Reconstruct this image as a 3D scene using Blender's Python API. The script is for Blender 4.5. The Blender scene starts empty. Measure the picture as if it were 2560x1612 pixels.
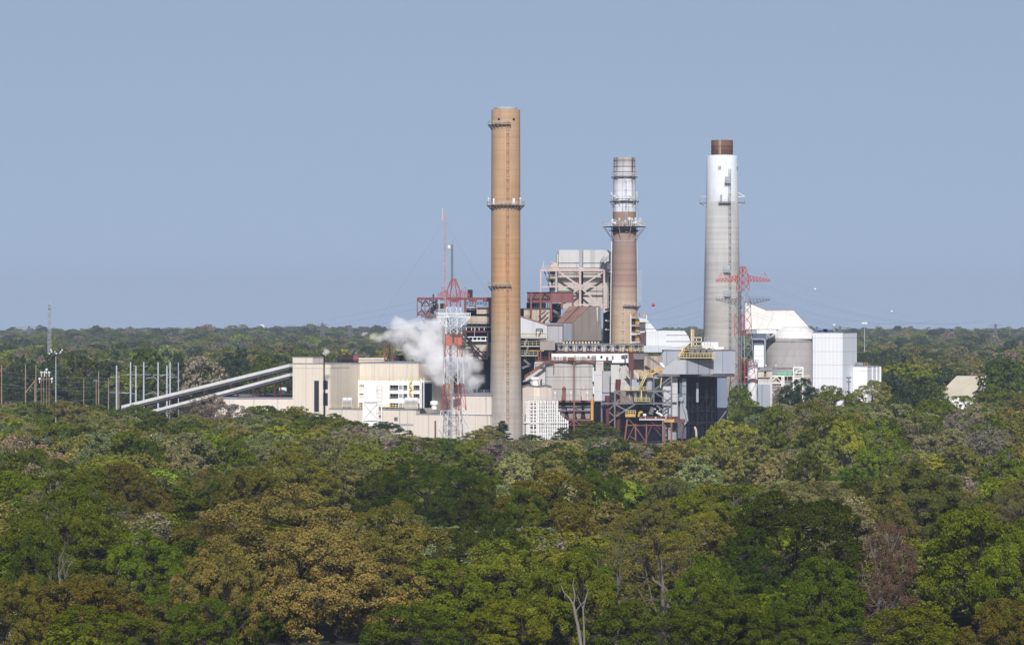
import bpy, math, random
import numpy as np
from mathutils import Vector, Matrix

# ------------------------------------------------------------------ camera, sky, sun, exposure
scene = bpy.context.scene
COL = scene.collection
F, CZ, HY = 10140.0, 46.0, 790.0          # focal length in photo pixels, eye height, horizon row
cam_data = bpy.data.cameras.new("camera")
cam_data.sensor_width = 36.0
cam_data.lens = 36.0 * F / 2560.0
cam_data.shift_y = -16.0 / 2560.0
cam_data.clip_start = 1.0
cam_data.clip_end = 60000.0
cam = bpy.data.objects.new("camera", cam_data)
cam.location = (0, 0, CZ)
cam.rotation_euler = (math.radians(90), 0, 0)
COL.objects.link(cam)
scene.camera = cam

SUN_EL, SUN_ROT = math.radians(33), math.radians(178.5)
world = bpy.data.worlds.new("World")
scene.world = world
world.use_nodes = True
wn, wl = world.node_tree.nodes, world.node_tree.links
wn.clear()
w_out = wn.new("ShaderNodeOutputWorld")
w_bg = wn.new("ShaderNodeBackground")
w_sky = wn.new("ShaderNodeTexSky")
w_sky.sky_type = 'NISHITA'
w_sky.sun_disc = False
w_sky.sun_elevation = SUN_EL
w_sky.sun_rotation = SUN_ROT
w_sky.altitude = 80.0
w_sky.air_density = 1.0
w_sky.dust_density = 0.6
w_sky.ozone_density = 1.6
w_tc = wn.new("ShaderNodeTexCoord")
w_add = wn.new("ShaderNodeVectorMath"); w_add.operation = 'ADD'; w_add.inputs[1].default_value = (0, 0, 0.40)
w_nrm = wn.new("ShaderNodeVectorMath"); w_nrm.operation = 'NORMALIZE'
w_tint = wn.new("ShaderNodeMixRGB"); w_tint.blend_type = 'MULTIPLY'; w_tint.inputs[0].default_value = 1.0
# paler, hazier band near the horizon, plain sky overhead
w_sep = wn.new("ShaderNodeSeparateXYZ"); wl.new(w_tc.outputs['Generated'], w_sep.inputs[0])
w_rng = wn.new("ShaderNodeMapRange"); w_rng.inputs[1].default_value = 0.09; w_rng.inputs[2].default_value = 0.35; wl.new(w_sep.outputs[2], w_rng.inputs[0])
w_mix = wn.new("ShaderNodeMixRGB"); w_mix.inputs[1].default_value = (1.87, 1.47, 1.19, 1); w_mix.inputs[2].default_value = (0.95, 0.86, 0.84, 1)
wl.new(w_rng.outputs[0], w_mix.inputs[0]); wl.new(w_mix.outputs[0], w_tint.inputs[2])
wl.new(w_tc.outputs['Generated'], w_add.inputs[0])
wl.new(w_add.outputs[0], w_nrm.inputs[0])
wl.new(w_nrm.outputs[0], w_sky.inputs[0])
wl.new(w_sky.outputs[0], w_tint.inputs[1])
wl.new(w_tint.outputs[0], w_bg.inputs[0])
wl.new(w_bg.outputs[0], w_out.inputs[0])
w_bg.inputs[1].default_value = 0.10

sun_data = bpy.data.lights.new("sun", 'SUN')
sun_data.energy = 3.9
sun_data.angle = math.radians(0.5)
sun_data.color = (1.0, 0.97, 0.925)
sun = bpy.data.objects.new("sun", sun_data)
S = Vector((math.sin(SUN_ROT) * math.cos(SUN_EL), math.cos(SUN_ROT) * math.cos(SUN_EL), math.sin(SUN_EL)))
sun.rotation_euler = (-S).to_track_quat('-Z', 'Y').to_euler()
sun.location = (0, 0, 400)
COL.objects.link(sun)

scene.view_settings.view_transform = 'Standard'
scene.view_settings.look = 'None'
scene.view_settings.exposure = 0.30
scene.view_settings.gamma = 1.0
scene.view_settings.use_curve_mapping = False
cy = scene.cycles
cy.max_bounces = 8
cy.diffuse_bounces = 3
cy.glossy_bounces = 2
cy.transmission_bounces = 3
cy.volume_bounces = 4
cy.transparent_max_bounces = 8
cy.use_denoising = True
HAZE_DENSITY = 0.00006

# ------------------------------------------------------------------ helpers
random.seed(7)
KR = {'K1': (0, 750, .26578), 'K2': (640, 750, .26578), 'K3': (1280, 750, .26578), 'K4': (1920, 750, .26578),
      'S1': (1000, 240, .32976), 'S2': (1440, 340, .21106), 'S3': (1320, 600, .17154), 'S4': (1000, 660, .15829),
      'E1': (1460, 880, .16625), 'E2': (1780, 640, .22436), 'E3': (1280, 840, .17813), 'E4': (860, 880, .16611), 'R': (0, 0, 1)}

def pix(k, x, y):
    o = KR[k]
    return o[0] + x * o[2], o[1] + y * o[2]

def at(k, x, y, Y):
    """survey point: direction read off the photo, distance Y from the viewpoint"""
    px, py = pix(k, x, y)
    return Vector(((px - 1280) / F * Y, Y, CZ - (py - HY) / F * Y))

def zat(k, y, Y):
    return at(k, 0, y, Y).z

ORG = {}

class MB:
    def __init__(s):
        s.v, s.f, s.sm = [], [], False
    def add(s, vs, fs):
        o = len(s.v)
        s.v += [tuple(v) for v in vs]
        s.f += [tuple(i + o for i in f) for f in fs]
        return s
    def hexa(s, b, t):
        return s.add(list(b) + list(t), [(3, 2, 1, 0), (4, 5, 6, 7), (0, 1, 5, 4), (1, 2, 6, 5), (2, 3, 7, 6), (3, 0, 4, 7)])
    def box(s, x0, x1, y0, y1, z0, z1):
        b = [(x0, y0), (x1, y0), (x1, y1), (x0, y1)]
        return s.hexa([(x, y, z0) for x, y in b], [(x, y, z1) for x, y in b])
    def bar(s, p, q, w=.3, h=None):
        p, q = Vector(p), Vector(q)
        d = q - p
        if d.length < 1e-6: return s
        d.normalize()
        u = d.cross(Vector((0, 0, 1)))
        if u.length < 1e-3: u = Vector((1, 0, 0))
        u.normalize(); v = u.cross(d).normalized()
        h = h or w
        a = [u * w / 2 + v * h / 2, -u * w / 2 + v * h / 2, -u * w / 2 - v * h / 2, u * w / 2 - v * h / 2]
        return s.hexa([p + x for x in a], [q + x for x in a])
    def tube(s, p, q, r0, r1=None, n=10, caps=True):
        p, q = Vector(p), Vector(q); r1 = r0 if r1 is None else r1
        d = (q - p).normalized()
        u = d.cross(Vector((0, 0, 1)))
        if u.length < 1e-3: u = Vector((1, 0, 0))
        u.normalize(); v = u.cross(d).normalized()
        vs = []
        for c, r in ((p, r0), (q, r1)):
            for i in range(n):
                a = 2 * math.pi * i / n
                vs.append(c + (u * math.cos(a) + v * math.sin(a)) * r)
        fs = [(i, (i + 1) % n, n + (i + 1) % n, n + i) for i in range(n)]
        if caps: fs += [tuple(range(n - 1, -1, -1)), tuple(range(n, 2 * n))]
        return s.add(vs, fs)
    def path(s, pts, r, n=6):
        for a, b in zip(pts[:-1], pts[1:]): s.tube(a, b, r, r, n)
        return s
    def lathe(s, cx, cy_, prof, n=40, top=True, bot=True):
        vs, fs = [], []
        for r, z in prof:
            for i in range(n):
                a = 2 * math.pi * i / n
                vs.append((cx + r * math.sin(a), cy_ - r * math.cos(a), z))
        for j in range(len(prof) - 1):
            for i in range(n):
                k = (i + 1) % n
                fs.append((j * n + i, j * n + k, (j + 1) * n + k, (j + 1) * n + i))
        if bot: fs.append(tuple(range(n - 1, -1, -1)))
        if top: fs.append(tuple((len(prof) - 1) * n + i for i in range(n)))
        return s.add(vs, fs)
    def ext(s, pts, vec):
        """closed outline pts pushed back by vec: a solid of real thickness"""
        n = len(pts); vec = Vector(vec)
        vs = [Vector(p) for p in pts] + [Vector(p) + vec for p in pts]
        fs = [tuple(range(n)), tuple(range(2 * n - 1, n - 1, -1))] + [(i, n + i, n + (i + 1) % n, (i + 1) % n) for i in range(n)]
        return s.add(vs, fs)
    def kext(s, k, Y, d, pts):
        return s.ext([at(k, x, y, Y) for x, y in pts], (0, d, 0))
    def krect(s, k, Y, d, x0, y0, x1, y1):
        return s.kext(k, Y, d, [(x0, y1), (x1, y1), (x1, y0), (x0, y0)])
    def kbar(s, k, Y, x0, y0, x1, y1, w=.3, Y2=None):
        return s.bar(at(k, x0, y0, Y), at(k, x1, y1, Y if Y2 is None else Y2), w)
    def smooth(s):
        s.sm = True
        return s
    def build(s, name, mat, parent=None):
        me = bpy.data.meshes.new(name)
        org = ORG.get(parent.name, Vector()) if parent else Vector()
        me.from_pydata([(x - org.x, y - org.y, z - org.z) for x, y, z in s.v], [], s.f)
        me.materials.append(mat)
        me.update()
        if s.sm:
            for p in me.polygons: p.use_smooth = len(p.vertices) == 4
        o = bpy.data.objects.new(name, me)
        COL.objects.link(o)
        if parent: o.parent = parent
        ORG[o.name] = org
        return o

def thing(name, label, cat, loc, group=None):
    o = bpy.data.objects.new(name, None)
    o.empty_display_size = 2
    COL.objects.link(o)
    o.location = loc
    ORG[o.name] = Vector(loc)
    o['label'] = label; o['category'] = cat
    if group: o['group'] = group
    return o

def tag(o, label=None, cat=None, group=None, kind=None):
    if label: o['label'] = label
    if cat: o['category'] = cat
    if group: o['group'] = group
    if kind: o['kind'] = kind
    return o

def rnd(a, b): return random.uniform(a, b)

TH = math.radians(25)                      # the plant stands turned 25 degrees to the view
DL, DR = Vector((-math.cos(TH), math.sin(TH), 0)), Vector((math.sin(TH), math.cos(TH), 0))

def run(C, d, px):
    """walk from C along d until the photo column px"""
    u = (px - 1280) / F
    return C + d * ((u * C.y - C.x) / (d.x - u * d.y))

def corner(k, xc, Y, xl, xr):
    """footprint of a turned block: nearest corner at column xc, faces running to columns xl and xr"""
    C = at(k, xc, 0, Y); C.z = 0
    L = run(C, DL, pix(k, xl, 0)[0]); R = run(C, DR, pix(k, xr, 0)[0])
    return [L, C, R, L + R - C]

def cblock(mb, fp, z0, z1):
    return mb.hexa([(p.x, p.y, z0) for p in fp], [(p.x, p.y, z1) for p in fp])

def grow(fp, e):
    c = sum(fp, Vector()) / 4
    a, b = (fp[0] - fp[1]).normalized() * e, (fp[2] - fp[1]).normalized() * e
    return [fp[0] + a - b, fp[1] - a - b, fp[2] - a + b, fp[3] + a + b]

# ------------------------------------------------------------------ materials
def srgb(r, g, b, k=.85):
    def l(c):
        c /= 255.0
        return (c / 12.92 if c <= .04045 else ((c + .055) / 1.055) ** 2.4) * k
    return (l(r), l(g), l(b), 1)

class NT:
    def __init__(s, name):
        s.m = bpy.data.materials.new(name); s.m.use_nodes = True
        s.t = s.m.node_tree; s.t.nodes.clear()
        s.out = s.t.nodes.new("ShaderNodeOutputMaterial")
    def n(s, t, **k):
        x = s.t.nodes.new(t)
        for a, b in k.items(): setattr(x, a, b)
        return x
    def l(s, a, b): s.t.links.new(a, b)
    def math(s, op, a, b=None, clamp=False):
        x = s.n("ShaderNodeMath", operation=op, use_clamp=clamp)
        for i, v in enumerate((a, b)):
            if v is None: continue
            if isinstance(v, (int, float)): x.inputs[i].default_value = v
            else: s.l(v, x.inputs[i])
        return x.outputs[0]
    def mix(s, fac, a, b, mode='MIX'):
        x = s.n("ShaderNodeMixRGB", blend_type=mode)
        for i, v in enumerate((fac, a, b)):
            if isinstance(v, (int, float)): x.inputs[i].default_value = v
            elif isinstance(v, tuple): x.inputs[i].default_value = v
            else: s.l(v, x.inputs[i])
        return x.outputs[0]
    def noise(s, vec, scale, detail=4, rough=.55):
        x = s.n("ShaderNodeTexNoise"); x.inputs['Scale'].default_value = scale
        x.inputs['Detail'].default_value = detail; x.inputs['Roughness'].default_value = rough
        s.l(vec, x.inputs['Vector']); return x.outputs['Fac']
    def ramp(s, fac, stops):
        x = s.n("ShaderNodeValToRGB"); e = x.color_ramp.elements
        while len(e) < len(stops): e.new(.5)
        for el, (p, c) in zip(e, stops):
            el.position = p; el.color = c if isinstance(c, tuple) else (c, c, c, 1)
        s.l(fac, x.inputs[0]); return x.outputs[0]
    def scaled(s, vec, sc):
        x = s.n("ShaderNodeVectorMath", operation='MULTIPLY'); x.inputs[1].default_value = sc
        s.l(vec, x.inputs[0]); return x.outputs[0]
    def surf(s, color, rough=.75, metal=0.0, bump=None, bumpd=.05, spec=.4):
        p = s.n("ShaderNodeBsdfPrincipled")
        if isinstance(color, tuple): p.inputs['Base Color'].default_value = color
        else: s.l(color, p.inputs['Base Color'])
        p.inputs['Specular IOR Level'].default_value = spec; p.inputs['Roughness'].default_value = rough; p.inputs['Metallic'].default_value = metal
        if bump is not None:
            b = s.n("ShaderNodeBump"); b.inputs['Distance'].default_value = bumpd; b.inputs['Strength'].default_value = .6
            s.l(bump, b.inputs['Height']); s.l(b.outputs[0], p.inputs['Normal'])
        s.l(p.outputs[0], s.out.inputs[0]); return s.m

MC = {}
def paint(name, col, dirt=.35, rough=.7, scale=.5):
    """painted or weathered plain surface with blotches of dirt"""
    if name in MC: return MC[name]
    t = NT(name); g = t.n("ShaderNodeNewGeometry").outputs['Position']
    f = t.ramp(t.noise(t.scaled(g, (1, 1, .35)), scale, 5), [(.38, 1.0), (.72, 1.0 - dirt)])
    MC[name] = t.surf(t.mix(1.0, f, col, 'MULTIPLY'), rough, spec=.05 if max(col[:3]) < .06 else .4)
    return MC[name]

def siding(name, col, stain=None, amt=.3, seam=4.0, seam_dark=.72, rib=.9, row=0.0, rough=.6, dirt=.16, streak=.55, rowd=.25):
    """metal or panel cladding: upright seams, fine ribs, run-down stains"""
    if name in MC: return MC[name]
    t = NT(name); g = t.n("ShaderNodeNewGeometry").outputs['Position']
    sp = t.n("ShaderNodeSeparateXYZ"); t.l(g, sp.inputs[0])
    u = t.math('ADD', sp.outputs[0], t.math('MULTIPLY', sp.outputs[1], .35))
    c = t.mix(1.0, t.ramp(t.noise(g, .12, 6), [(.3, 1.0), (.75, 1 - dirt)]), col, 'MULTIPLY')
    if stain:
        f = t.noise(t.scaled(g, (streak, streak, .022)), 1.0, 5, .65)
        c = t.mix(t.ramp(f, [(.50, 0.0), (.72, amt)]), c, stain)
    fr = t.math('FRACT', t.math('DIVIDE', u, seam))
    c = t.mix(t.math('MULTIPLY', t.math('LESS_THAN', fr, .05), 1 - seam_dark), c, (0.02, 0.02, 0.025, 1))
    if row:
        fz = t.math('FRACT', t.math('DIVIDE', sp.outputs[2], row))
        c = t.mix(t.math('MULTIPLY', t.math('LESS_THAN', fz, .05 if rowd < .3 else .16), rowd), c, (0.03, 0.03, 0.035, 1))
    b = t.math('SINE', t.math('MULTIPLY', u, 2 * math.pi / rib))
    MC[name] = t.surf(c, rough, 0, b, .03)
    return MC[name]

def shaft(name, bands, ring=2.3, streak=None, amt=.3, ringd=.12, hoops=0):
    """chimney concrete: bands = [(z, colour)...] of paint by height, pour lines, run-down streaks"""
    t = NT(name); g = t.n("ShaderNodeNewGeometry").outputs['Position']
    sp = t.n("ShaderNodeSeparateXYZ"); t.l(g, sp.inputs[0])
    z = t.math('DIVIDE', sp.outputs[2], 140.0)
    c = t.ramp(z, [(a / 140.0, b) for a, b in bands])
    c = t.mix(1.0, t.ramp(t.noise(t.scaled(g, (.25, .25, .06)), 1.0, 6), [(.3, 1.06), (.75, .84)]), c, 'MULTIPLY')
    rn = t.noise(t.scaled(g, (.004, .004, .8)), 1.0, 3, .7)
    c = t.mix(1.0, t.ramp(rn, [(.35, 1.04), (.65, 1 - ringd)]), c, 'MULTIPLY')
    fz = t.math('FRACT', t.math('DIVIDE', sp.outputs[2], ring))
    c = t.mix(t.math('MULTIPLY', t.math('LESS_THAN', fz, .06), .16), c, (0.05, 0.04, 0.035, 1))
    if streak:
        f = t.noise(t.scaled(g, (.9, .9, .02)), 1.0, 5, .7)
        c = t.mix(t.ramp(f, [(.5, 0.0), (.7, amt)]), c, streak)
    return t.surf(c, .85)

M_red = paint("red_tower_paint", srgb(186, 84, 74), .3)
M_wht = paint("white_tower_paint", srgb(232, 234, 236), .15)
M_galv = paint("galvanised_steel", srgb(165, 172, 180), .3)
M_steelw = paint("white_steel", srgb(240, 240, 238), .12)
M_dark = paint("dark_interior", (.006, .0065, .013, 1), .3)  # shade of open bays and holes put into the colour; also black parts
M_coal = paint("coal_dark_steel", (.018, .019, .027, 1), .3)  # coal-dark steel, blackened further to carry the open hall's shade
M_soot = paint("sooty_steel", (.045, .045, .052, 1), .4)
M_greyst = paint("grey_steel", srgb(120, 118, 124), .35)
M_purp = siding("purple_cladding", srgb(126, 72, 72), (.05, .03, .035, 1), .5, 2.2, .45, .8)
M_purpst = paint("purple_steel", srgb(130, 78, 78), .35)
M_pink = paint("pinkish_steel", srgb(205, 184, 180), .2)
M_rust = paint("rusty_steel", srgb(134, 86, 76), .45)
M_rustd = paint("dark_rusty_pipe", srgb(104, 52, 50), .4)
M_yel = paint("yellow_paint", srgb(222, 205, 138), .25)
M_ochre = paint("ochre_paint", srgb(214, 168, 88), .3)
M_tan = siding("tan_siding", srgb(231, 220, 204), srgb(204, 182, 166), .5, 6.0, .8, 1.1, 0, .7, .06)
M_tan2 = siding("tan_low_siding", srgb(228, 217, 205), srgb(204, 188, 172), .5, 9.0, .75, 1.4, 0, .7, .05)
M_whts = siding("white_siding", srgb(238, 240, 244), srgb(214, 216, 218), .2, 5.0, .92, 1.2, 6.0, .6, .04)
M_whtb = paint("white_render", srgb(253, 251, 244), .04)
M_greys = siding("grey_siding", srgb(176, 176, 180), srgb(120, 118, 122), .3, 4.2, .55, .9)
M_greyl = siding("pale_grey_siding", srgb(205, 203, 200), srgb(158, 142, 128), .5, 3.4, .8, .9, 7.0)
M_greyb = siding("blue_grey_siding", srgb(166, 172, 184), srgb(128, 132, 142), .3, 5.2, .5, 1.1)
M_rustbin = siding("rust_streaked_siding", srgb(190, 189, 186), srgb(150, 116, 94), .6, 3.2, .75, .9, 5.5, .6, .2, .35)
M_brownsd = siding("brown_streaked_siding", srgb(182, 170, 158), srgb(134, 98, 78), .85, 5.0, .55, .8, 0, .6, .2, .6)
M_rustroof = paint("rusty_roof", srgb(160, 126, 112), .45, .8, .25)
M_roof = paint("grey_roof", srgb(150, 150, 158), .25)
M_lroof = paint("pale_roof", srgb(226, 226, 224), .15)
M_glass = paint("dark_window_glass", (.03, .035, .05, 1), .2, .25)
M_wood = paint("weathered_pole_wood", srgb(166, 140, 112), .3)
M_beige = siding("beige_roof_sheet", srgb(214, 204, 182), srgb(186, 176, 156), .2, 3.0, .92, 1.0)
M_wire = paint("wire_metal", (.22, .23, .26, 1), .1)
M_green = paint("green_tank_paint", srgb(120, 186, 160), .2)
M_blue = paint("blue_paint", srgb(96, 132, 176), .2)
M_conc = siding("silo_concrete", srgb(168, 164, 163), srgb(130, 122, 118), .45, 30.0, .95, 2.0, 3.0, .85, .2, .4)
# ------------------------------------------------------------------ setting: ground
def gz(x, y):
    t = np.clip((np.asarray(y, float) - 3600.0) / 2600.0, 0, 1)
    x = np.asarray(x, float); y = np.asarray(y, float)
    return (2.5 * t * t * (3 - 2 * t) + 6.0 * np.exp(-((x + 345) / 230) ** 2 - ((y - 5600) / 800) ** 2)
            + 3.0 * np.exp(-((x - 560) / 260) ** 2 - ((y - 5200) / 700) ** 2) + 2.5 * np.exp(-((x + 700) / 120) ** 2 - ((y - 6100) / 500) ** 2))

def make_ground():
    ys = [-300, 0, 200, 400, 700, 1000, 1300, 1600, 2000, 2500, 3000] + list(range(3400, 6800, 200)) + [7200, 8000, 9500, 12000]
    xs = [-6000, -4000, -2500, -1700] + list(range(-1300, 1301, 100)) + [1700, 2500, 4000, 6000]
    t = NT("forest_floor"); g = t.n("ShaderNodeNewGeometry").outputs['Position']
    c = t.ramp(t.noise(g, .05, 6), [(.3, (.016, .019, .008, 1)), (.55, (.028, .026, .014, 1)), (.75, (.05, .038, .026, 1))])
    m = t.surf(c, .95)
    mb = MB()
    vs = [(x, y, float(gz(x, y))) for y in ys for x in xs]
    w = len(xs)
    mb.add(vs, [(j * w + i, j * w + i + 1, (j + 1) * w + i + 1, (j + 1) * w + i) for j in range(len(ys) - 1) for i in range(w - 1)])
    tag(mb.build("ground", m), kind='structure')
    # yard of the power plant: a gravel sheet just above the forest floor
    t = NT("yard_gravel"); g = t.n("ShaderNodeNewGeometry").outputs['Position']
    c = t.ramp(t.noise(g, .2, 6), [(.3, (.045, .042, .038, 1)), (.7, (.025, .023, .022, 1))])
    y = MB(); y.add([(-130, 1420, .02), (150, 1420, .02), (150, 1760, .02), (-180, 1760, .02)], [(0, 1, 2, 3)])
    tag(y.build("yard_pavement", t.surf(c, .95)), kind='structure')
make_ground()

# ------------------------------------------------------------------ chimneys
def polar(cx, cy_, r, phi, z):
    return Vector((cx + r * math.sin(phi), cy_ - r * math.cos(phi), z))

def ring_platform(name, parent, cx, cy_, z, r0, r1, a0, a1, floor_m, rail_m, strut=1.6, n=None, rail=1.2, sk=1):
    n = n or max(6, int((a1 - a0) * r1 / 1.6))
    fl, rl, st = MB(), MB(), MB()
    for i in range(n):
        a, b = a0 + (a1 - a0) * i / n, a0 + (a1 - a0) * (i + 1) / n
        q = [polar(cx, cy_, r0, a, 0), polar(cx, cy_, r1, a, 0), polar(cx, cy_, r1, b, 0), polar(cx, cy_, r0, b, 0)]
        fl.hexa([(p.x, p.y, z - .22) for p in q], [(p.x, p.y, z) for p in q])
        for h in (rail * .55, rail):
            rl.bar(polar(cx, cy_, r1 - .05, a, z + h), polar(cx, cy_, r1 - .05, b, z + h), .12)
    for i in range(n + 1):
        a = a0 + (a1 - a0) * i / n
        rl.bar(polar(cx, cy_, r1 - .05, a, z), polar(cx, cy_, r1 - .05, a, z + rail), .12)
        if i % sk == 0: st.bar(polar(cx, cy_, r1 - .15, a, z - .22), polar(cx, cy_, r0, a, z - .22 - strut), .16)
    f = fl.build(name, floor_m, parent)
    rl.build("railing", rail_m, f)
    st.path([polar(cx, cy_, r0 + .05, a0 + (a1 - a0) * i / n, z - .22 - strut) for i in range(n + 1)], .1, 4)
    st.build("bracket", rail_m, f)
    return f

def ladder(parent, p0, p1, w, mat, out=Vector((0, -1, 0)), rung=1.1, name="ladder", cage=True):
    mb = MB(); s = Vector((w / 2, 0, 0))
    mb.bar(p0 - s, p1 - s, .14); mb.bar(p0 + s, p1 + s, .14)
    L = (p1 - p0).length; k = int(L / rung)
    for i in range(k + 1):
        c = p0.lerp(p1, i / k)
        mb.bar(c - s, c + s, .1)
        if cage and i % 3 == 0:
            mb.bar(c - s, c - s + out * .6, .1); mb.bar(c + s, c + s + out * .6, .1); mb.bar(c - s + out * .6, c + s + out * .6, .12)
    return mb.build(name, mat, parent)

def build_orange_chimney():
    Y = 1470.0; m = Y / F; cx = (1264.5 - 1280) * m
    z = lambda py: CZ - (py - HY) * m
    t = thing("concrete_chimney", "tall plain orange-tan concrete chimney fading to grey near its foot", "chimney", (cx, Y, 0))
    prof = [(42.5 * m, 0), (41.5 * m, z(1090)), (39 * m, z(960)), (37.3 * m, z(850)), (36.5 * m, z(735)), (36 * m, z(276)), (35.2 * m, z(274.6))]
    bands = [(0, srgb(182, 177, 170)), (z(960), srgb(182, 175, 165)), (z(880), srgb(184, 168, 148)), (z(790), srgb(190, 156, 120)),
             (z(700), srgb(196, 153, 110)), (z(560), srgb(184, 151, 117)), (z(300), srgb(183, 152, 121))]
    mat = shaft("orange_chimney_concrete", bands, 2.3, srgb(150, 96, 62), .34, .14)
    MB().lathe(cx, Y, prof, 64).smooth().build("shaft", mat, t)
    r = 29 * m
    MB().lathe(cx, Y, [(r * .97, z(275.5)), (r, z(274)), (r, z(268.6)), (r * .86, z(268.4)), (r * .86, z(272))], 48, top=True).smooth().build("liner_cap", M_galv, t)
    fm, rm = M_greyst, paint("pale_rail_paint", srgb(190, 184, 172), .3)
    rad = lambda py: (36 if py < 735 else 36.6) * m
    for py, a0, a1, r1 in ((312, -2.6, .3, 6.55), (513, -math.pi, math.pi, 6.9), (715, -2.6, .35, 6.5)):
        ring_platform("platform", t, cx, Y, z(py), rad(py) + .05, r1, a0, a1, fm, rm, 1.5)
    mr = paint("rusty_ladder_steel", srgb(166, 118, 84), .3)
    ladder(t, Vector((cx + 5.2 * m, Y - 6.35, 6)), Vector((cx + 5.2 * m, Y - 5.55, z(304))), .85, mr)
    for dx in (-17, 19.5):
        o = MB(); ph = math.asin(dx / 36)
        o.tube(polar(cx, Y, 5.0, ph, z(300)), polar(cx, Y, 5.42, ph, z(300)), .42, n=12)
        o.build("opening", M_dark, t)
    for dx, w in ((-29.5, 4), (19.5, 6)):
        ph = math.asin(dx / 37.5); c = polar(cx, Y, 5.55, ph, 0)
        o = MB(); o.box(c.x - w * m / 2, c.x + w * m / 2, c.y - .15, c.y + .15, z(512), z(497)); o.build("door_panel", M_wht, t)
    # strobe lights on the mid platform
    for ph in (-1.2, .9):
        c = polar(cx, Y, 6.7, ph, z(513))
        o = MB(); o.tube(c, c + Vector((0, 0, 1.9)), .12); o.lathe(c.x, c.y, [(.3, c.z + 1.9), (.38, c.z + 2.3), (.2, c.z + 2.6)], 10); o.build("strobe_light", M_wht, t)

def build_banded_chimney():
    Y = 1600.0; m = Y / F; cx = (1561 - 1280) * m
    z = lambda py: CZ - (py - HY) * m
    t = thing("concrete_chimney", "brown chimney with a soot-streaked white top and four railed platforms", "chimney", (cx, Y, 0))
    hp = [(393.8, 26.9), (440, 27.3), (530, 29), (656, 30.6), (857, 33.3)]
    hw = lambda py: float(np.interp(py, [a for a, b in hp], [b for a, b in hp])) * m
    zs = z(530)
    body = MB().lathe(cx, Y, [(38 * m, 0), (hw(857), z(857)), (hw(656), z(656)), (hw(531), zs - .1), (hw(531) , zs)], 56).smooth()
    body.build("shaft", shaft("brown_chimney_concrete", [(0, srgb(196, 174, 148)), (z(800), srgb(198, 174, 146)), (z(730), srgb(178, 156, 140)), (z(700), srgb(160, 134, 122)),
                                                          (z(660), srgb(162, 138, 126)), (z(560), srgb(160, 138, 126)), (z(530), srgb(152, 124, 110))], 2.0, srgb(146, 108, 90), .3), t)
    top = MB().lathe(cx, Y, [(hw(530) + .02, zs + .003), (hw(440), z(440)), (hw(396), z(396)), (hw(396) - .05, z(393.8)), (hw(396) - .9, z(393.8)), (hw(396) - .9, z(400))], 56, bot=False).smooth()
    top.build("white_top", shaft("sooty_white_chimney_top", [(0, srgb(232, 236, 244)), (z(470), srgb(226, 230, 238)), (z(430), srgb(206, 206, 210)), (z(394), srgb(168, 164, 160))], 5.6, srgb(62, 56, 60), .95, .06), t)
    for py in (402, 417, 430): 
        MB().lathe(cx, Y, [(hw(py) + .05, z(py) - .12), (hw(py) + .16, z(py)), (hw(py) + .05, z(py) + .12)], 48, top=False, bot=False).build("hoop", M_soot, t)
    for py in (659, 673.5, 687.5, 701, 715):
        MB().lathe(cx, Y, [(hw(py) + .02, z(py) - .08), (hw(py) + .07, z(py)), (hw(py) + .02, z(py) + .08)], 48, top=False, bot=False).build("hoop", paint('brown_hoop', srgb(140, 108, 96), .3), t)
    rm = paint("grey_rail_paint", srgb(196, 198, 204), .25)
    for py, ro, st in ((442.5, 33.8, 1.6), (503, 37.2, 2.2), (566.5, 54, 5.5)):
        ring_platform("platform", t, cx, Y, z(py), hw(py) + .05, ro * m, -math.pi, math.pi, M_soot, rm, st, rail=1.7, sk=3 if st > 4 else 2)
    # lower ring brace under the widest platform
    MB().lathe(cx, Y, [(hw(578) + .05, z(580)), (hw(578) + 1.6, z(577)), (hw(578) + 1.6, z(576)), (hw(578) + .05, z(575))], 40, top=False, bot=False).build("stiffener_ring", M_soot, t)
    ring_platform("platform", t, cx, Y, z(765), hw(765) + .05, hw(765) + 1.4, -.1, 1.9, M_greyst, rm, 1.0)
    # cameras, boxes and booms on the platforms
    rr = random.Random(3)
    for py, ro, n in ((566.5, 44, 16), (503, 33, 10)):
        for i in range(n):
            ph = rr.uniform(-1.5, 1.5); c = polar(cx, Y, ro * m, ph, z(py)); h = rr.uniform(.8, 2.6); w = rr.uniform(.2, .5)
            o = MB(); o.box(c.x - .08, c.x + .08, c.y - .08, c.y + .08, c.z, c.z + h); o.box(c.x - w, c.x + w, c.y - w, c.y + w, c.z + h, c.z + h + rr.uniform(.5, 1.1))
            o.build("instrument_box", rm if i % 3 else M_wht, t)
    for s, a in ((-1, .7), (1, .6), (1, 1.4)):
        p = polar(cx, Y, 30 * m, s * a, z(553)); q = polar(cx, Y, 46 * m, s * a * 1.1, z(548 if a < 1 else 562))
        o = MB(); o.bar(p, q, .28); o.build("davit_boom", M_wht, t)
    for phi, r_, mt in ((1.42, .14, rm), (-1.55, .2, M_wht)):
        o = MB(); o.path([polar(cx, Y, hw(py) + .35, phi, z(py)) for py in (870, 656, 530 if phi > 0 else 560)], r_, 6); o.build("cable_pipe", mt, t)
    p = at('S3', 1622, 960, Y); ladder(t, Vector((p.x + .2, Y - 2.2, z(760))), Vector((p.x + .2, Y - 2.2, z(675))), .8, rm, Vector((1, 0, 0)), 2.0)
    p = at('S3', 1378, 960, Y); ladder(t, Vector((p.x, Y - 5.9, z(870))), Vector((p.x, Y - 5.5, z(766))), .8, rm)
    ladder(t, Vector((cx + .6, Y - hw(580) - .3, z(580))), Vector((cx + .4, Y - hw(440) - .3, z(440))), .7, rm)

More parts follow.
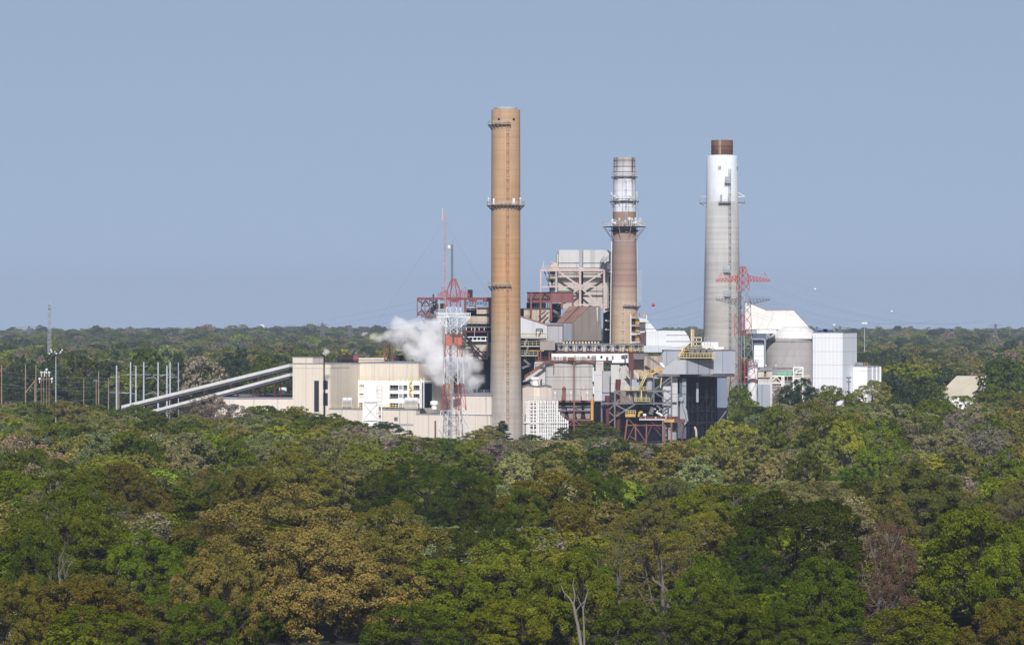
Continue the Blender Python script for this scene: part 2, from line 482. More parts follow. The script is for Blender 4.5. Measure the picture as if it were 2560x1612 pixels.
def build_white_chimney():
    Y = 1650.0; m = Y / F; cx = (1805.2 - 1280) * m
    z = lambda py: CZ - (py - HY) * m
    t = thing("concrete_chimney", "white-topped pale concrete chimney with a brown steel flue on top", "chimney", (cx, Y, 0))
    hp = [(389.6, 38.4), (507, 40.6), (657, 43.6), (870, 47.5), (1070, 51)]
    hw = lambda py: float(np.interp(py, [a for a, b in hp], [b for a, b in hp])) * m
    zb = z(505)
    MB().lathe(cx, Y, [(51 * m, 0), (hw(870), z(870)), (hw(657), z(657)), (hw(505), zb)], 64).smooth().build(
        "shaft", shaft("pale_chimney_concrete", [(0, srgb(183, 180, 174)), (z(780), srgb(186, 183, 178)), (z(640), srgb(190, 189, 187)), (z(500), srgb(190, 190, 189))], 2.4, srgb(170, 162, 152), .25, .14), t)
    MB().lathe(cx, Y, [(hw(505) + .02, zb + .003), (hw(391), z(391)), (hw(391) - .25, z(389.6)), (28 * m, z(388))], 64, bot=False).smooth().build(
        "white_top", paint("white_chimney_paint", srgb(224, 229, 233), .12), t)
    fm = shaft("brown_flue_steel", [(0, srgb(150, 112, 84)), (z(368), srgb(138, 104, 84)), (z(360), srgb(150, 116, 92)), (z(351), srgb(128, 98, 82))], 20, srgb(90, 66, 56), .5, .3)
    fl = MB().lathe(cx, Y, [(27 * m, z(388.3)), (27.2 * m, z(352)), (27.2 * m, z(351)), (25 * m, z(351)), (25 * m, z(356))], 48).smooth().build("steel_flue", fm, t)
    for py in (367, 379):
        MB().lathe(cx, Y, [(27.3 * m, z(py) - .15), (27.8 * m, z(py)), (27.3 * m, z(py) + .15)], 48, top=False, bot=False).build("hoop", M_rustd, fl)
    ladder(fl, Vector((cx - 7 * m, Y - 28 * m, z(386))), Vector((cx - 7 * m, Y - 28 * m, z(352))), .6, M_beige)
    mg = paint("dark_ladder_steel", srgb(112, 112, 120), .3)
    ladder(t, Vector((cx + 17.5 * m, Y - 7.5, z(900))), Vector((cx + 17.2 * m, Y - 6.2, z(424))), .85, mg, rung=.9)
    rm = paint("grey_rail_paint", srgb(196, 198, 204), .25)
    def balcony(a0, a1, py, d, boxes=()):
        f = ring_platform("platform", t, cx, Y, z(py), hw(py) + .03, hw(py) + d, a0, a1, mg, rm, 1.2, n=4)
        for ph, w, h in boxes:
            c = polar(cx, Y, hw(py) + .5, ph, z(py)); o = MB(); o.box(c.x - w, c.x + w, c.y - .4, c.y + .4, c.z, c.z + h); o.build("equipment_cabinet", M_galv, f)
    balcony(.10, .42, 459, 1.3, ((.2, .6, 2.6), (.36, .6, 2.6)))
    balcony(-.22, .42, 508, 1.4, ((-.1, .35, 3.2), (.34, .35, 2.4)))
    balcony(.06, .36, 681, 1.3, ((.14, .9, 2.4), (.28, .6, 2.6)))
    balcony(.08, .36, 741, 1.3, ((.16, .9, 2.4), (.28, .6, 2.2)))
    balcony(-1.85, -1.25, 507, 2.6)
    balcony(1.25, 1.85, 506, 2.8)
    for s, yy in ((-1, 492), (1, 482)):
        o = MB(); o.bar(polar(cx, Y, hw(492), s * 1.5, z(yy)), polar(cx, Y, hw(492) + 2.6, s * 1.5, z(491)), .22); o.bar(polar(cx, Y, hw(492), s * 1.5, z(492.5)), polar(cx, Y, hw(492) + 2.6, s * 1.5, z(491)), .22)
        o.build("davit_boom", M_wht, t)
    for dx, ph in ((-8, None), (37, None)):
        a = math.asin(dx / 39.4); c = polar(cx, Y, hw(421) - .1, a, 0)
        o = MB(); o.bar(polar(cx, Y, hw(421) - .3, a, z(421.5)), polar(cx, Y, hw(421) + .12, a, z(421.5)), 1.25, 1.5); o.build("louvre_window", M_galv, t)
build_orange_chimney(); build_banded_chimney(); build_white_chimney()

# ------------------------------------------------------------------ lattice towers
def lattice(mb, cx, cy_, a, z0, r0, z1, r1, n, leg=.23, br=.10, diag=True):
    P4 = lambda z, r: [Vector((cx + r * math.cos(a + k * math.pi / 2), cy_ + r * math.sin(a + k * math.pi / 2), z)) for k in range(4)]
    for i in range(n):
        ta, tb = i / n, (i + 1) / n
        A, B = P4(z0 + (z1 - z0) * ta, r0 + (r1 - r0) * ta), P4(z0 + (z1 - z0) * tb, r0 + (r1 - r0) * tb)
        for k in range(4):
            l = (k + 1) % 4
            mb.bar(A[k], B[k], leg)
            mb.bar(B[k], B[l], br)
            if diag:
                mb.bar(A[k], B[l], br); mb.bar(A[l], B[k], br)

def crossarm(mb, cx, cy_, a, zt, zb, r, half, tipdrop, axis=Vector((1, 0, 0)), w=.2, n=6, flat_top=False):
    """pair of tapering arms, one each way along axis"""
    side = Vector((-axis.y, axis.x, 0)) * r * .6
    for s in (-1, 1):
        for sd in (-1, 1):
            p_t, p_b = Vector((cx, cy_, zt)) + axis * s * r * .8 + side * sd, Vector((cx, cy_, zb)) + axis * s * r * .8 + side * sd
            tip_t = Vector((cx, cy_, (zt if flat_top else zb + tipdrop))) + axis * s * half + side * sd * .25
            tip_b = Vector((cx, cy_, (zt - tipdrop if flat_top else zb))) + axis * s * half + side * sd * .25
            mb.bar(p_t, tip_t, w * 1.2); mb.bar(p_b, tip_b, w * 1.2)
            for i in range(n):
                t0, t1 = i / n, (i + 1) / n
                mb.bar(p_b.lerp(tip_b, t0), p_t.lerp(tip_t, t1), w); mb.bar(p_t.lerp(tip_t, t1), p_b.lerp(tip_b, t1), w)
        if s > 0:
            for sd in (-1, 1): mb.bar(Vector((cx, cy_, zb)) - axis * r * .8 + side * sd, Vector((cx, cy_, zb)) + axis * r * .8 + side * sd, w)
        mb.bar(Vector((cx, cy_, zb)) + axis * s * half + side * .25, Vector((cx, cy_, zb)) + axis * s * half - side * .25, w)

def build_left_tower():
    Y = 1440.0; m = Y / F; cx = (1134 - 1280) * m; z = lambda py: CZ - (py - HY) * m
    a = math.radians(204)
    t = thing("transmission_tower", "red and white lattice tower rising through the steam plume", "pylon", (cx, Y, 0))
    R = lambda py: float(np.interp(py, [697, 726, 768, 835, 892, 960, 1026, 1112], [.8, 2.5, 2.75, 3.1, 3.35, 3.9, 4.9, 6.6]))
    def sec(name, p0, p1, n, mat, lab):
        mb = MB(); lattice(mb, cx, Y, a, (0 if p0 > 1108 else z(p0)), R(p0), z(p1), R(p1), n); o = mb.build(name, mat, t); o['label'] = lab; return o
    sec("leg_section", 1112, 1026, 2, M_wht, "white painted foot of the tower")
    sec("lattice_section", 1026, 960, 1, M_red, "lowest red band")
    sec("lattice_section", 960, 892, 2, M_wht, "white band in the steam")
    sec("lattice_section", 892, 835, 2, M_red, "middle red band")
    sec("lattice_section", 835, 768, 3, M_wht, "upper white band")
    sec("lattice_section", 768, 726, 1, M_red, "top red band")
    sec("peak", 726, 697, 1, M_red, "red pointed peak")
    mb = MB(); crossarm(mb, cx, Y, a, z(725), z(741), 2.6, 5.6, .9, w=.14, n=4)
    for s in (-1, 1):
        mb.bar((cx + s * 4.2, Y, z(738)), (cx + s * 4.2, Y, z(717)), .16); mb.bar((cx + s * 4.2, Y, z(717)), (cx + s * 2.6, Y, z(727)), .14)
    mb.build("crossarm", M_red, t)
    # wide white ice-guard arm with uprights
    mb = MB(); w = 5.9
    for sd in (-1.5, 1.5):
        y = Y + sd
        mb.bar((cx - w, y, z(784)), (cx + w, y, z(784)), .26); mb.bar((cx - w, y, z(792)), (cx + w, y, z(792)), .3)
        for i in range(23):
            x = cx - w + 2 * w * i / 22
            mb.bar((x, y, z(791)), (x, y, z(781)), .17)
            zz = z(792) - max(0, 1 - abs(x - cx) / w) * 4.6
            if i % 2 == 0: mb.bar((x, y, z(792)), (cx + (x - cx) * .86, y, zz), .15)
        for s in (-1, 1):
            mb.bar((cx + s * w, y, z(792)), (cx + s * 2.4, y, z(818)), .26)
            for k in range(4):
                f0 = k / 4; mb.bar((cx + s * (w - f0 * 3.4), y, z(792)), (cx + s * (w - (f0 + .25) * 3.4), y, z(792 + 26 * (f0 + .25))), .15)
    mb.build("crossarm", M_wht, t)['label'] = "white arm with a row of uprights"
    mb = MB(); lattice(mb, cx - .9, Y, .4, 0, .45, z(845), .42, 18, .07, .035); mb.build("cable_ladder", M_galv, t)
    mb = MB(); rr = random.Random(5)
    mb.box(cx - 2.6, cx - .6, Y - 2.6, Y - 2.2, z(864), z(841)); mb.box(cx + .3, cx + 2.9, Y - 2.5, Y - 2.1, z(862), z(843))
    mb.build("antenna_panel", paint("faded_red_panel", srgb(186, 110, 98), .25), t)
    # slim mast and dish at the top
    c = at('S1', 395, 0, Y).x
    mb = MB(); lattice(mb, c, Y, .3, z(700), .42, z(612), .36, 10, .08, .04); mb.tube((c, Y, z(612)), (c, Y, z(600)), .06)
    ms = mb.build("antenna_mast", M_greyst, t)
    d = at('S1', 372, 1148, Y - .5)
    mb = MB(); mb.tube(d, d + Vector((0, .4, 0)), .55, .35, 14); mb.lathe(d.x, d.y - .1, [(.05, d.z - .85), (.5, d.z - .5), (.6, d.z), (.5, d.z + .5), (.05, d.z + .85)], 12); mb.bar(d + Vector((0, .4, 0)), (c, Y, d.z), .12)
    mb.build("dish_antenna", M_wht, ms)

def build_right_tower():
    Y = 1520.0; m = Y / F; cx = pix('E2', 345, 0)[0]; cx = (cx - 1280) * m; z = lambda y: zat('E2', y, Y)
    a = math.radians(5)
    t = thing("transmission_tower", "red and grey lattice tower beside the white-topped chimney", "pylon", (cx, Y, 0))
    R = lambda y: float(np.interp(y, [115, 215, 385, 480, 650, 890, 1160, 1420, 1700], [.9, 2.1, 2.5, 2.7, 3.0, 3.3, 4.0, 4.9, 6.3]))
    def sec(y0, y1, n, mat, lab, base=False):
        mb = MB(); lattice(mb, cx, Y, a, 0 if base else z(y0), R(y0), z(y1), R(y1), n, .22, .09); mb.build("lattice_section", mat, t)['label'] = lab
    sec(1750, 1420, 2, M_galv, "grey foot of the tower", True)
    sec(1420, 1160, 2, M_red, "lowest red band"); sec(1160, 890, 2, M_galv, "lower grey band"); sec(890, 650, 2, M_red, "middle red band")
    sec(650, 385, 3, M_galv, "upper grey band"); sec(385, 215, 2, M_red, "top red band"); sec(215, 115, 2, M_red, "red peak")
    half = 300 * .22436 * m
    mb = MB(); crossarm(mb, cx, Y, a, z(212), z(284), 2.0, half, .6, w=.2, n=7)
    for s in (-1, 1):
        mb.bar((cx + s * 8.2, Y, z(245)), (cx + s * 8.2, Y, z(185)), .14); mb.bar((cx + s * 8.2, Y, z(185)), (cx + s * 6.4, Y, z(232)), .12); mb.bar((cx + s * 8.2, Y, z(185)), (cx + s * 9.4, Y, z(250)), .12)
    mb.build("crossarm", M_red, t)
    mb = MB(); crossarm(mb, cx, Y, a, z(478), z(548), 2.2, half, .5, w=.18, n=7, flat_top=True)
    for i in range(17):
        x = cx - half + 2 * half * i / 16; mb.bar((x, Y - .5, z(480)), (x, Y - .5, z(452)), .09)
    mb.bar((cx - half, Y - .5, z(454)), (cx + half, Y - .5, z(454)), .08)
    mb.build("crossarm", M_greyst, t)
    mb = MB(); lattice(mb, cx - 1.2, Y + .4, .5, 0, .7, z(390), .6, 20, .1, .06); mb.build("cable_ladder", M_greyst, t)
    return cx, Y, z, half

def build_mast():
    Y = 1478.0; c = at('S1', 340, 870, Y)
    t = thing("radio_mast", "slim reddish guyed radio mast standing behind the red and white tower", "radio mast", (c.x, Y, 0))
    mb = MB(); lattice(mb, c.x, Y, .3, 0, .42, c.z, .38, 22, .07, .035); mb.build("mast", paint("faded_mast_paint", srgb(192, 160, 156), .3), t)
    mb = MB(); mb.tube((c.x - .9, Y, zat('S1', 935, Y)), (c.x - .9, Y, zat('S1', 850, Y)), .07); mb.bar((c.x - .9, Y, zat('S1', 930, Y)), (c.x, Y, zat('S1', 930, Y)), .08); mb.build("whip_antenna", M_wht, t)
    mb = MB()
    for dx in (-34, 30):
        mb.tube((c.x, Y, c.z - 4), (c.x + dx, Y + 8, 30), .025, n=4)
    mb.build("guy_wire", M_wire, t)
build_left_tower(); RT = build_right_tower(); build_mast()
# ------------------------------------------------------------------ tan turbine hall and its annexes
def kz(k, y, Y): return zat(k, y, Y)

def rails(name, parent, mat, pts, h=1.2, step=2.0, w=.12):
    """railing along a run of points"""
    mb = MB()
    for a, b in zip(pts[:-1], pts[1:]):
        n = max(1, int((b - a).length / step))
        for i in range(n + 1):
            p = a.lerp(b, i / n); mb.bar(p, p + Vector((0, 0, h)), w)
        for f in (.5, 1.0): mb.bar(a + Vector((0, 0, h * f)), b + Vector((0, 0, h * f)), w)
    return mb.build(name, mat, parent)

def up(p, z): return Vector((p.x, p.y, z))

def face_rect(mb, fp, i, j, u0, u1, z0, z1, proud=.06, thick=.3):
    """slab on the face from footprint corner i to j between fractions u0..u1"""
    a, b = fp[i], fp[j]; d = (b - a).normalized()
    nrm = Vector((d.y, -d.x, 0))
    if nrm.y > 0: nrm = -nrm
    p, q = a.lerp(b, u0) + nrm * proud, a.lerp(b, u1) + nrm * proud
    r, s = p - nrm * thick, q - nrm * thick
    b4 = [p, q, s, r]
    return mb.hexa([(v.x, v.y, z0) for v in b4], [(v.x, v.y, z1) for v in b4])

def ufrac(fp, i, j, px):
    """fraction along face i-j seen at photo column px"""
    a, b = fp[i], fp[j]; d = b - a; u = (px - 1280) / F
    return (u * a.y - a.x) / (d.x - u * d.y)

def build_turbine_hall():
    Y = 1500.0
    fpA = corner('K2', 700, Y, 345, 985)
    c = fpA[1]
    t = thing("turbine_hall", "large tan windowless hall with two dark window strips, behind the white lift tower", "power station building", c)
    zA = kz('K2', 602, Y); zl = kz('K2', 632, Y)
    w = MB(); cblock(w, fpA, 0, zA); w.build("wall", M_tan, t)
    r = MB(); cblock(r, grow(fpA, .15), zA, zA + .35); r.build("roof", M_roof, t)
    # penthouse
    u1 = ufrac(fpA, 0, 1, pix('K2', 535, 0)[0])
    a, b = fpA[0], fpA[0].lerp(fpA[1], u1)
    v = DR * 9
    ph = [a, b, b + v, a + v]
    p = MB(); cblock(p, [x + Vector((0, 0, 0)) for x in ph], zA + .35, kz('K2', 540, Y)); p.build("penthouse", M_tan, t)
    p = MB(); cblock(p, grow(ph, .2), kz('K2', 540, Y), kz('K2', 535, Y)); p.build("penthouse_roof", M_roof, t)
    # pale fascia band
    fb = MB(); face_rect(fb, fpA, 0, 1, ufrac(fpA, 0, 1, pix('K2', 345, 0)[0]), 1.0, zl - .35, zl, .12, .2)
    face_rect(fb, fpA, 1, 2, 0, ufrac(fpA, 1, 2, pix('K2', 885, 0)[0]), zl - .2, zA + .1, .14, .2); fb.build("fascia", M_tan2, t)
    for x0, x1, parts in ((548, 592, ((760, 1050),)), (632, 676, ((760, 838), (876, 990)))):
        for y0, y1 in parts:
            mb = MB(); uu = [ufrac(fpA, 0, 1, pix('K2', x, 0)[0]) for x in (x0, x1)]
            face_rect(mb, fpA, 0, 1, uu[0], uu[1], kz('K2', y1, Y), kz('K2', y0, Y), .05, .2)
            wdw = mb.build("window_strip", M_glass, t)
            fr = MB(); n = max(2, int((y1 - y0) / 42))
            for k in range(n + 1):
                zz = kz('K2', y0 + (y1 - y0) * k / n, Y); face_rect(fr, fpA, 0, 1, uu[0], uu[1], zz - .07, zz + .07, .1, .06)
            face_rect(fr, fpA, 0, 1, uu[0], uu[0] + .006, kz('K2', y1, Y), kz('K2', y0, Y), .09, .06)
            fr.build("window_frame", M_soot, wdw)
    # long rear wing running on behind the white frame building
    cB = fpA[2] - DR * .5
    endx = pix('K2', 1530, 0)[0]
    eB = run(cB, -DL, endx)
    zB = kz('K2', 594, cB.y)
    back = DR * 30
    fpB = [cB, eB, eB + back, cB + back]
    w = MB(); cblock(w, fpB, 0, zB); w.build("wall", M_tan, t)
    r = MB(); cblock(r, grow(fpB, .15), zB, zB + .5); r.build("roof", M_roof, t)
    # low annex at the conveyor end
    Yl = fpA[0].y + 3
    a = at('K1', 2020, 930, Yl); b = at('K2', 352, 930, Yl)
    l = MB(); l.box(a.x, b.x, Yl, Yl + 14, 0, a.z); l.build("annex_wall", M_tan2, t)
    l = MB(); l.box(a.x - .2, b.x - .1, Yl - .2, Yl + 14.2, a.z, a.z + .5); l.build("annex_roof", M_roof, t)
    # stair railing spot and pipe stack with a lamp
    s = at('K2', 640, 0, 1486); mb = MB(); mb.tube((s.x, 1486, 0), (s.x, 1486, kz('K2', 520, 1486)), .24); vp = mb.build("vent_pipe", M_dark, t)
    mb = MB(); mb.tube((s.x, 1486, kz('K2', 520, 1486)), (s.x, 1486, kz('K2', 512, 1486)), .4, .36); mb.build("pipe_cap", M_soot, vp)
    # low front block and its lower right extension
    fpF = corner('K2', 1505, 1478, 690, 1540)
    zF = kz('K2', 1032, 1484)
    w = MB(); cblock(w, fpF, 0, zF); w.build("front_wall", M_tan2, t)
    r = MB(); cblock(r, grow(fpF, .2), zF, zF + .4); r.build("front_roof", M_roof, t)
    mb = MB(); u = [ufrac(fpF, 0, 1, pix('K2', x, 0)[0]) for x in (1290, 1480)]
    face_rect(mb, fpF, 0, 1, u[0], u[1], kz('K2', 1180, 1482), kz('K2', 1162, 1482), .06, .2); mb.build("louvre", M_galv, t)
    C = fpF[1]
    e = run(C, -DL, pix('K2', 2202, 0)[0])
    fpG = [C, e, e + DR * 22, C + DR * 22]
    zG = kz('K2', 1082, 1472)
    w = MB(); cblock(w, [p + (-DR * .02) for p in fpG], 0, zG); w.build("front_wall", M_tan2, t)
    r = MB(); cblock(r, grow(fpG, .1), zG, zG + .35); r.build("front_roof", M_roof, t)
    mb = MB(); u = ufrac(fpG, 0, 1, pix('K2', 1687, 0)[0]); face_rect(mb, fpG, 0, 1, u - .012, u + .012, 0, kz('K2', 1135, 1474), .05, .1); mb.build("rust_stain", M_rust, t)
    # taller block at the right end
    q = C.lerp(e, ufrac(fpG, 0, 1, pix('K2', 1790, 0)[0]))
    fpH = [q + DR * 1.2, e + DR * 1.2 - (-DL) * .1, e + DR * 20 - (-DL) * .1, q + DR * 20]
    zH = kz('K2', 903, 1466)
    w = MB(); cblock(w, fpH, zG + .35, zH); w.build("upper_wall", M_tan2, t)
    r = MB(); cblock(r, grow(fpH, .25), zH, zH + .9); r.build("upper_roof", M_roof, t)
    # drainpipes, doors and small vents that break up the plain sheets
    for fp_, zz, us in ((fpF, zF, (.12, .33, .62, .9)), (fpA, zA, (.3, .97)), (fpG, zG, (.4, .8)), (fpB, zB, (.2, .5, .8))):
        for u_ in us:
            mb = MB(); face_rect(mb, fp_, 0, 1, u_, u_ + .006, 0, zz - .2, .18, .18); mb.build("drainpipe", M_greyl, t)
    for u_, z0, z1, wd in ((.2, 0, 3, .05), (.75, zF - 4, zF - 2.6, .04), (.5, zF - 3.6, zF - 2.4, .03)):
        mb = MB(); face_rect(mb, fpF, 0, 1, u_, u_ + wd, z0, z1, .08, .2); mb.build("wall_vent", M_greyst, t)
    rails("railing", t, M_yel, [up(fpF[0] + DR * 1, zF + .4), up(fpF[1] + DR * 1, zF + .4)], 1.3, 2.2)
    rails("railing", t, M_greyst, [up(fpH[0] + DR * 1, zH + .9), up(fpH[1] + DR * 1, zH + .9)], 1.3, 2.0)
    # pipes and ducts along the roof edge
    for i in range(5):
        p = q.lerp(e, .3 + i * .16) + DR * 3
        mb = MB(); mb.tube(up(p, zH + .9), up(p, zH + 2.2 + (i % 3)), .18); mb.build("roof_pipe", M_galv, t)
    return fpA, fpB, fpF, fpG, zF, zG, zH, zB
HALL = build_turbine_hall()

def unit_box(name, label, cat, k, Y, x0, y0, x1, y1, d, mat, fans=0, group=None):
    a, b = at(k, x0, y1, Y), at(k, x1, y0, Y)
    t = thing(name, label, cat, (0.5 * (a.x + b.x), Y, a.z), group)
    mb = MB(); mb.box(a.x, b.x, Y, Y + d, a.z + .5, b.z); mb.build("casing", mat, t)
    ft = MB(); ft.box(a.x + .2, b.x - .2, Y + .2, Y + d - .2, a.z, a.z + .5); ft.build("base_frame", M_greyst, t)
    for i in range(fans):
        f = MB(); cx = a.x + (b.x - a.x) * (i + .5) / fans
        f.lathe(cx, Y + d / 2, [(.95, b.z), (.95, b.z + .7), (.8, b.z + .7)], 18); f.build("fan_cowl", M_whts, t)
    lv = MB()
    for i in range(4):
        z = a.z + .9 + (b.z - a.z - 1.2) * i / 4; lv.box(a.x + .3, b.x - .3, Y - .06, Y + .02, z, z + .18)
    lv.build("louvre", M_greyst, t)
    return t
unit_box("cooling_unit", "pale grey twin-fan cooling unit on the low roof beside the hall's pinkish wall", "cooling unit", 'K2', 1494, 810, 935, 905, 1018, 3.5, M_greyl, 2, "rooftop cooling units")
unit_box("cooling_unit", "wider pale grey cooling unit in front of the white frame building", "cooling unit", 'K2', 1484, 1395, 937, 1525, 1030, 3.5, M_greyl, 3, "rooftop cooling units")

def build_vent():
    Y = 1478; a, b = at('E4', 1315, 800, Y), at('E4', 1400, 735, Y); x = (a.x + b.x) / 2
    t = thing("roof_ventilator", "round cream ventilator on the low roof left of the red and white tower", "roof vent", (x, Y, HALL[4]))
    mb = MB(); mb.lathe(x, Y, [(1.0, HALL[4] + .4), (1.0, a.z), ]); mb.build("neck", M_whtb, t)
    mb = MB(); mb.lathe(x, Y, [(1.3, a.z), (1.5, a.z + .3), (1.5, b.z - .4), (1.2, b.z)]); mb.build("hood", M_whtb, t)
build_vent()

def build_white_frame():
    """white multi-level service building"""
    Ya = 1492.0
    fp = corner('K2', 1585, Ya, 965, 1600)
    t = thing("service_building", "bright white multi-storey building with dark openings and yellow stair", "service building", fp[1])
    zt, zb = kz('K2', 766, 1498), HALL[4] + .42
    X = lambda x: ufrac(fp, 0, 1, pix('K2', x, 0)[0])
    back = [p + DR * 1.2 for p in fp]
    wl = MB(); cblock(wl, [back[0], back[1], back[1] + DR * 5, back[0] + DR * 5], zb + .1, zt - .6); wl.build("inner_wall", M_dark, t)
    # white bands between rows of openings
    rows = [(766, 800), (840, 880), (918, 968)]
    for i, (y0, y1) in enumerate(rows):
        mb = MB(); face_rect(mb, fp, 0, 1, 0, X(1545), kz('K2', y1, 1498), kz('K2', y0, 1498), .0, 1.0); mb.build("floor_band", M_whtb, t)
    ops = [(965, 1015), (1255, 1340), (1385, 1425), (1478, 1538)]
    walls = [(1015, 1255), (1340, 1385), (1425, 1478), (1538, 1550)]
    for (a, b) in walls:
        for (y0, y1) in ((800, 840), (880, 918), (968, 1008)):
            mb = MB(); face_rect(mb, fp, 0, 1, X(a), X(b), kz('K2', y1, 1498) + .003, kz('K2', y0, 1498) - .003, -.01, .9); mb.build("wall_panel", M_whtb if a != 1340 else M_galv, t)
    for (a, b) in ops:
        for r, (y0, y1) in enumerate(((808, 848), (888, 924), (966, 1008))):
            fr = MB(); n = 3
            for k in range(n + 1):
                u = X(a + (b - a) * k / n); face_rect(fr, fp, 0, 1, u - .004, u + .004, kz('K2', y1, 1498), kz('K2', y0, 1498), -.35, .12)
            for yy in (y0 + 20,):
                face_rect(fr, fp, 0, 1, X(a), X(b), kz('K2', yy, 1498) - .1, kz('K2', yy, 1498) + .1, -.4, .12)
            face_rect(fr, fp, 0, 1, X(a), X(b), kz('K2', y1 - 3, 1498) - .12, kz('K2', y1 - 3, 1498) + .12, .15, .12)
            o = fr.build("railing", M_yel if r == 2 else M_greyst if a > 1000 else M_whtb, t)
            if a == 965 and r < 2:
                mb = MB(); face_rect(mb, fp, 0, 1, X(a) + .006, X(b), kz('K2', y1, 1498) + .02, kz('K2', y0, 1498) - .02, -.5, .2); mb.build("shutter", M_ochre, t)
    for x in (966, 1345, 1385, 1430, 1548, 1562, 1582):
        mb = MB(); p = fp[0].lerp(fp[1], X(x)) - DR * .3
        mb.bar(up(p, zb), up(p, kz('K2', 738 if x > 1300 else 745, 1498)), .3); mb.build("column", M_steelw, t)
    rf = MB(); cblock(rf, [fp[0], fp[1], fp[1] + DR * 6.3, fp[0] + DR * 6.3], zt, zt + .3); rf.build("roof", M_whtb, t)
    rails("railing", t, M_yel, [up(fp[0] + DR * .3, zt + .3), up(fp[1] + DR * .3, zt + .3)], 1.3, 1.6)
    # yellow switchback stair
    st = MB()
    for i in range(5):
        y0, y1 = 760 + 34 * i, 794 + 34 * i
        xa, xb = (1452, 1476) if i % 2 else (1476, 1452)
        pa, pb = fp[0].lerp(fp[1], X(xa)) - DR * .9, fp[0].lerp(fp[1], X(xb)) - DR * .9
        st.bar(up(pa, kz('K2', y0, 1496)), up(pb, kz('K2', y1, 1496)), .5, .25)
        st.bar(up(pa, kz('K2', y0 - 8, 1496)), up(pb, kz('K2', y1 - 8, 1496)), .14)
    for x in (1450, 1478):
        p = fp[0].lerp(fp[1], X(x)) - DR * .9; st.bar(up(p, kz('K2', 925, 1496)), up(p, kz('K2', 752, 1496)), .22)
    st.build("stair", M_yel, t)
    # white lift tower standing in front, on its own feet
    Y = 1476
    a, b = at('K2', 1012, 0, Y), at('K2', 1145, 0, Y)
    t = thing("lift_tower", "white sheeted lift tower on an X-braced frame in front of the service building", "lift tower", (a.x, Y, 0))
    mb = MB(); mb.box(a.x, b.x, Y, Y + 4.2, kz('K2', 1215, Y), kz('K2', 822, Y)); mb.build("sheeting", siding("lift_sheeting", srgb(250, 250, 244), None, 0, 50, .9, .8, 3.7, .6, .04), t)
    fr = MB()
    for x in (1008, 1148, 1182):
        p = at('K2', x, 0, Y - .4); fr.bar((p.x, p.y, 0), (p.x, p.y, kz('K2', 952, Y)), .42)
    for y in (955, 1128):
        fr.kbar('K2', Y - .4, 1008, y, 1182, y, .36)
    fr.kbar('K2', Y - .4, 1008, 962, 1148, 1122, .2); fr.kbar('K2', Y - .4, 1148, 962, 1008, 1122, .2)
    fr.kbar('K2', Y - .4, 1008, 1134, 1148, 1270, .2); fr.kbar('K2', Y - .4, 1148, 1134, 1008, 1270, .2)
    fr.build("steel_frame", M_steelw, t)
    p = at('K2', 1160, 0, Y - .2); ladder(t, Vector((p.x, Y, 2)), Vector((p.x, Y, kz('K2', 805, Y))), 1.9, M_galv, rung=1.4)
build_white_frame()

def conveyor(label, k0, x0, y0, Y0, k1, x1, y1, Y1, hgt, wid, legs):
    p, q = at(k0, x0, y0, Y0), at(k1, x1, y1, Y1)
    t = thing("coal_conveyor", label, "conveyor", (q.x, q.y, 0), "inclined coal conveyors")
    d = (q - p); side = Vector((-d.y, d.x, 0)).normalized() * wid / 2
    upv = Vector((0, 0, 1))
    mb = MB(); 
    A = [p - side, p + side, p + side + upv * hgt, p - side + upv * hgt]; B = [x + d for x in A]
    mb.hexa(A, B); mb.build("gallery_cover", M_lroof, t)
    tr = MB(); n = max(6, int(d.length / 4)); lo = -upv * .75
    for s in (-side, side):
        tr.bar(p + s + lo, q + s + lo, .25)
        for i in range(n):
            a, b = p + s + d * (i / n), p + s + d * ((i + 1) / n)
            tr.bar(a, a + lo, .16); tr.bar(a + lo, b, .14)
    tr.build("truss", M_greyst, t)
    dk = MB(); dk.hexa([p - side * .9 - upv * .6, p + side * .9 - upv * .6, p + side * .9 - upv * .02, p - side * .9 - upv * .02], [x + d for x in (p - side * .9 - upv * .6, p + side * .9 - upv * .6, p + side * .9 - upv * .02, p - side * .9 - upv * .02)])
    dk.build("belt_deck", M_soot, t)
    for f in legs:
        c = p + d * f + lo
        for s in (-side, side):
            lg = MB(); lg.bar(c + s, up(c + s * 1.3, 0), .35); lg.build("leg", M_rustd, t)
    return t
conveyor("longer upper white-roofed coal conveyor climbing into the tan hall", 'K1', 1172, 1018, 1556, 'K2', 344, 628, 1512, 1.15, 4.0, (.3, .5, .66, .82))
conveyor("lower white-roofed coal conveyor under the longer one at the tan hall", 'K1', 1395, 1074, 1546, 'K2', 344, 714, 1509, 1.05, 3.6, (.35, .55, .75, .9))

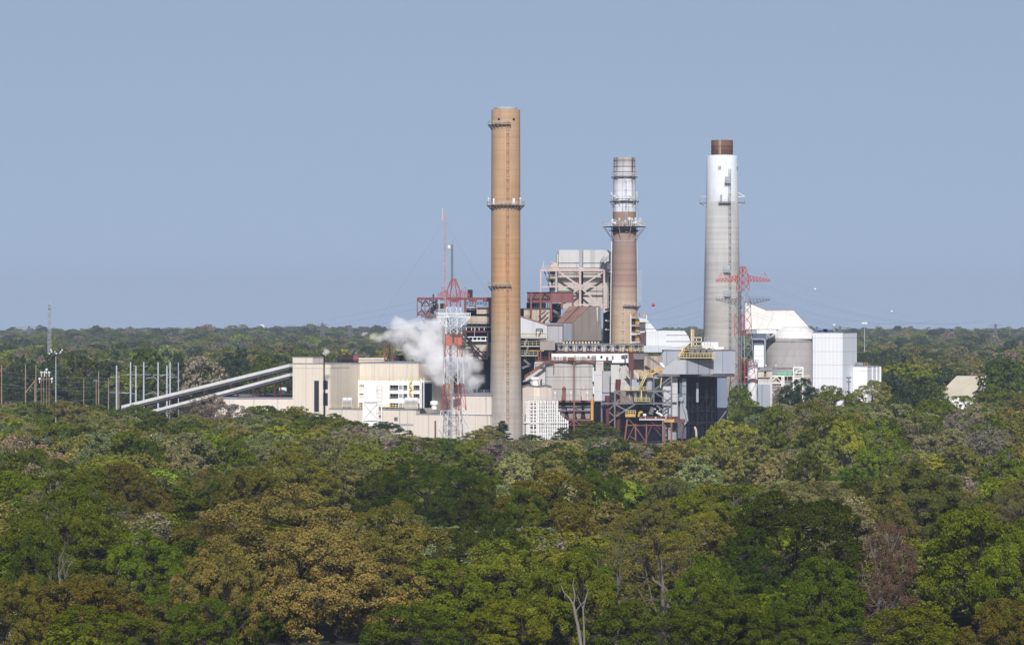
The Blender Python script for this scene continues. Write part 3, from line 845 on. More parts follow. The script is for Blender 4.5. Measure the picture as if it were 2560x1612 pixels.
def small_left_bits():
    # low maroon coal shed with roof fan behind the annex
    Y = 1530
    a, b = at('K1', 1960, 0, Y), at('K2', 340, 0, Y)
    t = thing("coal_shed", "low maroon shed with a grey roof under the conveyors", "shed", (a.x, Y, 0))
    z1 = kz('K2', 905, Y); mb = MB(); mb.box(a.x, b.x, Y, Y + 12, 0, z1); mb.build("wall", M_purp, t)
    mb = MB(); mb.box(a.x - .3, b.x, Y - .3, Y + 12.3, z1, kz('K2', 886, Y)); mb.build("roof", M_greyst, t)
    c = at('K2', 252, 868, Y + 2)
    t = thing("roof_fan", "white mushroom roof fan standing on the low maroon shed", "roof fan", c)
    mb = MB(); mb.lathe(c.x, c.y, [(.9, kz('K2', 886, Y)), (.9, c.z + .5)]); mb.build("base", M_whtb, t)
    mb = MB(); mb.lathe(c.x, c.y, [(1.5, c.z + .5), (1.5, c.z + 1.6), (1.0, c.z + 1.9)]); mb.build("hood", M_whtb, t)
    # building on the far side of the hall roof
    Y = 1560
    a, b = at('K2', 782, 0, Y), at('K2', 1218, 0, Y)
    t = thing("rooftop_house", "long cream building with a white roof showing above the tan hall", "building", (a.x, Y, 0))
    mb = MB(); mb.box(a.x, b.x, Y, Y + 10, 0, kz('K2', 558, Y)); mb.build("wall", siding("cream_panel", srgb(232, 212, 180), srgb(206, 180, 146), .3, 2.6, .8), t)
    mb = MB(); mb.box(a.x - .4, b.x + .4, Y - .4, Y + 10.4, kz('K2', 558, Y), kz('K2', 545, Y)); mb.build("roof", M_lroof, t)
    for i, (x, mt) in enumerate(((842, M_soot), (890, M_purp))):
        Yh = 1538; p = at('K2', x, 592, Yh)
        t = thing("roof_tank", ("dark grey" if i == 0 else "dull maroon") + " lying drum on the tan hall roof by the cream building", "tank", p)
        mb = MB(); mb.tube(p + Vector((-3, 0, 1.6)), p + Vector((3, 0, 1.6)), 1.5, n=16); mb.build("drum", mt, t)
        for s in (-2, 2):
            mb = MB(); mb.box(p.x + s - .25, p.x + s + .25, p.y - 1, p.y + 1, HALL[7] + .3, p.z + .6); mb.build("saddle", M_greyst, t)
    # rust-brown portal frame beside the steam
    Y = 1556
    t = thing("steel_gantry", "rusty portal frame rising beside the steam above the tan hall", "gantry", at('K2', 1240, 590, Y))
    for x in (1212, 1258, 1285):
        mb = MB(); mb.bar(up(at('K2', x, 0, Y), 0), at('K2', x, 432, Y), .55); mb.build("column", M_rust if x != 1258 else M_soot, t)
    mb = MB(); mb.kbar('K2', Y, 1205, 436, 1290, 436, .7); mb.kbar('K2', Y, 1258, 480, 1400, 500, .4); mb.kbar('K2', Y, 1210, 560, 1285, 560, .4); mb.build("beam", M_rust, t)
    for x in (1348, 1382):
        mb = MB(); p = at('K2', x, 520, Y); mb.box(p.x - 1.4, p.x + 1.4, Y, Y + 3, 20, p.z); mb.build("duct_box", M_soot, t)
small_left_bits()

# ------------------------------------------------------------------ boiler house with purple monitor
def build_boiler_house():
    Y = 1556.0
    t = thing("boiler_house", "tall open boiler house under a long maroon roof monitor, beside the orange chimney", "boiler house", at('S4', 1000, 1500, Y))
    k = 'S4'
    core = MB(); a, b = at(k, 1050, 0, Y + 6), at(k, 2290, 0, Y + 6)
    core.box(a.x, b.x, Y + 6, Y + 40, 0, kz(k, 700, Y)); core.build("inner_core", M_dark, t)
    # clad bands
    def band(x0, y0, x1, y1, mat, name="wall_panel", d=3.5, dy=0):
        mb = MB(); mb.krect(k, Y + dy, d, x0, y0, x1, y1); return mb.build(name, mat, t)
    beige = siding("sooty_beige_siding", srgb(206, 190, 172), srgb(120, 100, 88), .8, 2.6, .7, .7, 0, .7, .3)
    band(1210, 690, 1430, 788, beige); band(1050, 822, 1425, 945, beige); band(1040, 1242, 1385, 1500, beige)
    band(1365, 850, 1425, 935, M_whts, "door_panel", .4, -.5)
    band(990, 985, 1440, 1004, M_greyl, "floor_beam", 4, -1); band(985, 1052, 1440, 1082, M_rustd, "floor_beam", 4, -1)
    band(1000, 1145, 1390, 1158, M_whts, "floor_beam", 1.0, -2); band(1050, 1200, 1370, 1222, M_whts, "floor_beam", 1.0, -2)
    for x in (1045, 1125, 1180, 1245, 1325): band(x, 1008, x + 9, 1045, M_whts, "stanchion", .4, -1)
    for x in (1080, 1145, 1210, 1270, 1345): band(x, 1162, x + 12, 1200, M_whts, "stanchion", .4, -1.8)
    band(1378, 1085, 1394, 1470, M_galv, "column", .5, -2); band(1172, 1006, 1182, 1145, M_galv, "column", .4, -2)
    band(1400, 1240, 1440, 1460, M_greyst, "duct", 1.5, -1)
    # stairs criss-crossing the lower bay
    sm = MB()
    for x0, y0, x1, y1 in ((1050, 1165, 1360, 1470), (1160, 1320, 1240, 1500), (1250, 1320, 1160, 1440), (985, 1090, 1160, 1250)):
        sm.kbar(k, Y - 2.5, x0, y0, x1, y1, .5)
    sm.kbar(k, Y - 2.5, 990, 1295, 1160, 1295, .5); sm.kbar(k, Y - 2.5, 1080, 1385, 1380, 1385, .4); sm.kbar(k, Y - 2.5, 990, 1340, 1160, 1340, .3)
    sm.build("stair_run", M_soot, t)
    # monitor, left arm: thin fascia on an open frame
    mb = MB(); mb.krect(k, Y - 4, 16, 268, 528, 1452, 566); mb.build("monitor_roof", M_purp, t)
    mb = MB(); mb.krect(k, Y - 3.9, 8, 1085, 566, 1210, 596); mb.krect(k, Y - 3.9, 8, 1310, 566, 1452, 592); mb.krect(k, Y - 3.9, 8, 800, 566, 920, 600); mb.build("monitor_fascia", M_purp, t)
    mb = MB(); mb.krect(k, Y - 4, 14, 268, 788, 590, 812); mb.build("gallery_floor", M_purpst, t)
    cols = MB()
    for x in (272, 338, 395, 465, 585): 
        for dy in (-3.8, 9): cols.kbar(k, Y + dy, x, 555, x, 840 if x < 400 else 900, .34)
    cols.build("column", M_purpst, t)
    for x in (620, 1030, 1195, 1420):
        mb = MB(); mb.kbar(k, Y - 4.4, x, 560, x, (800 if x == 1030 else 700 if x == 1195 else 960), .9 if x in (1030, 1420) else .6); mb.build("column", M_purpst if x != 620 else M_galv, t)
    br = MB(); rr = random.Random(11)
    for x0, y0, x1, y1 in ((272, 570, 335, 615), (272, 790, 335, 730), (338, 660, 395, 570), (338, 720, 395, 800), (395, 570, 465, 660), (395, 800, 470, 700), (465, 570, 585, 640), (470, 640, 585, 570), (335, 660, 740, 660), (395, 740, 590, 740), (335, 610, 400, 610), (520, 566, 520, 800), (560, 566, 560, 660)):
        br.kbar(k, Y - 3.6, x0, y0, x1, y1, .24); br.kbar(k, Y + 8, x0 + 12, y0, x1 + 12, y1, .24)
    br.build("frame_bracing", M_soot, t)
    # fat curved pipe and ductwork inside the open arm
    for dy, mt, r in ((0, M_soot, 1.0), (3, paint("yellow_grey_duct", srgb(150, 136, 104), .4), .8)):
        mb = MB(); mb.path([at(k, x, y, Y + dy) for x, y in ((485, 780), (495, 735), (530, 695), (590, 670), (720, 660))], r, 10); mb.build("steam_pipe", mt, t)
    mb = MB(); mb.path([at(k, x, y, Y + 1) for x, y in ((370, 930), (400, 880), (480, 862), (600, 870))], .7, 8); mb.build("steam_pipe", M_beige, t)
    for (x0, y0, x1, y1) in ((340, 826, 600, 838), (340, 870, 700, 880), (620, 905, 780, 915), (640, 945, 760, 955), (700, 1000, 900, 1010)):
        mb = MB(); mb.krect(k, Y - 2, 6, x0, y0, x1, y1); mb.build("walkway", M_soot, t)
        rails("railing", t, M_soot, [at(k, x0, y0, Y - 2), at(k, x1, y0, Y - 2)], 1.2, 1.5)
    # walkways, pipes and openings under the monitor
    for i, (x0, x1, y) in enumerate(((1050, 1190, 650), (1220, 1430, 652), (1220, 1400, 682), (1040, 1190, 720))):
        mb = MB(); mb.krect(k, Y - 1, 3, x0, y, x1, y + 9); w = mb.build("walkway", M_greyst, t)
        rails("railing", t, M_greyl, [at(k, x0, y, Y - 1), at(k, x1, y, Y - 1)], 1.3, 1.4)
    for i in range(9):
        x = 1060 + i * 42; mb = MB(); mb.krect(k, Y + 1, .5, x, 598, x + rnd(6, 16), 640); mb.build("pipe_riser", M_greyl if i % 2 else M_rust, t)
    mb = MB(); mb.krect(k, Y - 1.5, 2, 985, 972, 1440, 985); mb.build("walkway", M_soot, t)
    rails("railing", t, M_greyst, [at(k, 985, 972, Y - 1.5), at(k, 1440, 972, Y - 1.5)], 1.4, 1.6)
    # twin exhausts on the roof
    for x in (525, 1087, 1127):
        mb = MB(); p = at(k, x, 528, Y); mb.tube(p, at(k, x, 478 if x < 600 else 405, Y), .5 if x > 600 else .3, n=8); mb.build("exhaust_pipe", M_soot, t)
    # monitor, right arm: solid cladding with braces
    k = 'S3'
    a = at('S4', 1890, 0, Y - 4)
    mb = MB(); mb.kext(k, Y - 4, 14, [(-10, 912), (340, 912), (340, 766), (-10, 764)]); mb.build("monitor_cladding", M_purp, t)
    mb = MB(); fp = corner(k, 340, Y - 4.05, 300, 660); mb.kext(k, Y - 4.3, 13, [(340, 912), (660, 912), (660, 768), (340, 766)])
    mb.build("monitor_cladding", siding("ribbed_purple_cladding", srgb(140, 86, 88), (.06, .035, .04, 1), .4, .75, .25, .75), t)
    mb = MB(); mb.krect(k, Y - 4.6, 15, -20, 758, 662, 766); mb.build("monitor_roof", M_soot, t)
    br = MB()
    for x0, y0, x1, y1 in ((0, 858, 330, 858), (190, 895, 235, 785), (235, 785, 330, 840), (60, 890, 105, 785), (-10, 850, 40, 905)): br.kbar(k, Y - 4.3, x0, y0, x1, y1, .35)
    br.build("bracing", M_soot, t)
    for x, y1 in ((45, 1100), (338, 1180), (497, 1010), (653, 970), (182, 1110)):
        mb = MB(); mb.kbar(k, Y - 4.6, x, 770, x, y1, .7); mb.build("column", M_purpst, t)
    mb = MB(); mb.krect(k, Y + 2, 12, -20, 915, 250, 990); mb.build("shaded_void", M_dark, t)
    for i in range(9):
        x = 95 + i * 26; mb = MB(); mb.krect(k, Y - 1, .5, x, 918, x + 11, 990); mb.build("stanchion", M_greyl if i < 6 else M_greyst, t)
    # grey body below, ducts
    mb = MB(); mb.krect(k, Y, 12, -60, 1000, 330, 1200); mb.build("wall_panel", beige, t)
    mb = MB(); mb.krect(k, Y - .6, 4, -60, 990, 490, 1003); mb.build("walkway", M_greyst, t)
    br = MB()
    for x0, y0, x1, y1 in ((150, 1120, 260, 1030), (210, 1140, 300, 1050), (420, 960, 560, 910), (330, 1000, 480, 1180), (300, 1180, 470, 1040)): br.kbar(k, Y - 3, x0, y0, x1, y1, .4)
    br.build("bracing", M_soot, t)
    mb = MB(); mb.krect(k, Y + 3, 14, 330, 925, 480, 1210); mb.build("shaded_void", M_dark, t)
    mb = MB(); mb.path([at(k, x, y, Y - 1) for x, y in ((360, 1030), (420, 1060), (470, 1120))], .6, 8); mb.build("steam_pipe", M_greyst, t)
    rails("railing", t, M_yel, [at(k, -50, 1110, Y - 2), at(k, 30, 1110, Y - 2)], 1.3, 1.2)
build_boiler_house()

# ------------------------------------------------------------------ tall grey precipitator block with pink frame
def build_precipitator():
    Y = 1625.0; k = 'S3'
    t = thing("precipitator", "tall pale grey twin-box block behind a pinkish X-braced frame, beside the brown chimney", "precipitator", at(k, 760, 1500, Y))
    m1 = siding("precipitator_sheet", srgb(204, 203, 203), srgb(176, 168, 158), .45, 40, .8, .8, 0, .6, .1, .4)
    for x0, x1 in ((445, 745), (805, 1110)):
        mb = MB(); mb.krect(k, Y, 30, x0, 145, x1, 404); mb.build("hopper_box", m1, t)
        mb = MB(); mb.krect(k, Y - .25, 1, x0 - 2, 330, x1 + 2, 338); mb.build("box_seam", M_greyst, t)
    mb = MB(); mb.krect(k, Y + 3, 27, 744, 152, 806, 404); mb.build("recess_panel", M_greyb, t)
    mb = MB(); mb.krect(k, Y + 2, 28, 1108, 150, 1180, 430); mb.krect(k, Y + 6, 22, 1178, 168, 1240, 430); mb.build("side_panel", m1, t)
    mb = MB(); mb.krect(k, Y + 8, 20, 418, 210, 446, 404); mb.build("side_panel", m1, t)
    body = siding("stained_precipitator_body", srgb(196, 192, 184), srgb(168, 152, 122), .7, 9.0, .7, .9, 0, .7, .2, .4)
    mb = MB(); mb.krect(k, Y + 1.6, 26, 440, 440, 748, 1000); mb.build("body", body, t)
    mb = MB(); mb.krect(k, Y + 1.6, 26, 806, 440, 1180, 1000); mb.build("body", body, t)
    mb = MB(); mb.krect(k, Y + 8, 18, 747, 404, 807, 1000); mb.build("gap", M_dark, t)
    mb = MB(); mb.krect(k, Y + .4, 28, 430, 404, 1215, 440); mb.build("ledge", M_greyl, t)
    for y, h in ((490, 10), (600, 12), (738, 10)):
        mb = MB(); mb.krect(k, Y + 1.3, 2, 440, y, 750, y + h); mb.krect(k, Y + 1.3, 2, 804, y, 1120, y + h); mb.build("stiffener", M_greyst, t)
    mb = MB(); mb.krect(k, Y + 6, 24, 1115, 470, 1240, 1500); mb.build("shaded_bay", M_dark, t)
    for i in range(7):
        mb = MB(); y = 520 + i * 130; mb.kbar(k, Y + 3, 1125, y, 1200, y - rnd(-20, 30), .5); mb.build("duct_strut", M_greyl, t)
    fr = MB(); Yf = Y - 4
    fr.kbar(k, Yf, 185, 440, 1215, 440, .95)
    fr.kbar(k, Yf, 185, 683, 1110, 683, .5); fr.kbar(k, Yf, 660, 942, 1160, 942, .6)
    fr.build("frame_beam", M_pink, t)
    for x, y1, w in ((186, 760, .6), (410, 760, .55), (760, 970, .85), (1110, 1060, .7)):
        mb = MB(); mb.kbar(k, Yf, x, 430, x, y1, w); mb.build("frame_column", M_pink, t)
    for x0, y0, x1, y1 in ((450, 462, 760, 675), (760, 685, 1090, 985), (1090, 470, 760, 680), (760, 690, 660, 765)):
        mb = MB(); mb.kbar(k, Yf, x0, y0, x1, y1, .62); mb.build("brace", M_pink, t)
    # stair and platforms at the left side
    for y, x0, x1 in ((432, 205, 440), (560, 265, 400), (690, 310, 440)):
        mb = MB(); mb.krect(k, Y - 3, 6, x0, y, x1, y + 9); w = mb.build("platform", M_greyst, t)
        rails("railing", w, M_yel if y < 500 else M_greyl, [at(k, x0, y, Y - 3), at(k, x1, y, Y - 3)], 1.5, 1.3)
    st = MB()
    for x0, y0, x1, y1 in ((235, 450, 280, 560), (285, 450, 320, 560), (270, 565, 330, 690), (330, 460, 300, 560), (390, 620, 330, 690), (310, 700, 360, 760), (360, 760, 410, 700)):
        st.kbar(k, Y - 2, x0, y0, x1, y1, .4)
    st.build("stair", M_greyst, t)
    for i, (x, y) in enumerate(((350, 480), (330, 620), (370, 600), (350, 740), (390, 470))):
        mb = MB(); p = at(k, x, y, Y - 1); mb.box(p.x - 1, p.x + 1, Y - 1, Y + 2, p.z - 1.6, p.z + 1.6); mb.build("equipment_box", M_yel if i % 3 == 2 else M_greyl, t)
    mb = MB(); p = at(k, 382, 395, Y - 2); mb.box(p.x - 1.3, p.x + 1.3, Y - 2, Y, p.z - 1.2, p.z + 1.8); mb.build("hoist_house", M_pink, t)
    for x in (228, 348): 
        mb = MB(); p = at(k, x, 400, Y - 2.8); mb.bar(p, at(k, x, 330, Y - 2.8), .14); mb.lathe(p.x, p.y, [(.1, at(k, x, 335, Y).z), (.4, at(k, x, 326, Y).z), (.1, at(k, x, 316, Y).z)], 8); mb.build("lamp", M_wht, t)
    for x in (712, 1085):
        mb = MB(); p = at(k, x, 470, Y - 4.5); mb.bar(p, at(k, x, 330, Y - 4.5), .16); mb.kbar(k, Y - 4.5, x - 20, 330, x + 20, 330, .14); mb.build("davit", M_greyst, t)
    mb = MB(); p = at(k, 1188, 395, Y - 2); mb.tube(p - Vector((0, 0, 1.6)), p + Vector((0, 0, 1.4)), 1.0, .7, 12); mb.build("vent", M_whtb, t)
build_precipitator()

# ------------------------------------------------------------------ grey gas ducts in front of the precipitator
def build_gas_duct():
    k = 'S3'; Yc = 1532.0
    t = thing("gas_duct_house", "big grey duct house with a sloping rusty roof and brown-streaked side, beside the brown chimney", "duct house", at(k, 760, 1500, Yc))
    A0, A1 = at(k, 503, 1470, Yc + 3), at(k, 503, 1210, Yc + 3)
    B0, B1 = at(k, 640, 1470, Yc), at(k, 640, 1212, Yc)
    C0, C1, Cm = at(k, 1075, 1475, Yc + 22), at(k, 1055, 975, Yc + 22), at(k, 900, 975, Yc + 14)
    L1 = at(k, 420, 1207, Yc + 5); L0 = at(k, 420, 1470, Yc + 5); R1 = at(k, 600, 975, Yc + 20)
    mb = MB(); mb.add([L0, B0, B1, L1], [(0, 1, 2, 3)]); fr = MB()
    fr.hexa([L0, B0, B0 + Vector((0, 1, 0)), L0 + Vector((0, 1, 0))], [L1, B1, B1 + Vector((0, 1, 0)), L1 + Vector((0, 1, 0))]); fr.build("front_wall", M_greyb, t)
    w = MB(); n = Vector((-.05, .9, 0))
    w.add([B0, C0, C1, Cm, B1] + [p + n for p in (B0, C0, C1, Cm, B1)], [(0, 1, 2, 3, 4), (9, 8, 7, 6, 5), (0, 5, 6, 1), (1, 6, 7, 2), (2, 7, 8, 3), (3, 8, 9, 4), (4, 9, 5, 0)])
    w.build("side_wall", M_brownsd, t)
    r = MB(); e = Vector((0, 0, .25)); q = Vector((0, -.2, 0))
    r.hexa([L1 + q, B1 + q, Cm, R1], [L1 + e + q, B1 + e + q, Cm + e, R1 + e]); rf = r.build("sloping_roof", M_rustroof, t)
    s = MB(); s.bar(L1.lerp(B1, .5) + e, R1.lerp(Cm, .5) + e, .35, .3); s.build("roof_seam", M_rustd, rf)
    r = MB(); r.hexa([R1, Cm, C1, R1 + Vector((4, 12, 0))], [p + e for p in (R1, Cm, C1, R1 + Vector((4, 12, 0)))]); r.build("flat_roof", M_roof, t)
    bt = MB(); bt.krect(k, Yc + 1, 14, 505, 1470, 1080, 1500); bt.build("underside", M_dark, t)
    for i in range(12):
        b = MB(); p = at(k, 520 + i * 46, 1478, Yc - .3); b.box(p.x - .35, p.x + .35, p.y, p.y + 1, p.z - 2.6, p.z); b.build("hopper_foot", M_greyl if i % 3 else M_yel, t)
    for x, w_ in ((983, .35), (1005, .3)):
        b = MB(); p = at(k, x, 1180, Yc + 19.4); b.tube(p, at(k, x, 980, Yc + 19.4), w_); b.build("white_pipe", M_wht, t)
    # lean-to at the left with a dark sloping roof
    k = 'K3'; Y2 = 1522.0
    t2 = thing("lean_to", "grey lean-to with a sloping dark roof right behind the orange chimney", "building", at(k, 250, 500, Y2))
    mb = MB(); mb.kext(k, Y2, 10, [(60, 360), (330, 380), (330, 236), (60, 150)]); mb.build("wall", siding("pale_leanto_sheet", srgb(204, 206, 212), srgb(176, 176, 182), .4, 30, .9, .8, 0, .6, .14), t2)
    mb = MB(); mb.kext(k, Y2 - .3, 10.5, [(330, 236), (475, 236), (475, 226), (330, 226), (60, 140), (60, 151)]); mb.build("roof", M_rustroof, t2)
    mb = MB(); mb.kext(k, Y2 + .3, 12, [(331, 402), (474, 402), (474, 237), (331, 237)]); mb.build("end_wall", M_greys, t2)
    fr = MB()
    for x0, y0, x1, y1 in ((228, 340, 228, 270), (228, 270, 285, 270), (285, 270, 290, 300), (250, 335, 275, 290)): fr.kbar(k, Y2 - 1, x0, y0, x1, y1, .3)
    fr.build("hoist_frame", M_soot, t2)
    rails("railing", t2, M_yel, [at(k, 85, 350, Y2 - 1), at(k, 322, 350, Y2 - 1)], 1.9, 1.6)
    mb = MB(); mb.krect(k, Y2 - 1, 3, 85, 350, 325, 358); mb.build("walkway", M_beige, t2)
    # dark levels with cream walkways between chimney and bins
    t3 = thing("equipment_deck", "three dark open levels with cream railings close behind the orange chimney", "equipment deck", at(k, 200, 560, Y2))
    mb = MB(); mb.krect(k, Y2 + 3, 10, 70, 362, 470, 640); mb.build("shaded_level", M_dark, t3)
    for y, x1 in ((430, 268), (518, 240)):
        mb = MB(); mb.krect(k, Y2 - .5, 3, 80, y, x1, y + 8); mb.build("walkway", M_beige, t3)
        rails("railing", t3, M_beige, [at(k, 80, y, Y2 - .5), at(k, x1, y, Y2 - .5)], 1.7, 1.3)
    mb = MB(); mb.krect(k, Y2 - .8, .6, 168, 472, 300, 481); mb.build("crane_beam", M_ochre, t3)
    for x0, y0, x1, y1 in ((120, 425, 140, 365), (130, 515, 150, 440), (110, 560, 170, 610), (95, 640, 170, 610)):
        mb = MB(); mb.kbar(k, Y2 - .2, x0, y0, x1, y1, .7); mb.build("strut", M_greyst, t3)
    mb = MB(); mb.krect(k, 1506, 7, 264, 385, 405, 470); mb.build("end_house", siding("brown_grey_sheet", srgb(160, 150, 146), srgb(120, 108, 104), .5, 1.2, .85), t3)
    for x in (350, 372, 270, 250): 
        mb = MB(); mb.kbar(k, 1507, x, 470, x, 575, .4); mb.build("column", M_rust, t3)
build_gas_duct()

# ------------------------------------------------------------------ conveyor bridge with drums, white cabins, bins
def build_tripper():
    k = 'E3'; Y = 1501.5
    t = thing("tripper_bridge", "long steel bridge carrying a row of white drums across the bins", "conveyor bridge", at(k, 1240, 240, Y))
    for y, w in ((116, .55), (226, .8)):
        mb = MB(); mb.kbar(k, Y, 620, y, 1850, y + 2, w); mb.kbar(k, Y + 6, 620, y, 1850, y + 2, w); mb.build("chord", M_greyst if y < 200 else M_rustd, t)
    mb = MB()
    for i in range(25):
        x = 640 + i * 50; mb.kbar(k, Y - .1, x, 118, x, 226, .22)
        if i < 24: mb.kbar(k, Y - .1, x, 118, x + 50, 150, .18) if i % 2 else mb.kbar(k, Y - .1, x, 150, x + 50, 118, .18)
    mb.kbar(k, Y - .1, 640, 150, 1850, 152, .2)
    mb.build("truss_web", M_soot, t)
    mb = MB(); mb.krect(k, Y + 5, .4, 640, 130, 1640, 222); mb.build("back_sheet", M_greyl, t)
    mb = MB(); mb.krect(k, Y - .4, 7, 600, 230, 1860, 238); mb.build("deck", M_soot, t)
    for i in range(9):
        p = at(k, 690 + i * 132, 170, Y + 1.2)
        mb = MB(); mb.tube(p, p + Vector((0, 2.6, 0)), 1.05, n=18); d = mb.build("drum", M_whts, t)
        a = MB(); a.tube(p - Vector((0, .16, -.2)), p - Vector((0, .02, -.2)), .5, n=12); a.bar(p + Vector((-1.1, -.1, -.8)), p + Vector((1.1, -.1, -.8)), .2); a.build("drum_hub", M_soot, d)
    rails("railing", t, M_yel, [at(k, 1500, 226, Y - .5), at(k, 1850, 226, Y - .5)], 1.4, 1.5)
    # white cabins under the bridge
    Yc = 1499.6
    t = thing("control_cabin_block", "white flat cabin block with small openings under the drum bridge", "cabin block", at(k, 1100, 345, Yc))
    mb = MB(); mb.krect(k, Yc, 6, 555, 246, 1645, 342); mb.krect(k, Yc + .003, 6, 1405, 342, 1645, 375); mb.build("wall", paint("cabin_white", srgb(238, 240, 240), .12), t)
    for x, y, w, h, mt in ((585, 285, 30, 40, M_galv), (640, 290, 12, 40, M_greyst), (715, 285, 46, 46, M_galv), (1060, 275, 30, 35, M_rust), (1120, 270, 60, 55, M_galv), (985, 285, 40, 40, M_greyl), (1240, 278, 30, 30, M_dark), (1400, 278, 26, 50, M_greyst), (880, 262, 8, 60, M_greyst), (925, 262, 8, 60, M_yel)):
        mb = MB(); mb.krect(k, Yc - .3, .6, x, y, x + w, y + h); mb.build("opening", mt, t)
    for x, y, w, h in ((785, 300, 90, 42), (1322, 292, 30, 45)):
        mb = MB(); mb.krect(k, Yc - 1.4, 1.3, x, y, x + w, y + h); mb.build("red_box", M_rust, t)
    mb = MB(); mb.krect(k, Yc - 1, 4, 1285, 376, 1640, 386); mb.build("walkway", M_soot, t)
    mb = MB(); mb.kext(k, Yc - 1.5, 2, [(1535, 268), (1625, 258), (1625, 275), (1600, 285), (1600, 370), (1580, 350), (1580, 290), (1540, 285)]); mb.build("cantilever_hood", M_greyst, t)

def build_bins():
    k = 'E3'; Y = 1500.0
    t = thing("coal_bin", "wide grey rust-streaked coal bins on a red steel frame, beside the small tan gabled building", "coal bin", at(k, 870, 1300, Y))
    zt, zb = kz(k, 350, Y), kz(k, 904, Y)
    for x0, x1 in ((470, 866), (878, 1152)):
        a, b = at(k, x0, 0, Y), at(k, x1, 0, Y); r = (b.x - a.x) / 2
        mb = MB(); n = 28   # flattened round front
        pts = []
        for i in range(n + 1):
            th = math.pi * i / n; pts.append((a.x + r - r * math.cos(th), Y + 2.2 - (2.3 if x0 < 500 else 2.0) * math.sin(th) ** .4))
        base = [Vector((x, y, zb)) for x, y in pts]; 
        mb.ext([Vector((x, y, zb)) for x, y in pts] , (0, 0, zt - zb)); 
        mb.build("bin_shell", M_rustbin, t)
        for y in (432, 572, 745):
            hp = MB(); hp.path([Vector((x, yy - .04, kz(k, y, Y))) for x, yy in pts], .07, 4); hp.build("hoop", M_greyst, t)
    mb = MB(); mb.kext(k, Y + 3, 6, [(150, 640), (240, 640), (470, 905), (470, 365), (318, 365), (310, 470)]); mb.build("side_bin", M_greyl, t)
    mb = MB(); mb.krect(k, Y - .8, 1.0, 862, 345, 880, 905); mb.build("downpipe", paint('brown_pipe', srgb(142, 112, 100), .4), t)
    mb = MB(); mb.krect(k, Y - .5, .3, 1130, 440, 1150, 640); mb.krect(k, Y - .6, .4, 1132, 705, 1153, 810); mb.build("white_plate", M_wht, t)
    mb = MB(); mb.krect(k, Y - .5, 6, 1153, 491, 1264, 910); mb.build("side_duct", siding("light_bin_panel", srgb(212, 212, 214), srgb(186, 182, 178), .3, 20, .85, .9, 6.0), t)
    mb = MB(); mb.krect(k, Y + .5, 6, 1265, 492, 1392, 790); mb.build("shaded_duct", M_greys, t)  # darker grey siding puts the shade on this duct into its colour
    mb = MB(); mb.krect(k, Y, 5, 1175, 345, 1282, 490); mb.build("head_house", M_greyl, t)
    mb = MB(); mb.krect(k, Y + 2, 6, 1392, 385, 1640, 620); mb.krect(k, Y + 2.4, 6, 1392, 620, 1640, 770); mb.build("rear_panel", M_greyl, t)
    mb = MB(); mb.kext(k, Y + 1, 4, [(1265, 905), (1265, 800), (1320, 775), (1420, 790), (1445, 850), (1445, 905)]); mb.build("round_duct", M_greyb, t)
    # top rail gallery and the inclined red stair
    mb = MB(); mb.kbar(k, Y - .9, 330, 352, 1180, 352, .5); mb.build("top_beam", M_rust, t)
    rails("railing", t, M_rust, [at(k, 330, 350, Y - 1), at(k, 1180, 350, Y - 1)], 1.4, 1.8)
    st = MB()
    for o in (0, 26):
        st.path([at(k, x, y + o, Y - 1.2) for x, y in ((580, 350), (470, 356), (330, 462), (180, 560))], .28, 6)
    for i in range(9):
        f = i / 8; a = at(k, 470 - 290 * f, 356 + 204 * f, Y - 1.2); st.bar(a, a + Vector((0, 0, -.7)), .2)
    st.build("inclined_stair", M_rust, t)
    mb = MB(); mb.kbar(k, Y - 1.4, 588, 360, 588, 510, .3); mb.kbar(k, Y - 1.4, 182, 560, 182, 640, .35); mb.build("hanger", M_rust, t)
    # red supporting frame, dark space and grey hoppers under the bins
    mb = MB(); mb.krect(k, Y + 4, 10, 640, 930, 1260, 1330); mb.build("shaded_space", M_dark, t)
    for y, h, mt in ((902, 26, M_rust), (975, 14, M_greyst), (1040, 12, M_greyst), (1165, 24, M_rust), (1240, 10, M_rust)):
        mb = MB(); mb.krect(k, Y - 1.2, 1, 640, y, 1158, y + h); mb.build("frame_beam", mt, t)
    for x, mt in ((646, M_rust), (872, M_rust), (1150, M_rust)):
        mb = MB(); p = at(k, x, 905, Y - 1.5); mb.bar(p, up(p, 0), (.6 if x == 872 else .5)); mb.build("frame_column", mt, t)
    for x in (700, 820, 930, 1055):
        mb = MB(); a, b = at(k, x - 55, 1000, Y), at(k, x + 55, 1000, Y)
        c = at(k, x + 10, 1160, Y); mb.hexa([(c.x - .6, Y + 1, c.z), (c.x + .6, Y + 1, c.z), (c.x + .6, Y + 2.5, c.z), (c.x - .6, Y + 2.5, c.z)], [(a.x, Y - .3, a.z), (b.x, Y - .3, a.z), (b.x, Y + 3.5, a.z), (a.x, Y + 3.5, a.z)])
        mb.build("hopper", M_greys, t)
    br = MB()
    for x0, y0, x1, y1 in ((660, 1040, 800, 1165), (1150, 1165, 1190, 1040), (880, 1185, 800, 1240), (880, 1185, 960, 1240), (880, 985, 960, 1040)): br.kbar(k, Y - 1.1, x0, y0, x1, y1, .3)
    br.build("brace", M_rust, t)
    mb = MB(); mb.krect(k, Y - 2, 1.6, 1106, 880, 1140, 1180); mb.build("ochre_stair", M_ochre, t)
    for x in (603, 828, 1055):
        mb = MB(); p = at(k, x, 900, Y - 6); q = at(k, x, 805, Y - 6); mb.bar(p, q, .16); mb.box(q.x - .28, q.x + .28, q.y - .3, q.y + .3, q.z, q.z + .8); mb.build("lamp_post", M_wht, t)
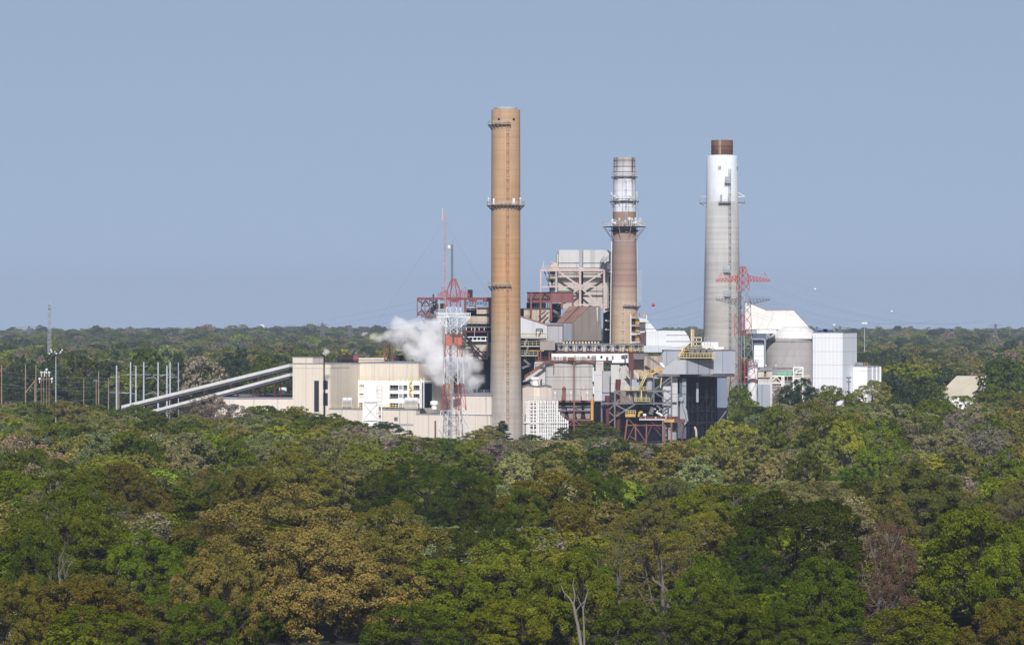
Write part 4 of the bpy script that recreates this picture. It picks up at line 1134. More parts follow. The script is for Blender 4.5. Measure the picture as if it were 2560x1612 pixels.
    for x in (730, 1005):
        mb = MB(); p = at(k, x, 900, Y - 5.6); mb.box(p.x - .7, p.x + .7, p.y, p.y + 1.2, p.z, p.z + 3.6); mb.lathe(p.x, p.y + .5, [(.6, p.z + 3.6), (.8, p.z + 4.3), (.3, p.z + 5)], 12); mb.build("filter_unit", M_rust if x < 900 else M_pink, t)
    rails("railing", t, M_rust, [at(k, 640, 1165, Y - 1.4), at(k, 1158, 1165, Y - 1.4)], 1.4, 1.7)

def build_gable_house():
    k = 'E3'; Y = 1484.0
    a, b = at(k, 148, 0, Y), at(k, 556, 0, Y)
    t = thing("gabled_building", "small tan gabled building just right of the orange chimney's foot", "building", (a.x, Y, 0))
    pts = [(148, 1500), (556, 1500), (556, 722), (470, 705), (360, 718), (225, 698), (148, 722)]
    mb = MB(); mb.kext(k, Y, 14, pts); mb.build("wall", siding("gable_tan_siding", srgb(208, 196, 186), srgb(186, 170, 156), .3, 14, .9, .9), t)
    mb = MB(); mb.krect(k, Y - .1, .4, 310, 716, 388, 905); mb.build("pale_bay", M_tan, t)
    rf = MB()
    for (x0, y0), (x1, y1) in zip(pts[2:-1], pts[3:]):
        p, q = at(k, x0, y0, Y - .3), at(k, x1, y1, Y - .3); e = Vector((0, 15, 0)); u_ = Vector((0, 0, .45))
        rf.hexa([p, q, q + e, p + e], [p + u_, q + u_, q + e + u_, p + e + u_])
    rf.build("roof", M_greyst, t)
    t = thing("roof_ventilator", "squat cream ventilator on the small tan gabled building", "roof vent", at(k, 325, 690, Y + 6))
    c = at(k, 325, 700, Y + 6); z0, z1 = c.z, kz(k, 575, Y + 6)
    mb = MB(); mb.lathe(c.x, c.y, [(1.25, z0 - .5), (1.25, z1 - 1.0)], 20); mb.build("neck", M_whtb, t)
    mb = MB(); mb.lathe(c.x, c.y, [(1.7, z1 - 1.0), (1.8, z1 - .5), (1.5, z1)], 20); mb.build("hood", M_whtb, t)
    t = thing("flue_pipe", "dark bent flue on the small tan gabled building", "flue pipe", at(k, 408, 705, Y + 4))
    mb = MB(); mb.path([at(k, 408, 712, Y + 4), at(k, 408, 625, Y + 4), at(k, 418, 606, Y + 4)], .28, 8); mb.build("pipe", M_soot, t)

def build_heat_exchanger():
    k = 'E3'; Y = 1472.0
    t = thing("pipe_scaffold", "white rack of upright pipes with dark joints near the orange chimney's foot", "pipe rack", at(k, 480, 1500, Y))
    back = MB(); back.kext(k, Y + 2, 2.5, [(190, 1560), (790, 1560), (790, 1195), (740, 1165), (690, 1120), (665, 1070), (640, 905), (190, 920)]); back.build("back_panel", siding("pinkish_white_panel", srgb(232, 222, 220), srgb(206, 192, 190), .3, 8), t)
    edge = [(640, 905), (665, 1060), (690, 1110), (745, 1160), (790, 1190), (800, 1560)]
    xs = [200, 225, 250, 300, 350, 368, 395, 420, 447, 470, 497, 520, 545, 570, 595, 620, 640, 665, 690, 720, 750, 785]
    for i, x in enumerate(xs):
        y0 = 905 if x < 640 else float(np.interp(x, [a for a, b in edge], [b for a, b in edge]))
        mb = MB(); p = at(k, x, y0, Y); mb.bar(p, up(p, 0), .55 if x in (225, 350, 368) else .36)
        mb.build("upright", M_steelw, t)
    for y in (920, 975, 1025, 1075, 1120, 1165, 1215, 1260, 1310, 1360, 1410):
        x1 = float(np.interp(y, [905, 1060, 1110, 1160, 1190, 1500], [640, 665, 690, 745, 790, 790]))
        mb = MB(); mb.kbar(k, Y + .5, 195, y, x1, y, .22); mb.build("cross_rail", M_steelw, t)
        jd = MB(); jd.kbar(k, Y + 1.1, 195, y + 6, x1, y + 6, .14)
        for x in xs:
            if x < x1 - 8 and (x > 340 or x < 250) and random.random() < .75:
                q = at(k, x + 10, y + 12, Y + .9); jd.box(q.x - .28, q.x + .28, q.y, q.y + .4, q.z - .35, q.z + .75)
        jd.build("joint", M_soot, t)
    mb = MB(); mb.krect(k, Y - .6, .5, 160, 1206, 790, 1222); mb.build("header_pipe", M_wht, t)
    mb = MB(); mb.krect(k, Y - .3, 1, 155, 1210, 222, 1235); mb.build("dark_duct", M_dark, t)
    rails("railing", t, M_galv, [at(k, 240, 915, Y + 1), at(k, 480, 915, Y + 1)], 1.6, 2.2)
build_tripper(); build_bins(); build_gable_house(); build_heat_exchanger()
# ------------------------------------------------------------------ grey transfer house, dark hall and steel frames
def build_transfer_house():
    k = 'K3'; Y = 1498.0
    t = thing("transfer_house", "big overhanging blue-grey clad transfer house above the dark open hall", "transfer house", at(k, 1740, 1150, Y))
    mb = MB(); mb.kext(k, Y + 3, 16, [(1400, 690), (2098, 690), (2098, 475), (1432, 475), (1385, 560)]); mb.build("upper_wall", M_greyb, t)
    fp = corner(k, 1636, Y - 3, 1500, 1895)
    mb = MB(); mb.kext(k, Y - 3, 5.9, [(1392, 697), (1634, 697), (1634, 556), (1530, 556), (1425, 640), (1400, 660)]); mb.build("front_bay", siding("light_bay_siding", srgb(182, 184, 190), None, 0, 40, .9, 1.0), t)  # paler than the next bay: its sunlit face is put into the colour
    mb = MB(); a, b = at(k, 1635, 0, Y - 3), at(k, 1893, 0, Y + 2.8)
    z0, z1 = kz(k, 697, Y), kz(k, 553, Y)
    mb.hexa([(a.x, a.y, z0), (b.x, b.y, z0), (b.x, b.y + .1, z0), (a.x, a.y + 5.8, z0)], [(a.x, a.y, z1), (b.x, b.y, z1), (b.x, b.y + .1, z1), (a.x, a.y + 5.8, z1)]); mb.build("front_bay", siding("panel_bay_siding", srgb(162, 166, 176), None, 0, 4.9, .3, 1.0), t)
    mb = MB(); mb.krect(k, Y + 2.8, 16.6, 1425, 469, 2102, 476); mb.build("roof_edge", M_greyst, t)
    ed = MB(); ed.krect(k, Y + 1, 17, 1330, 700, 2095, 722); ed.build("soffit_beam", M_soot, t)
    for i in range(26):
        x = 1610 + i * 19; mb = MB(); mb.krect(k, Y + .7, .3, x, 700 if i < 14 else 705, x + 10, 712 if i < 14 else 720); mb.build("purlin_end", M_galv if 5 < i < 14 else M_greyst, t)
    mb = MB(); mb.krect(k, Y + 2.4, .5, 1868, 545, 1890, 700); mb.build("downpipe", M_brownsd, t)
    # the dark hall under it
    h = thing("open_hall", "dark open-fronted hall with tall steel bents under the blue-grey transfer house", "hall", at(k, 1780, 1170, Y))
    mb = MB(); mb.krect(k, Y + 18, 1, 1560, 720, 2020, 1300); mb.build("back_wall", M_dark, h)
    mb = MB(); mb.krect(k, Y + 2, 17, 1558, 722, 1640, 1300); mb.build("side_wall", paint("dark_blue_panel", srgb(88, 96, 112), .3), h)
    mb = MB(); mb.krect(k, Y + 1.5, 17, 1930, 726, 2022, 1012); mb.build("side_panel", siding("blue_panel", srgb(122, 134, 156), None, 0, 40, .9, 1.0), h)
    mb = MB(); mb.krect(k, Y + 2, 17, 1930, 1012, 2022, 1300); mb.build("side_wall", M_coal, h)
    for y0, y1, x0 in ((740, 808, 1602), (812, 880, 1598), (885, 1000, 1600)):
        mb = MB(); mb.krect(k, Y + 1.6, .4, x0, y0, 1638, y1); mb.build("light_panel", siding("pale_blue_panel", srgb(146, 156, 170), None, 0, 40), h)
    for x in (1660, 1745, 1830, 1880, 1915):
        mb = MB(); p = at(k, x, 722, Y + 9); mb.bar(p, up(p, 0), .4); mb.build("column", M_coal, h)
    for y in (915, 1045, 1150): 
        mb = MB(); mb.kbar(k, Y + 9, 1640, y, 1925, y, .35); mb.build("girder", M_coal, h)
    br = MB()
    for x0, y0, x1, y1 in ((1660, 730, 1745, 915), (1745, 730, 1830, 915), (1830, 915, 1915, 730), (1660, 915, 1745, 1045), (1745, 1045, 1830, 915), (1830, 1045, 1900, 915), (1700, 722, 1690, 1150)): br.kbar(k, Y + 11, x0, y0, x1, y1, .3)
    br.build("brace", M_coal, h)
    mb = MB(); mb.krect(k, Y + 8, .4, 1733, 775, 1755, 960); mb.build("hanging_sheet", M_greyb, h)
    # yellow platform with fans on the roof
    Yp = Y - 4
    p_ = thing("fan_platform", "yellow railed platform with four dark fans on top of the transfer house", "platform", at(k, 1735, 545, Yp))
    mb = MB(); mb.krect(k, Yp, 5, 1562, 538, 1908, 546); mb.build("deck", M_yel, p_)
    rails("railing", p_, M_yel, [at(k, 1562, 538, Yp), at(k, 1908, 538, Yp)], 1.6, 1.0, .16)
    rails("railing", p_, M_yel, [at(k, 1590, 468, Yp + 2), at(k, 1890, 468, Yp + 2)], 1.4, 1.2, .16)
    mb = MB(); mb.krect(k, Yp + 1.6, 4, 1590, 466, 1890, 472); mb.krect(k, Yp + 3, .3, 1605, 474, 1890, 500); mb.build("upper_deck", M_ochre, p_)
    for i in range(4):
        c = at(k, 1694 + i * 54, 484, Yp + 1); mb = MB(); mb.tube(c, c + Vector((0, 1.6, 0)), 1.3, n=16); mb.tube(c - Vector((0, .1, 0)), c + Vector((0, .05, 0)), .6, n=10); mb.build("fan_housing", M_greyst, p_)
    st = MB(); st.kbar(k, Yp - .2, 1565, 535, 1608, 465, .5); st.kbar(k, Yp - .2, 1585, 535, 1625, 468, .2); st.build("stair", M_yel, p_)
    mb = MB(); mb.krect(k, Yp + 3, 1.5, 1682, 275, 1698, 440); mb.build("mast_column", M_beige, p_)
    mb = MB(); mb.krect(k, Yp + 3.4, 1.2, 1700, 275, 1715, 440); mb.build("mast_column", M_ochre, p_)
    fr = MB()
    for x in (1706, 1735, 1782): fr.kbar(k, Yp + 2, x, 440, x, 352, .35)
    for y in (352, 392, 430): fr.kbar(k, Yp + 2, 1700, y, 1785, y, .35)
    fr.build("hoist_frame", M_beige, p_)
    fr = MB()
    for x in (1812, 1842, 1868): fr.kbar(k, Yp + 3, x, 440, x, 350, .2)
    for y in (352, 385, 415): fr.kbar(k, Yp + 3, 1808, y, 1872, y, .18)
    fr.build("white_frame", M_galv, p_)
    # pale sheet walls left of the hall
    t = thing("sheet_wall", "tall pale grey sheet wall behind the grey X-braced frame", "wall", at('E1', 1300, 1000, Y))
    k = 'E1'
    for x0, x1, y0, y1, dy in ((1185, 1325, 375, 1010, 4), (1328, 1436, 378, 628, 2), (1328, 1430, 630, 1030, 2.2)):
        mb = MB(); mb.krect(k, Y + dy, 4, x0, y0, x1, y1); mb.build("sheet", siding("pale_sheet", srgb(198, 200, 206), srgb(170, 172, 178), .3, 30, .9, .9, 4.0), t)
    mb = MB(); mb.kext(k, Y, 1.5, [(1445, 770), (1480, 760), (1540, 860), (1562, 1040), (1500, 1110), (1500, 1030), (1445, 1000)]); mb.build("chute", siding("chute_sheet", srgb(168, 168, 172), None, 0, 30), t)
    mb = MB(); mb.kext(k, Y - .8, .8, [(1480, 775), (1500, 775), (1550, 880), (1568, 1040), (1548, 1040)]); mb.build("chute_cover", M_galv, t)
    mb = MB(); p = at(k, 1462, 715, Y); mb.lathe(p.x, p.y, [(.3, p.z - 1.3), (1, p.z - .4), (1, p.z + .4), (.4, p.z + 1)], 12); mb.build("pulley", M_galv, t)
    mb = MB(); mb.krect(k, Y + 9, 2, 1040, 1010, 1500, 1500); mb.build("lower_sheet", siding("low_sheet", srgb(160, 162, 170), None, 0, 6.0, .8), t)

def build_unloader():
    k = 'E1'; Y = 1484.0
    t = thing("crusher_frame", "tall grey X-braced steel frame with two rusty round ducts and yellow walkways", "steel frame", at(k, 850, 1200, Y))
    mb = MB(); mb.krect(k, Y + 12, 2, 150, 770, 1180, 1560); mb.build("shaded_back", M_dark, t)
    for x, y0, y1, dy in ((462, 590, 1260, 0), (1050, 350, 800, 0), (1315, 360, 1000, 0), (265, 740, 1080, 2), (1185, 580, 980, 3), (700, 290, 580, 3), (840, 290, 580, 2), (760, 580, 790, 0)):
        mb = MB(); p = at(k, x, y0, Y + dy); mb.bar(p, up(p, 0) if y1 > 900 else at(k, x, y1, Y + dy), .55 if y1 > 900 else .42); mb.build("column", M_greyst, t)
    for x0, x1, y in ((1040, 1440, 352), (455, 1320, 588), (262, 1320, 770)):
        mb = MB(); mb.kbar(k, Y, x0, y, x1, y, .6); mb.build("beam", M_greyst, t)
    for x0, y0, x1, y1, w in ((470, 600, 760, 770, .5), (470, 765, 580, 680, .4), (560, 610, 640, 770, .3), (480, 790, 640, 880, .5), (480, 960, 790, 770, .55), (1190, 770, 1310, 680, .4), (1060, 600, 1310, 770, .4),
                              (1090, 800, 1310, 960, .5), (1040, 580, 1300, 380, .45), (1310, 430, 1190, 520, .3), (990, 760, 1060, 590, .5), (270, 790, 300, 800, .3), (380, 900, 460, 970, .4), (380, 860, 455, 790, .4),
                              (380, 1060, 460, 990, .4), (1310, 700, 1200, 770, .3), (1310, 790, 1190, 880, .3), (1200, 560, 1310, 640, .3)):
        mb = MB(); mb.kbar(k, Y, x0, y0, x1, y1, w); mb.build("brace", M_greyst, t)
    for i in range(7):
        x = 670 + i * 45; mb = MB(); mb.kbar(k, Y + 1, x, 600, x + (40 if i < 4 else -10), 765, .3); mb.build("chute_rib", M_soot if i % 2 else M_galv, t)
    for x0, x1, y0, y1, f in ((482, 548, 410, 1200, 1), (316, 396, 655, 1100, 0)):
        a, b = at(k, x0, 0, Y + 2), at(k, x1, 0, Y + 2); cx, r = (a.x + b.x) / 2, (b.x - a.x) / 2; zt = kz(k, y0, Y + 2)
        prof = [(r, 0), (r, zt - 3), (r * 1.22, zt - 1.4), (r * 1.22, zt), (r, zt)] if f else [(r * .9, 0), (r * .9, zt - 2), (r, zt - 2), (r, zt)]
        mb = MB(); mb.lathe(cx, Y + 3, prof, 20); mb.build("round_duct", M_rustd, t)
    a, b = at(k, 668, 0, Y + 3), at(k, 745, 0, Y + 3)
    mb = MB(); mb.kext(k, Y + 3, 2, [(715, 405), (745, 405), (745, 20), (668, 20), (672, 260)]); mb.build("drop_chute", M_rustd, t)
    mb = MB(); mb.krect(k, Y + 4, 4, 745, 25, 915, 108); mb.build("hopper_box", M_greyst, t)
    mb = MB(); mb.krect(k, Y + 10, 4, 748, 108, 880, 400); mb.build("tan_wall", paint("tan_stained_wall", srgb(184, 164, 140), .3), t)
    mb = MB(); mb.krect(k, Y + 10.5, 4, 870, 60, 1180, 400); mb.build("streaked_wall", M_brownsd, t)
    for x0, y0, x1, y1 in ((545, 215, 700, 400), (585, 205, 720, 395), (620, 200, 735, 390), (750, 280, 830, 400), (930, 50, 1200, 230)):
        mb = MB(); mb.kbar(k, Y + 4, x0, y0, x1, y1, .8); mb.build("sloping_duct", M_greyl if y0 > 100 else M_greyst, t)
    mb = MB(); mb.krect(k, Y + 6, 4, 405, 190, 540, 600); mb.krect(k, Y + 7, 4, 540, 400, 700, 600); mb.build("panel", M_greyl, t)
    mb = MB(); mb.krect(k, Y + 2.5, 3, 718, 408, 838, 570); mb.build("panel", M_greyb, t)
    p = at(k, 985, 570, Y + 3); mb = MB(); mb.lathe(p.x, Y + 4, [(1.35, p.z), (1.35, kz(k, 400, Y)), (1.0, kz(k, 385, Y))], 20); mb.build("tank", M_greyb, t)
    # yellow walkways
    for x0, x1, y in ((632, 948, 572), (805, 940, 345), (760, 985, 735)):
        mb = MB(); mb.krect(k, Y - 1.4, 2, x0, y, x1, y + 7); w = mb.build("walkway", M_yel, t)
        rails("railing", w, M_yel, [at(k, x0, y, Y - 1.4), at(k, x1, y, Y - 1.4)], 1.25, 1.1, .16)
    st = MB()
    for o in (-18, 12): st.kbar(k, Y - 1.5, 850 + o, 520, 945 + o, 320, .28)
    for i in range(10): 
        f = i / 9; st.kbar(k, Y - 1.5, 832 + 95 * f, 520 - 200 * f, 862 + 95 * f, 520 - 200 * f, .14)
    st.build("stair", M_yel, t)
    g = MB(); g.kext(k, Y - 1, 2, [(930, 352), (1050, 330), (1222, 232), (1215, 215), (1040, 305), (930, 335)]); g.build("inclined_walkway", M_ochre, t)
    rails("railing", t, M_yel, [at(k, 930, 335, Y - 1), at(k, 1040, 305, Y - 1), at(k, 1180, 240, Y - 1)], 1.3, .9, .16)
    mb = MB(); mb.kext(k, Y - 1.4, 1.6, [(1130, 152), (1180, 156), (1222, 230), (1195, 236), (1150, 195)]); mb.build("conveyor_head_cover", M_wht, t)
    mb = MB(); mb.kbar(k, Y - 1, 860, 570, 868, 720, .4); mb.kbar(k, Y - 1, 1165, 380, 1150, 540, .35); mb.build("ladder", M_yel, t)
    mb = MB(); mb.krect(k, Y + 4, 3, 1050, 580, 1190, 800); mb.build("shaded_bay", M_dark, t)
    # lower red jetty frame with crane
    Y = 1466.0
    t = thing("red_gantry", "red-oxide trestle frame with a rusty deck, below the grey X-braced frame", "trestle", at(k, 1000, 1380, Y))
    for x0, y0, x1, w in ((655, 985, 600, .6), (775, 1075, 775, .5), (940, 1080, 935, .5), (1213, 1060, 1213, .7), (1315, 1130, 1310, .5), (1500, 1070, 1470, .5)):
        mb = MB(); a = at(k, x0, y0, Y); b = at(k, x1, 1400, Y); b = a + (b - a) * (a.z / (a.z - b.z)); mb.bar(a, b, w); mb.build("leg", M_rust if x0 != 1500 else M_rustd, t)
    for x0, x1, y in ((650, 1210, 1098), (620, 935, 1364)):
        mb = MB(); mb.kbar(k, Y, x0, y, x1, y, .4); mb.build("beam", M_rust, t)
    for x0, y0, x1, y1 in ((660, 990, 775, 1120), (640, 1340, 755, 1110), (675, 1260, 775, 1310), (780, 1130, 930, 1350), (1020, 1100, 940, 1300), (1060, 1130, 1160, 1260), (990, 1030, 1150, 1160), (1360, 1190, 1460, 1090), (1230, 1120, 1310, 1180)):
        mb = MB(); mb.kbar(k, Y, x0, y0, x1, y1, .32); mb.build("brace", M_rustd if x0 > 900 else M_rust, t)
    mb = MB(); mb.krect(k, Y - 1, 5, 830, 970, 1425, 1004); mb.build("deck", M_rustd, t)
    mb = MB(); mb.krect(k, Y - 1.3, .4, 830, 1006, 1220, 1020); mb.build("deck_edge", M_wht, t)
    dk = random.Random(2)
    for i in range(14):
        x = 840 + i * 38; mb = MB(); mb.krect(k, Y - 1.3, .4, x, 968, x + dk.uniform(12, 26), 998); mb.build("deck_plate", [M_rust, M_rustd, M_pink, M_rust][i % 4], t)
    mb = MB(); mb.krect(k, Y - 1.2, 3, 1352, 1008, 1525, 1060); mb.build("end_girder", paint("plum_girder", srgb(104, 70, 74), .3), t)
    mb = MB(); mb.krect(k, Y - 1.6, 3.6, 1204, 1012, 1356, 1054); mb.build("machinery_box", M_ochre, t)
    mb = MB(); mb.krect(k, Y - 1.6, 4, 622, 930, 775, 974); mb.build("machinery_box", M_ochre, t)
    mb = MB(); mb.krect(k, Y + 1, 1.5, 640, 872, 790, 930); mb.build("cab", M_soot, t)
    rails("railing", t, M_yel, [at(k, 628, 930, Y - 1.5), at(k, 775, 930, Y - 1.5)], 1.3, .8, .16)
    mb = MB(); mb.path([at(k, 820, 970, Y - .5), at(k, 835, 900, Y - .5), at(k, 880, 905, Y - .5)], .45, 6); mb.build("crane_arm", M_ochre, t)
    mb = MB(); mb.krect(k, Y - 1, 1.5, 888, 925, 935, 958); mb.build("white_cabinet", M_whts, t)
    for x0, y0, x1, y1, r in ((1085, 900, 1112, 922, .4), (1118, 918, 1178, 958, .5), (1060, 850, 1080, 862, .2), (1130, 862, 1145, 874, .2), (1100, 880, 1115, 888, .18)):
        mb = MB(); mb.tube(at(k, x0, y0, Y + 2), at(k, x1, y1, Y + 2), r, n=10); mb.build("white_chute", M_wht, t)
    mb = MB(); mb.tube(at(k, 1000, 935, Y + 3), at(k, 1040, 830, Y + 3), .9, n=12); mb.build("dark_chute", M_greyst, t)
    p = at(k, 1690, 1270, 1470); t = thing("wooden_stake", "bleached bare post standing among the trees below the dark hall", "post", up(p, 0))
    mb = MB(); mb.path([up(p, 0), p, at(k, 1685, 1180, 1470), at(k, 1663, 1120, 1470)], .4, 7); mb.build("post_shaft", M_beige, t)
    p = at(k, 2195, 810, 1490); q = at(k, 2385, 545, 1490); t = thing("leaning_pole", "grey pole leaning steeply beside the dark hall's blue panel", "pole", up(p, 0))
    b = p + (p - q) * (p.z / (q.z - p.z)); mb = MB(); mb.tube(b, q, .35, .3, 8); mb.build("pole_shaft", M_greyst, t)
    mb = MB(); mb.box(q.x - .5, q.x + .5, q.y - .4, q.y + .4, q.z - .2, q.z + .7); mb.build("pole_head", M_galv, t)
build_transfer_house(); build_unloader()

# ------------------------------------------------------------------ white ducts, silo, white buildings at the right
def build_white_ducts():
    k = 'K3'; Y = 1570.0
    t = thing("flue_duct", "white ribbed flue duct stepping down from the brown chimney", "flue duct", at(k, 1400, 420, Y))
    m = siding("white_ribbed_sheet", srgb(222, 226, 232), srgb(178, 182, 190), .4, 1.1, .7, .55)
    m2 = siding("white_stepped_sheet", srgb(226, 230, 234), srgb(196, 200, 206), .3, 40, .9, .6, 2.4, rowd=.6)
    mb = MB(); mb.kext(k, Y, 10, [(1195, 310), (1360, 290), (1345, 270), (1265, 178), (1190, 168)]); mb.build("upper_bend", m2, t)
    mb = MB(); mb.kext(k, Y - 3, 12, [(1262, 470), (1450, 470), (1450, 286), (1262, 292)]); mb.build("straight_section", m, t)
    mb = MB(); mb.kext(k, Y - 2, 12, [(1450, 470), (1600, 470), (1680, 400), (1665, 350), (1625, 290), (1450, 287)]); mb.build("lower_bend", m2, t)
    mb = MB(); mb.krect(k, Y - 8, 4, 1225, 430, 1500, 490); mb.build("pale_box", siding("pale_blue_box", srgb(204, 212, 222), None, 0, 9, .8), t)
    mb = MB(); mb.krect(k, Y - 6, 4, 1788, 395, 1940, 470); mb.krect(k, Y - 6.3, 4, 1885, 440, 1992, 480); mb.build("pale_box", M_whts, t)
    mb = MB(); mb.kext(k, Y - 4, 3, [(1215, 410), (1258, 410), (1258, 314), (1175, 314), (1175, 330), (1215, 350)]); mb.build("plum_duct", paint("plum_duct_paint", srgb(96, 66, 72), .2), t)
    # ochre stair tower clinging to the duct
    t = thing("stair_tower", "ochre and white stair tower between the brown chimney and the white flue duct", "stair tower", at(k, 1160, 410, Y - 4))
    for y in (160, 240, 315, 390):
        mb = MB(); mb.krect(k, Y - 8, 5, 1120, y, 1265 if y == 160 else 1205, y + 7); w = mb.build("landing", M_whts if y > 300 else M_galv, t)
        rails("railing", w, M_soot, [at(k, 1120, y, Y - 8), at(k, 1200, y, Y - 8)], 1.4, 1.0)
    for y in (180, 250, 340): 
        mb = MB(); mb.krect(k, Y - 6, 3, 1162, y, 1200, y + 52); mb.build("ochre_panel", M_ochre, t)
        mb = MB(); mb.krect(k, Y - 6, 3, 1126, y - 5, 1161, y + 50); mb.build("dark_panel", M_soot, t)
    for x in (1118, 1266):
        mb = MB(); mb.kbar(k, Y - 8, x, 130 if x < 1200 else 140, x, 410 if x < 1200 else 180, .3); mb.build("corner_post", M_wht, t)
    mb = MB(); mb.krect(k, Y - 8, .5, 1162, 130, 1186, 152); mb.krect(k, Y - 8, .5, 1232, 130, 1256, 152); mb.build("ochre_screen", M_ochre, t)

def build_silo():
    k = 'E2'; Y = 1622.0
    t = thing("storage_silo", "huge grey concrete silo with a white cone roof", "silo", at(k, 895, 1500, Y))
    c = at(k, 895, 0, Y); r = 297 * .22436 / F * Y
    zb = kz(k, 926, Y - r)
    mb = MB(); mb.lathe(c.x, Y, [(r, 0), (r, zb)], 64); mb.smooth().build("drum_wall", M_conc, t)
    zc = kz(k, 818, Y)
    mb = MB(); mb.lathe(c.x + 1.2, Y, [(r + .12, zb), (r * .93, zb + 1.2), (r * .62, zc), (r * .4, zc + 1.4)], 48); mb.smooth().build("cone_roof", siding("white_cone_sheet", srgb(238, 238, 236), None, 0, 30, .9, 1.0, 1.6), t)
    hp = MB(); hp.lathe(c.x, Y, [(r + .02, kz(k, 955, Y - r)), (r + .12, kz(k, 958, Y - r)), (r + .02, kz(k, 961, Y - r))], 48, top=False, bot=False); hp.build("hoop", M_greyst, t)
    # overhead enclosed duct
    t = thing("overhead_duct", "white humpbacked enclosed duct running from the white-topped chimney onto the silo", "duct", at(k, 700, 815, Y))
    pts = [(368, 816), (1084, 816), (1072, 785), (1000, 700), (912, 603), (800, 606), (612, 606), (430, 530), (368, 516)]
    m = siding("white_duct_sheet", srgb(236, 236, 232), srgb(214, 212, 206), .25, 5.6, .86, .9)
    mb = MB(); mb.kext(k, Y + 1, 11, pts); mb.build("duct_shell", m, t)
    rf = MB()
    rp = [(368, 514), (430, 528), (612, 604), (912, 601), (1002, 700), (1074, 785)]
    for (x0, y0), (x1, y1) in zip(rp[:-1], rp[1:]):
        p, q = at(k, x0, y0, Y + .7), at(k, x1, y1, Y + .7); e = Vector((0, 11.6, 0)); u_ = Vector((0, 0, .35)); rf.hexa([p, q, q + e, p + e], [p + u_, q + u_, q + e + u_, p + e + u_])
    rf.build("duct_roof", M_roof, t)
    tr = MB()
    for i in range(24): tr.krect(k, Y + .8, .4, 445 + i * 16, 817, 454 + i * 16, 827)
    tr.build("underside_rib", M_greyst, t)
    lg = MB(); lg.kbar(k, Y + 2, 612, 816, 612, 930, .5); lg.kbar(k, Y + 2, 636, 816, 636, 930, .4); lg.kbar(k, Y + 2, 612, 830, 636, 920, .25); lg.build("support_frame", M_galv, t)
    # white blocks and dark box in front
    Y2 = 1606
    t = thing("white_block", "narrow white block with a dark blue upper storey beside the silo", "building", at(k, 530, 1240, Y2))
    mb = MB(); mb.krect(k, Y2, 8, 468, 1046, 578, 1420); mb.krect(k, Y2 + .5, 8, 470, 992, 598, 1044); mb.build("wall", M_whts, t)
    mb = MB(); mb.krect(k, Y2 + 1, 9, 455, 862, 606, 990); mb.build("upper_storey", paint("slate_blue_panel", srgb(92, 100, 124), .2), t)
    mb = MB(); mb.krect(k, Y2 + 3, 6, 498, 822, 720, 862); mb.build("roof_box", M_whts, t)
    mb = MB(); mb.krect(k, Y2 + 4, 6, 380, 826, 500, 864); mb.build("roof_box", M_greyb, t)
    mb = MB(); mb.path([at(k, x, y, Y2 - .6) for x, y in ((450, 925), (575, 925), (590, 940), (590, 1230))], .35, 8); mb.build("pipe", M_galv, t)
    # white upright tank
    Y3 = 1560
    a, b = at(k, 396, 0, Y3), at(k, 512, 0, Y3); cx, rr = (a.x + b.x) / 2, (b.x - a.x) / 2
    t = thing("upright_tank", "tall white upright tank behind the red and grey tower's foot", "tank", (cx, Y3, 0))
    mb = MB(); mb.lathe(cx, Y3, [(rr, 0), (rr, kz(k, 1192, Y3)), (rr * .6, kz(k, 1168, Y3)), (0.1, kz(k, 1160, Y3))], 28); mb.smooth().build("tank_shell", paint("tank_white", srgb(232, 234, 238), .12), t)
    rails("railing", t, M_greyst, [Vector((cx - rr, Y3 - rr, kz(k, 1190, Y3))), Vector((cx + rr, Y3 - rr, kz(k, 1190, Y3)))], 1.2, 1.0)
    # low plant buildings with green tanks
    Y4 = 1556
    t = thing("process_building", "low grey building with a cream walkway before the silo", "building", at(k, 600, 1400, Y4))
    mb = MB(); mb.krect(k, Y4, 10, 512, 1284, 672, 1700); mb.build("wall", M_greyl, t)
    mb = MB(); mb.kext(k, Y4 - .5, 11, [(510, 1284), (674, 1276), (672, 1240), (540, 1240)]); mb.build("roof", M_roof, t)
    mb = MB(); mb.krect(k, Y4 - .3, .4, 582, 1284, 606, 1338); mb.build("door", M_dark, t)
    mb = MB(); mb.krect(k, Y4 - 1, 2, 360, 1345, 645, 1352); mb.build("walkway", M_beige, t); rails("railing", t, M_yel, [at(k, 512, 1345, Y4 - 1), at(k, 645, 1345, Y4 - 1)], 1.2, 1.4)
    mb = MB(); mb.krect(k, Y4 - 2, 4, 512, 1430, 645, 1700); mb.build("lower_wall", M_greyb, t)
    mb = MB(); mb.krect(k, Y4 + 8, 4, 674, 1244, 905, 1262); mb.build("canopy", M_greyst, t)
    for i, x in enumerate((748, 812, 868)):
        p = at(k, x, 1312, Y4 + 4)
        g = thing("green_tank", ("pale green process tank nearest the low grey building", "pale green process tank between two others before the silo", "pale green process tank nearest the white pipe rack")[i], "tank", p, "green tanks before the silo")
        mb = MB(); mb.lathe(p.x, p.y, [(.2, p.z - .9), (.8, p.z - .7), (.95, p.z), (.7, p.z + .6), (.15, p.z + .9)], 14); mb.tube(p - Vector((1.1, 0, 0)), p + Vector((1.1, 0, 0)), .8, n=12); mb.build("tank_body", M_green, g)
        mb = MB(); mb.box(p.x - .8, p.x + .8, p.y - .4, p.y + .4, p.z - 3.5, p.z - .7); mb.build("tank_stand", M_greyst, g)
    t = thing("pipe_rack", "white steel pipe rack with pale pipes in front of the grey silo", "pipe rack", at(k, 850, 1500, Y4))
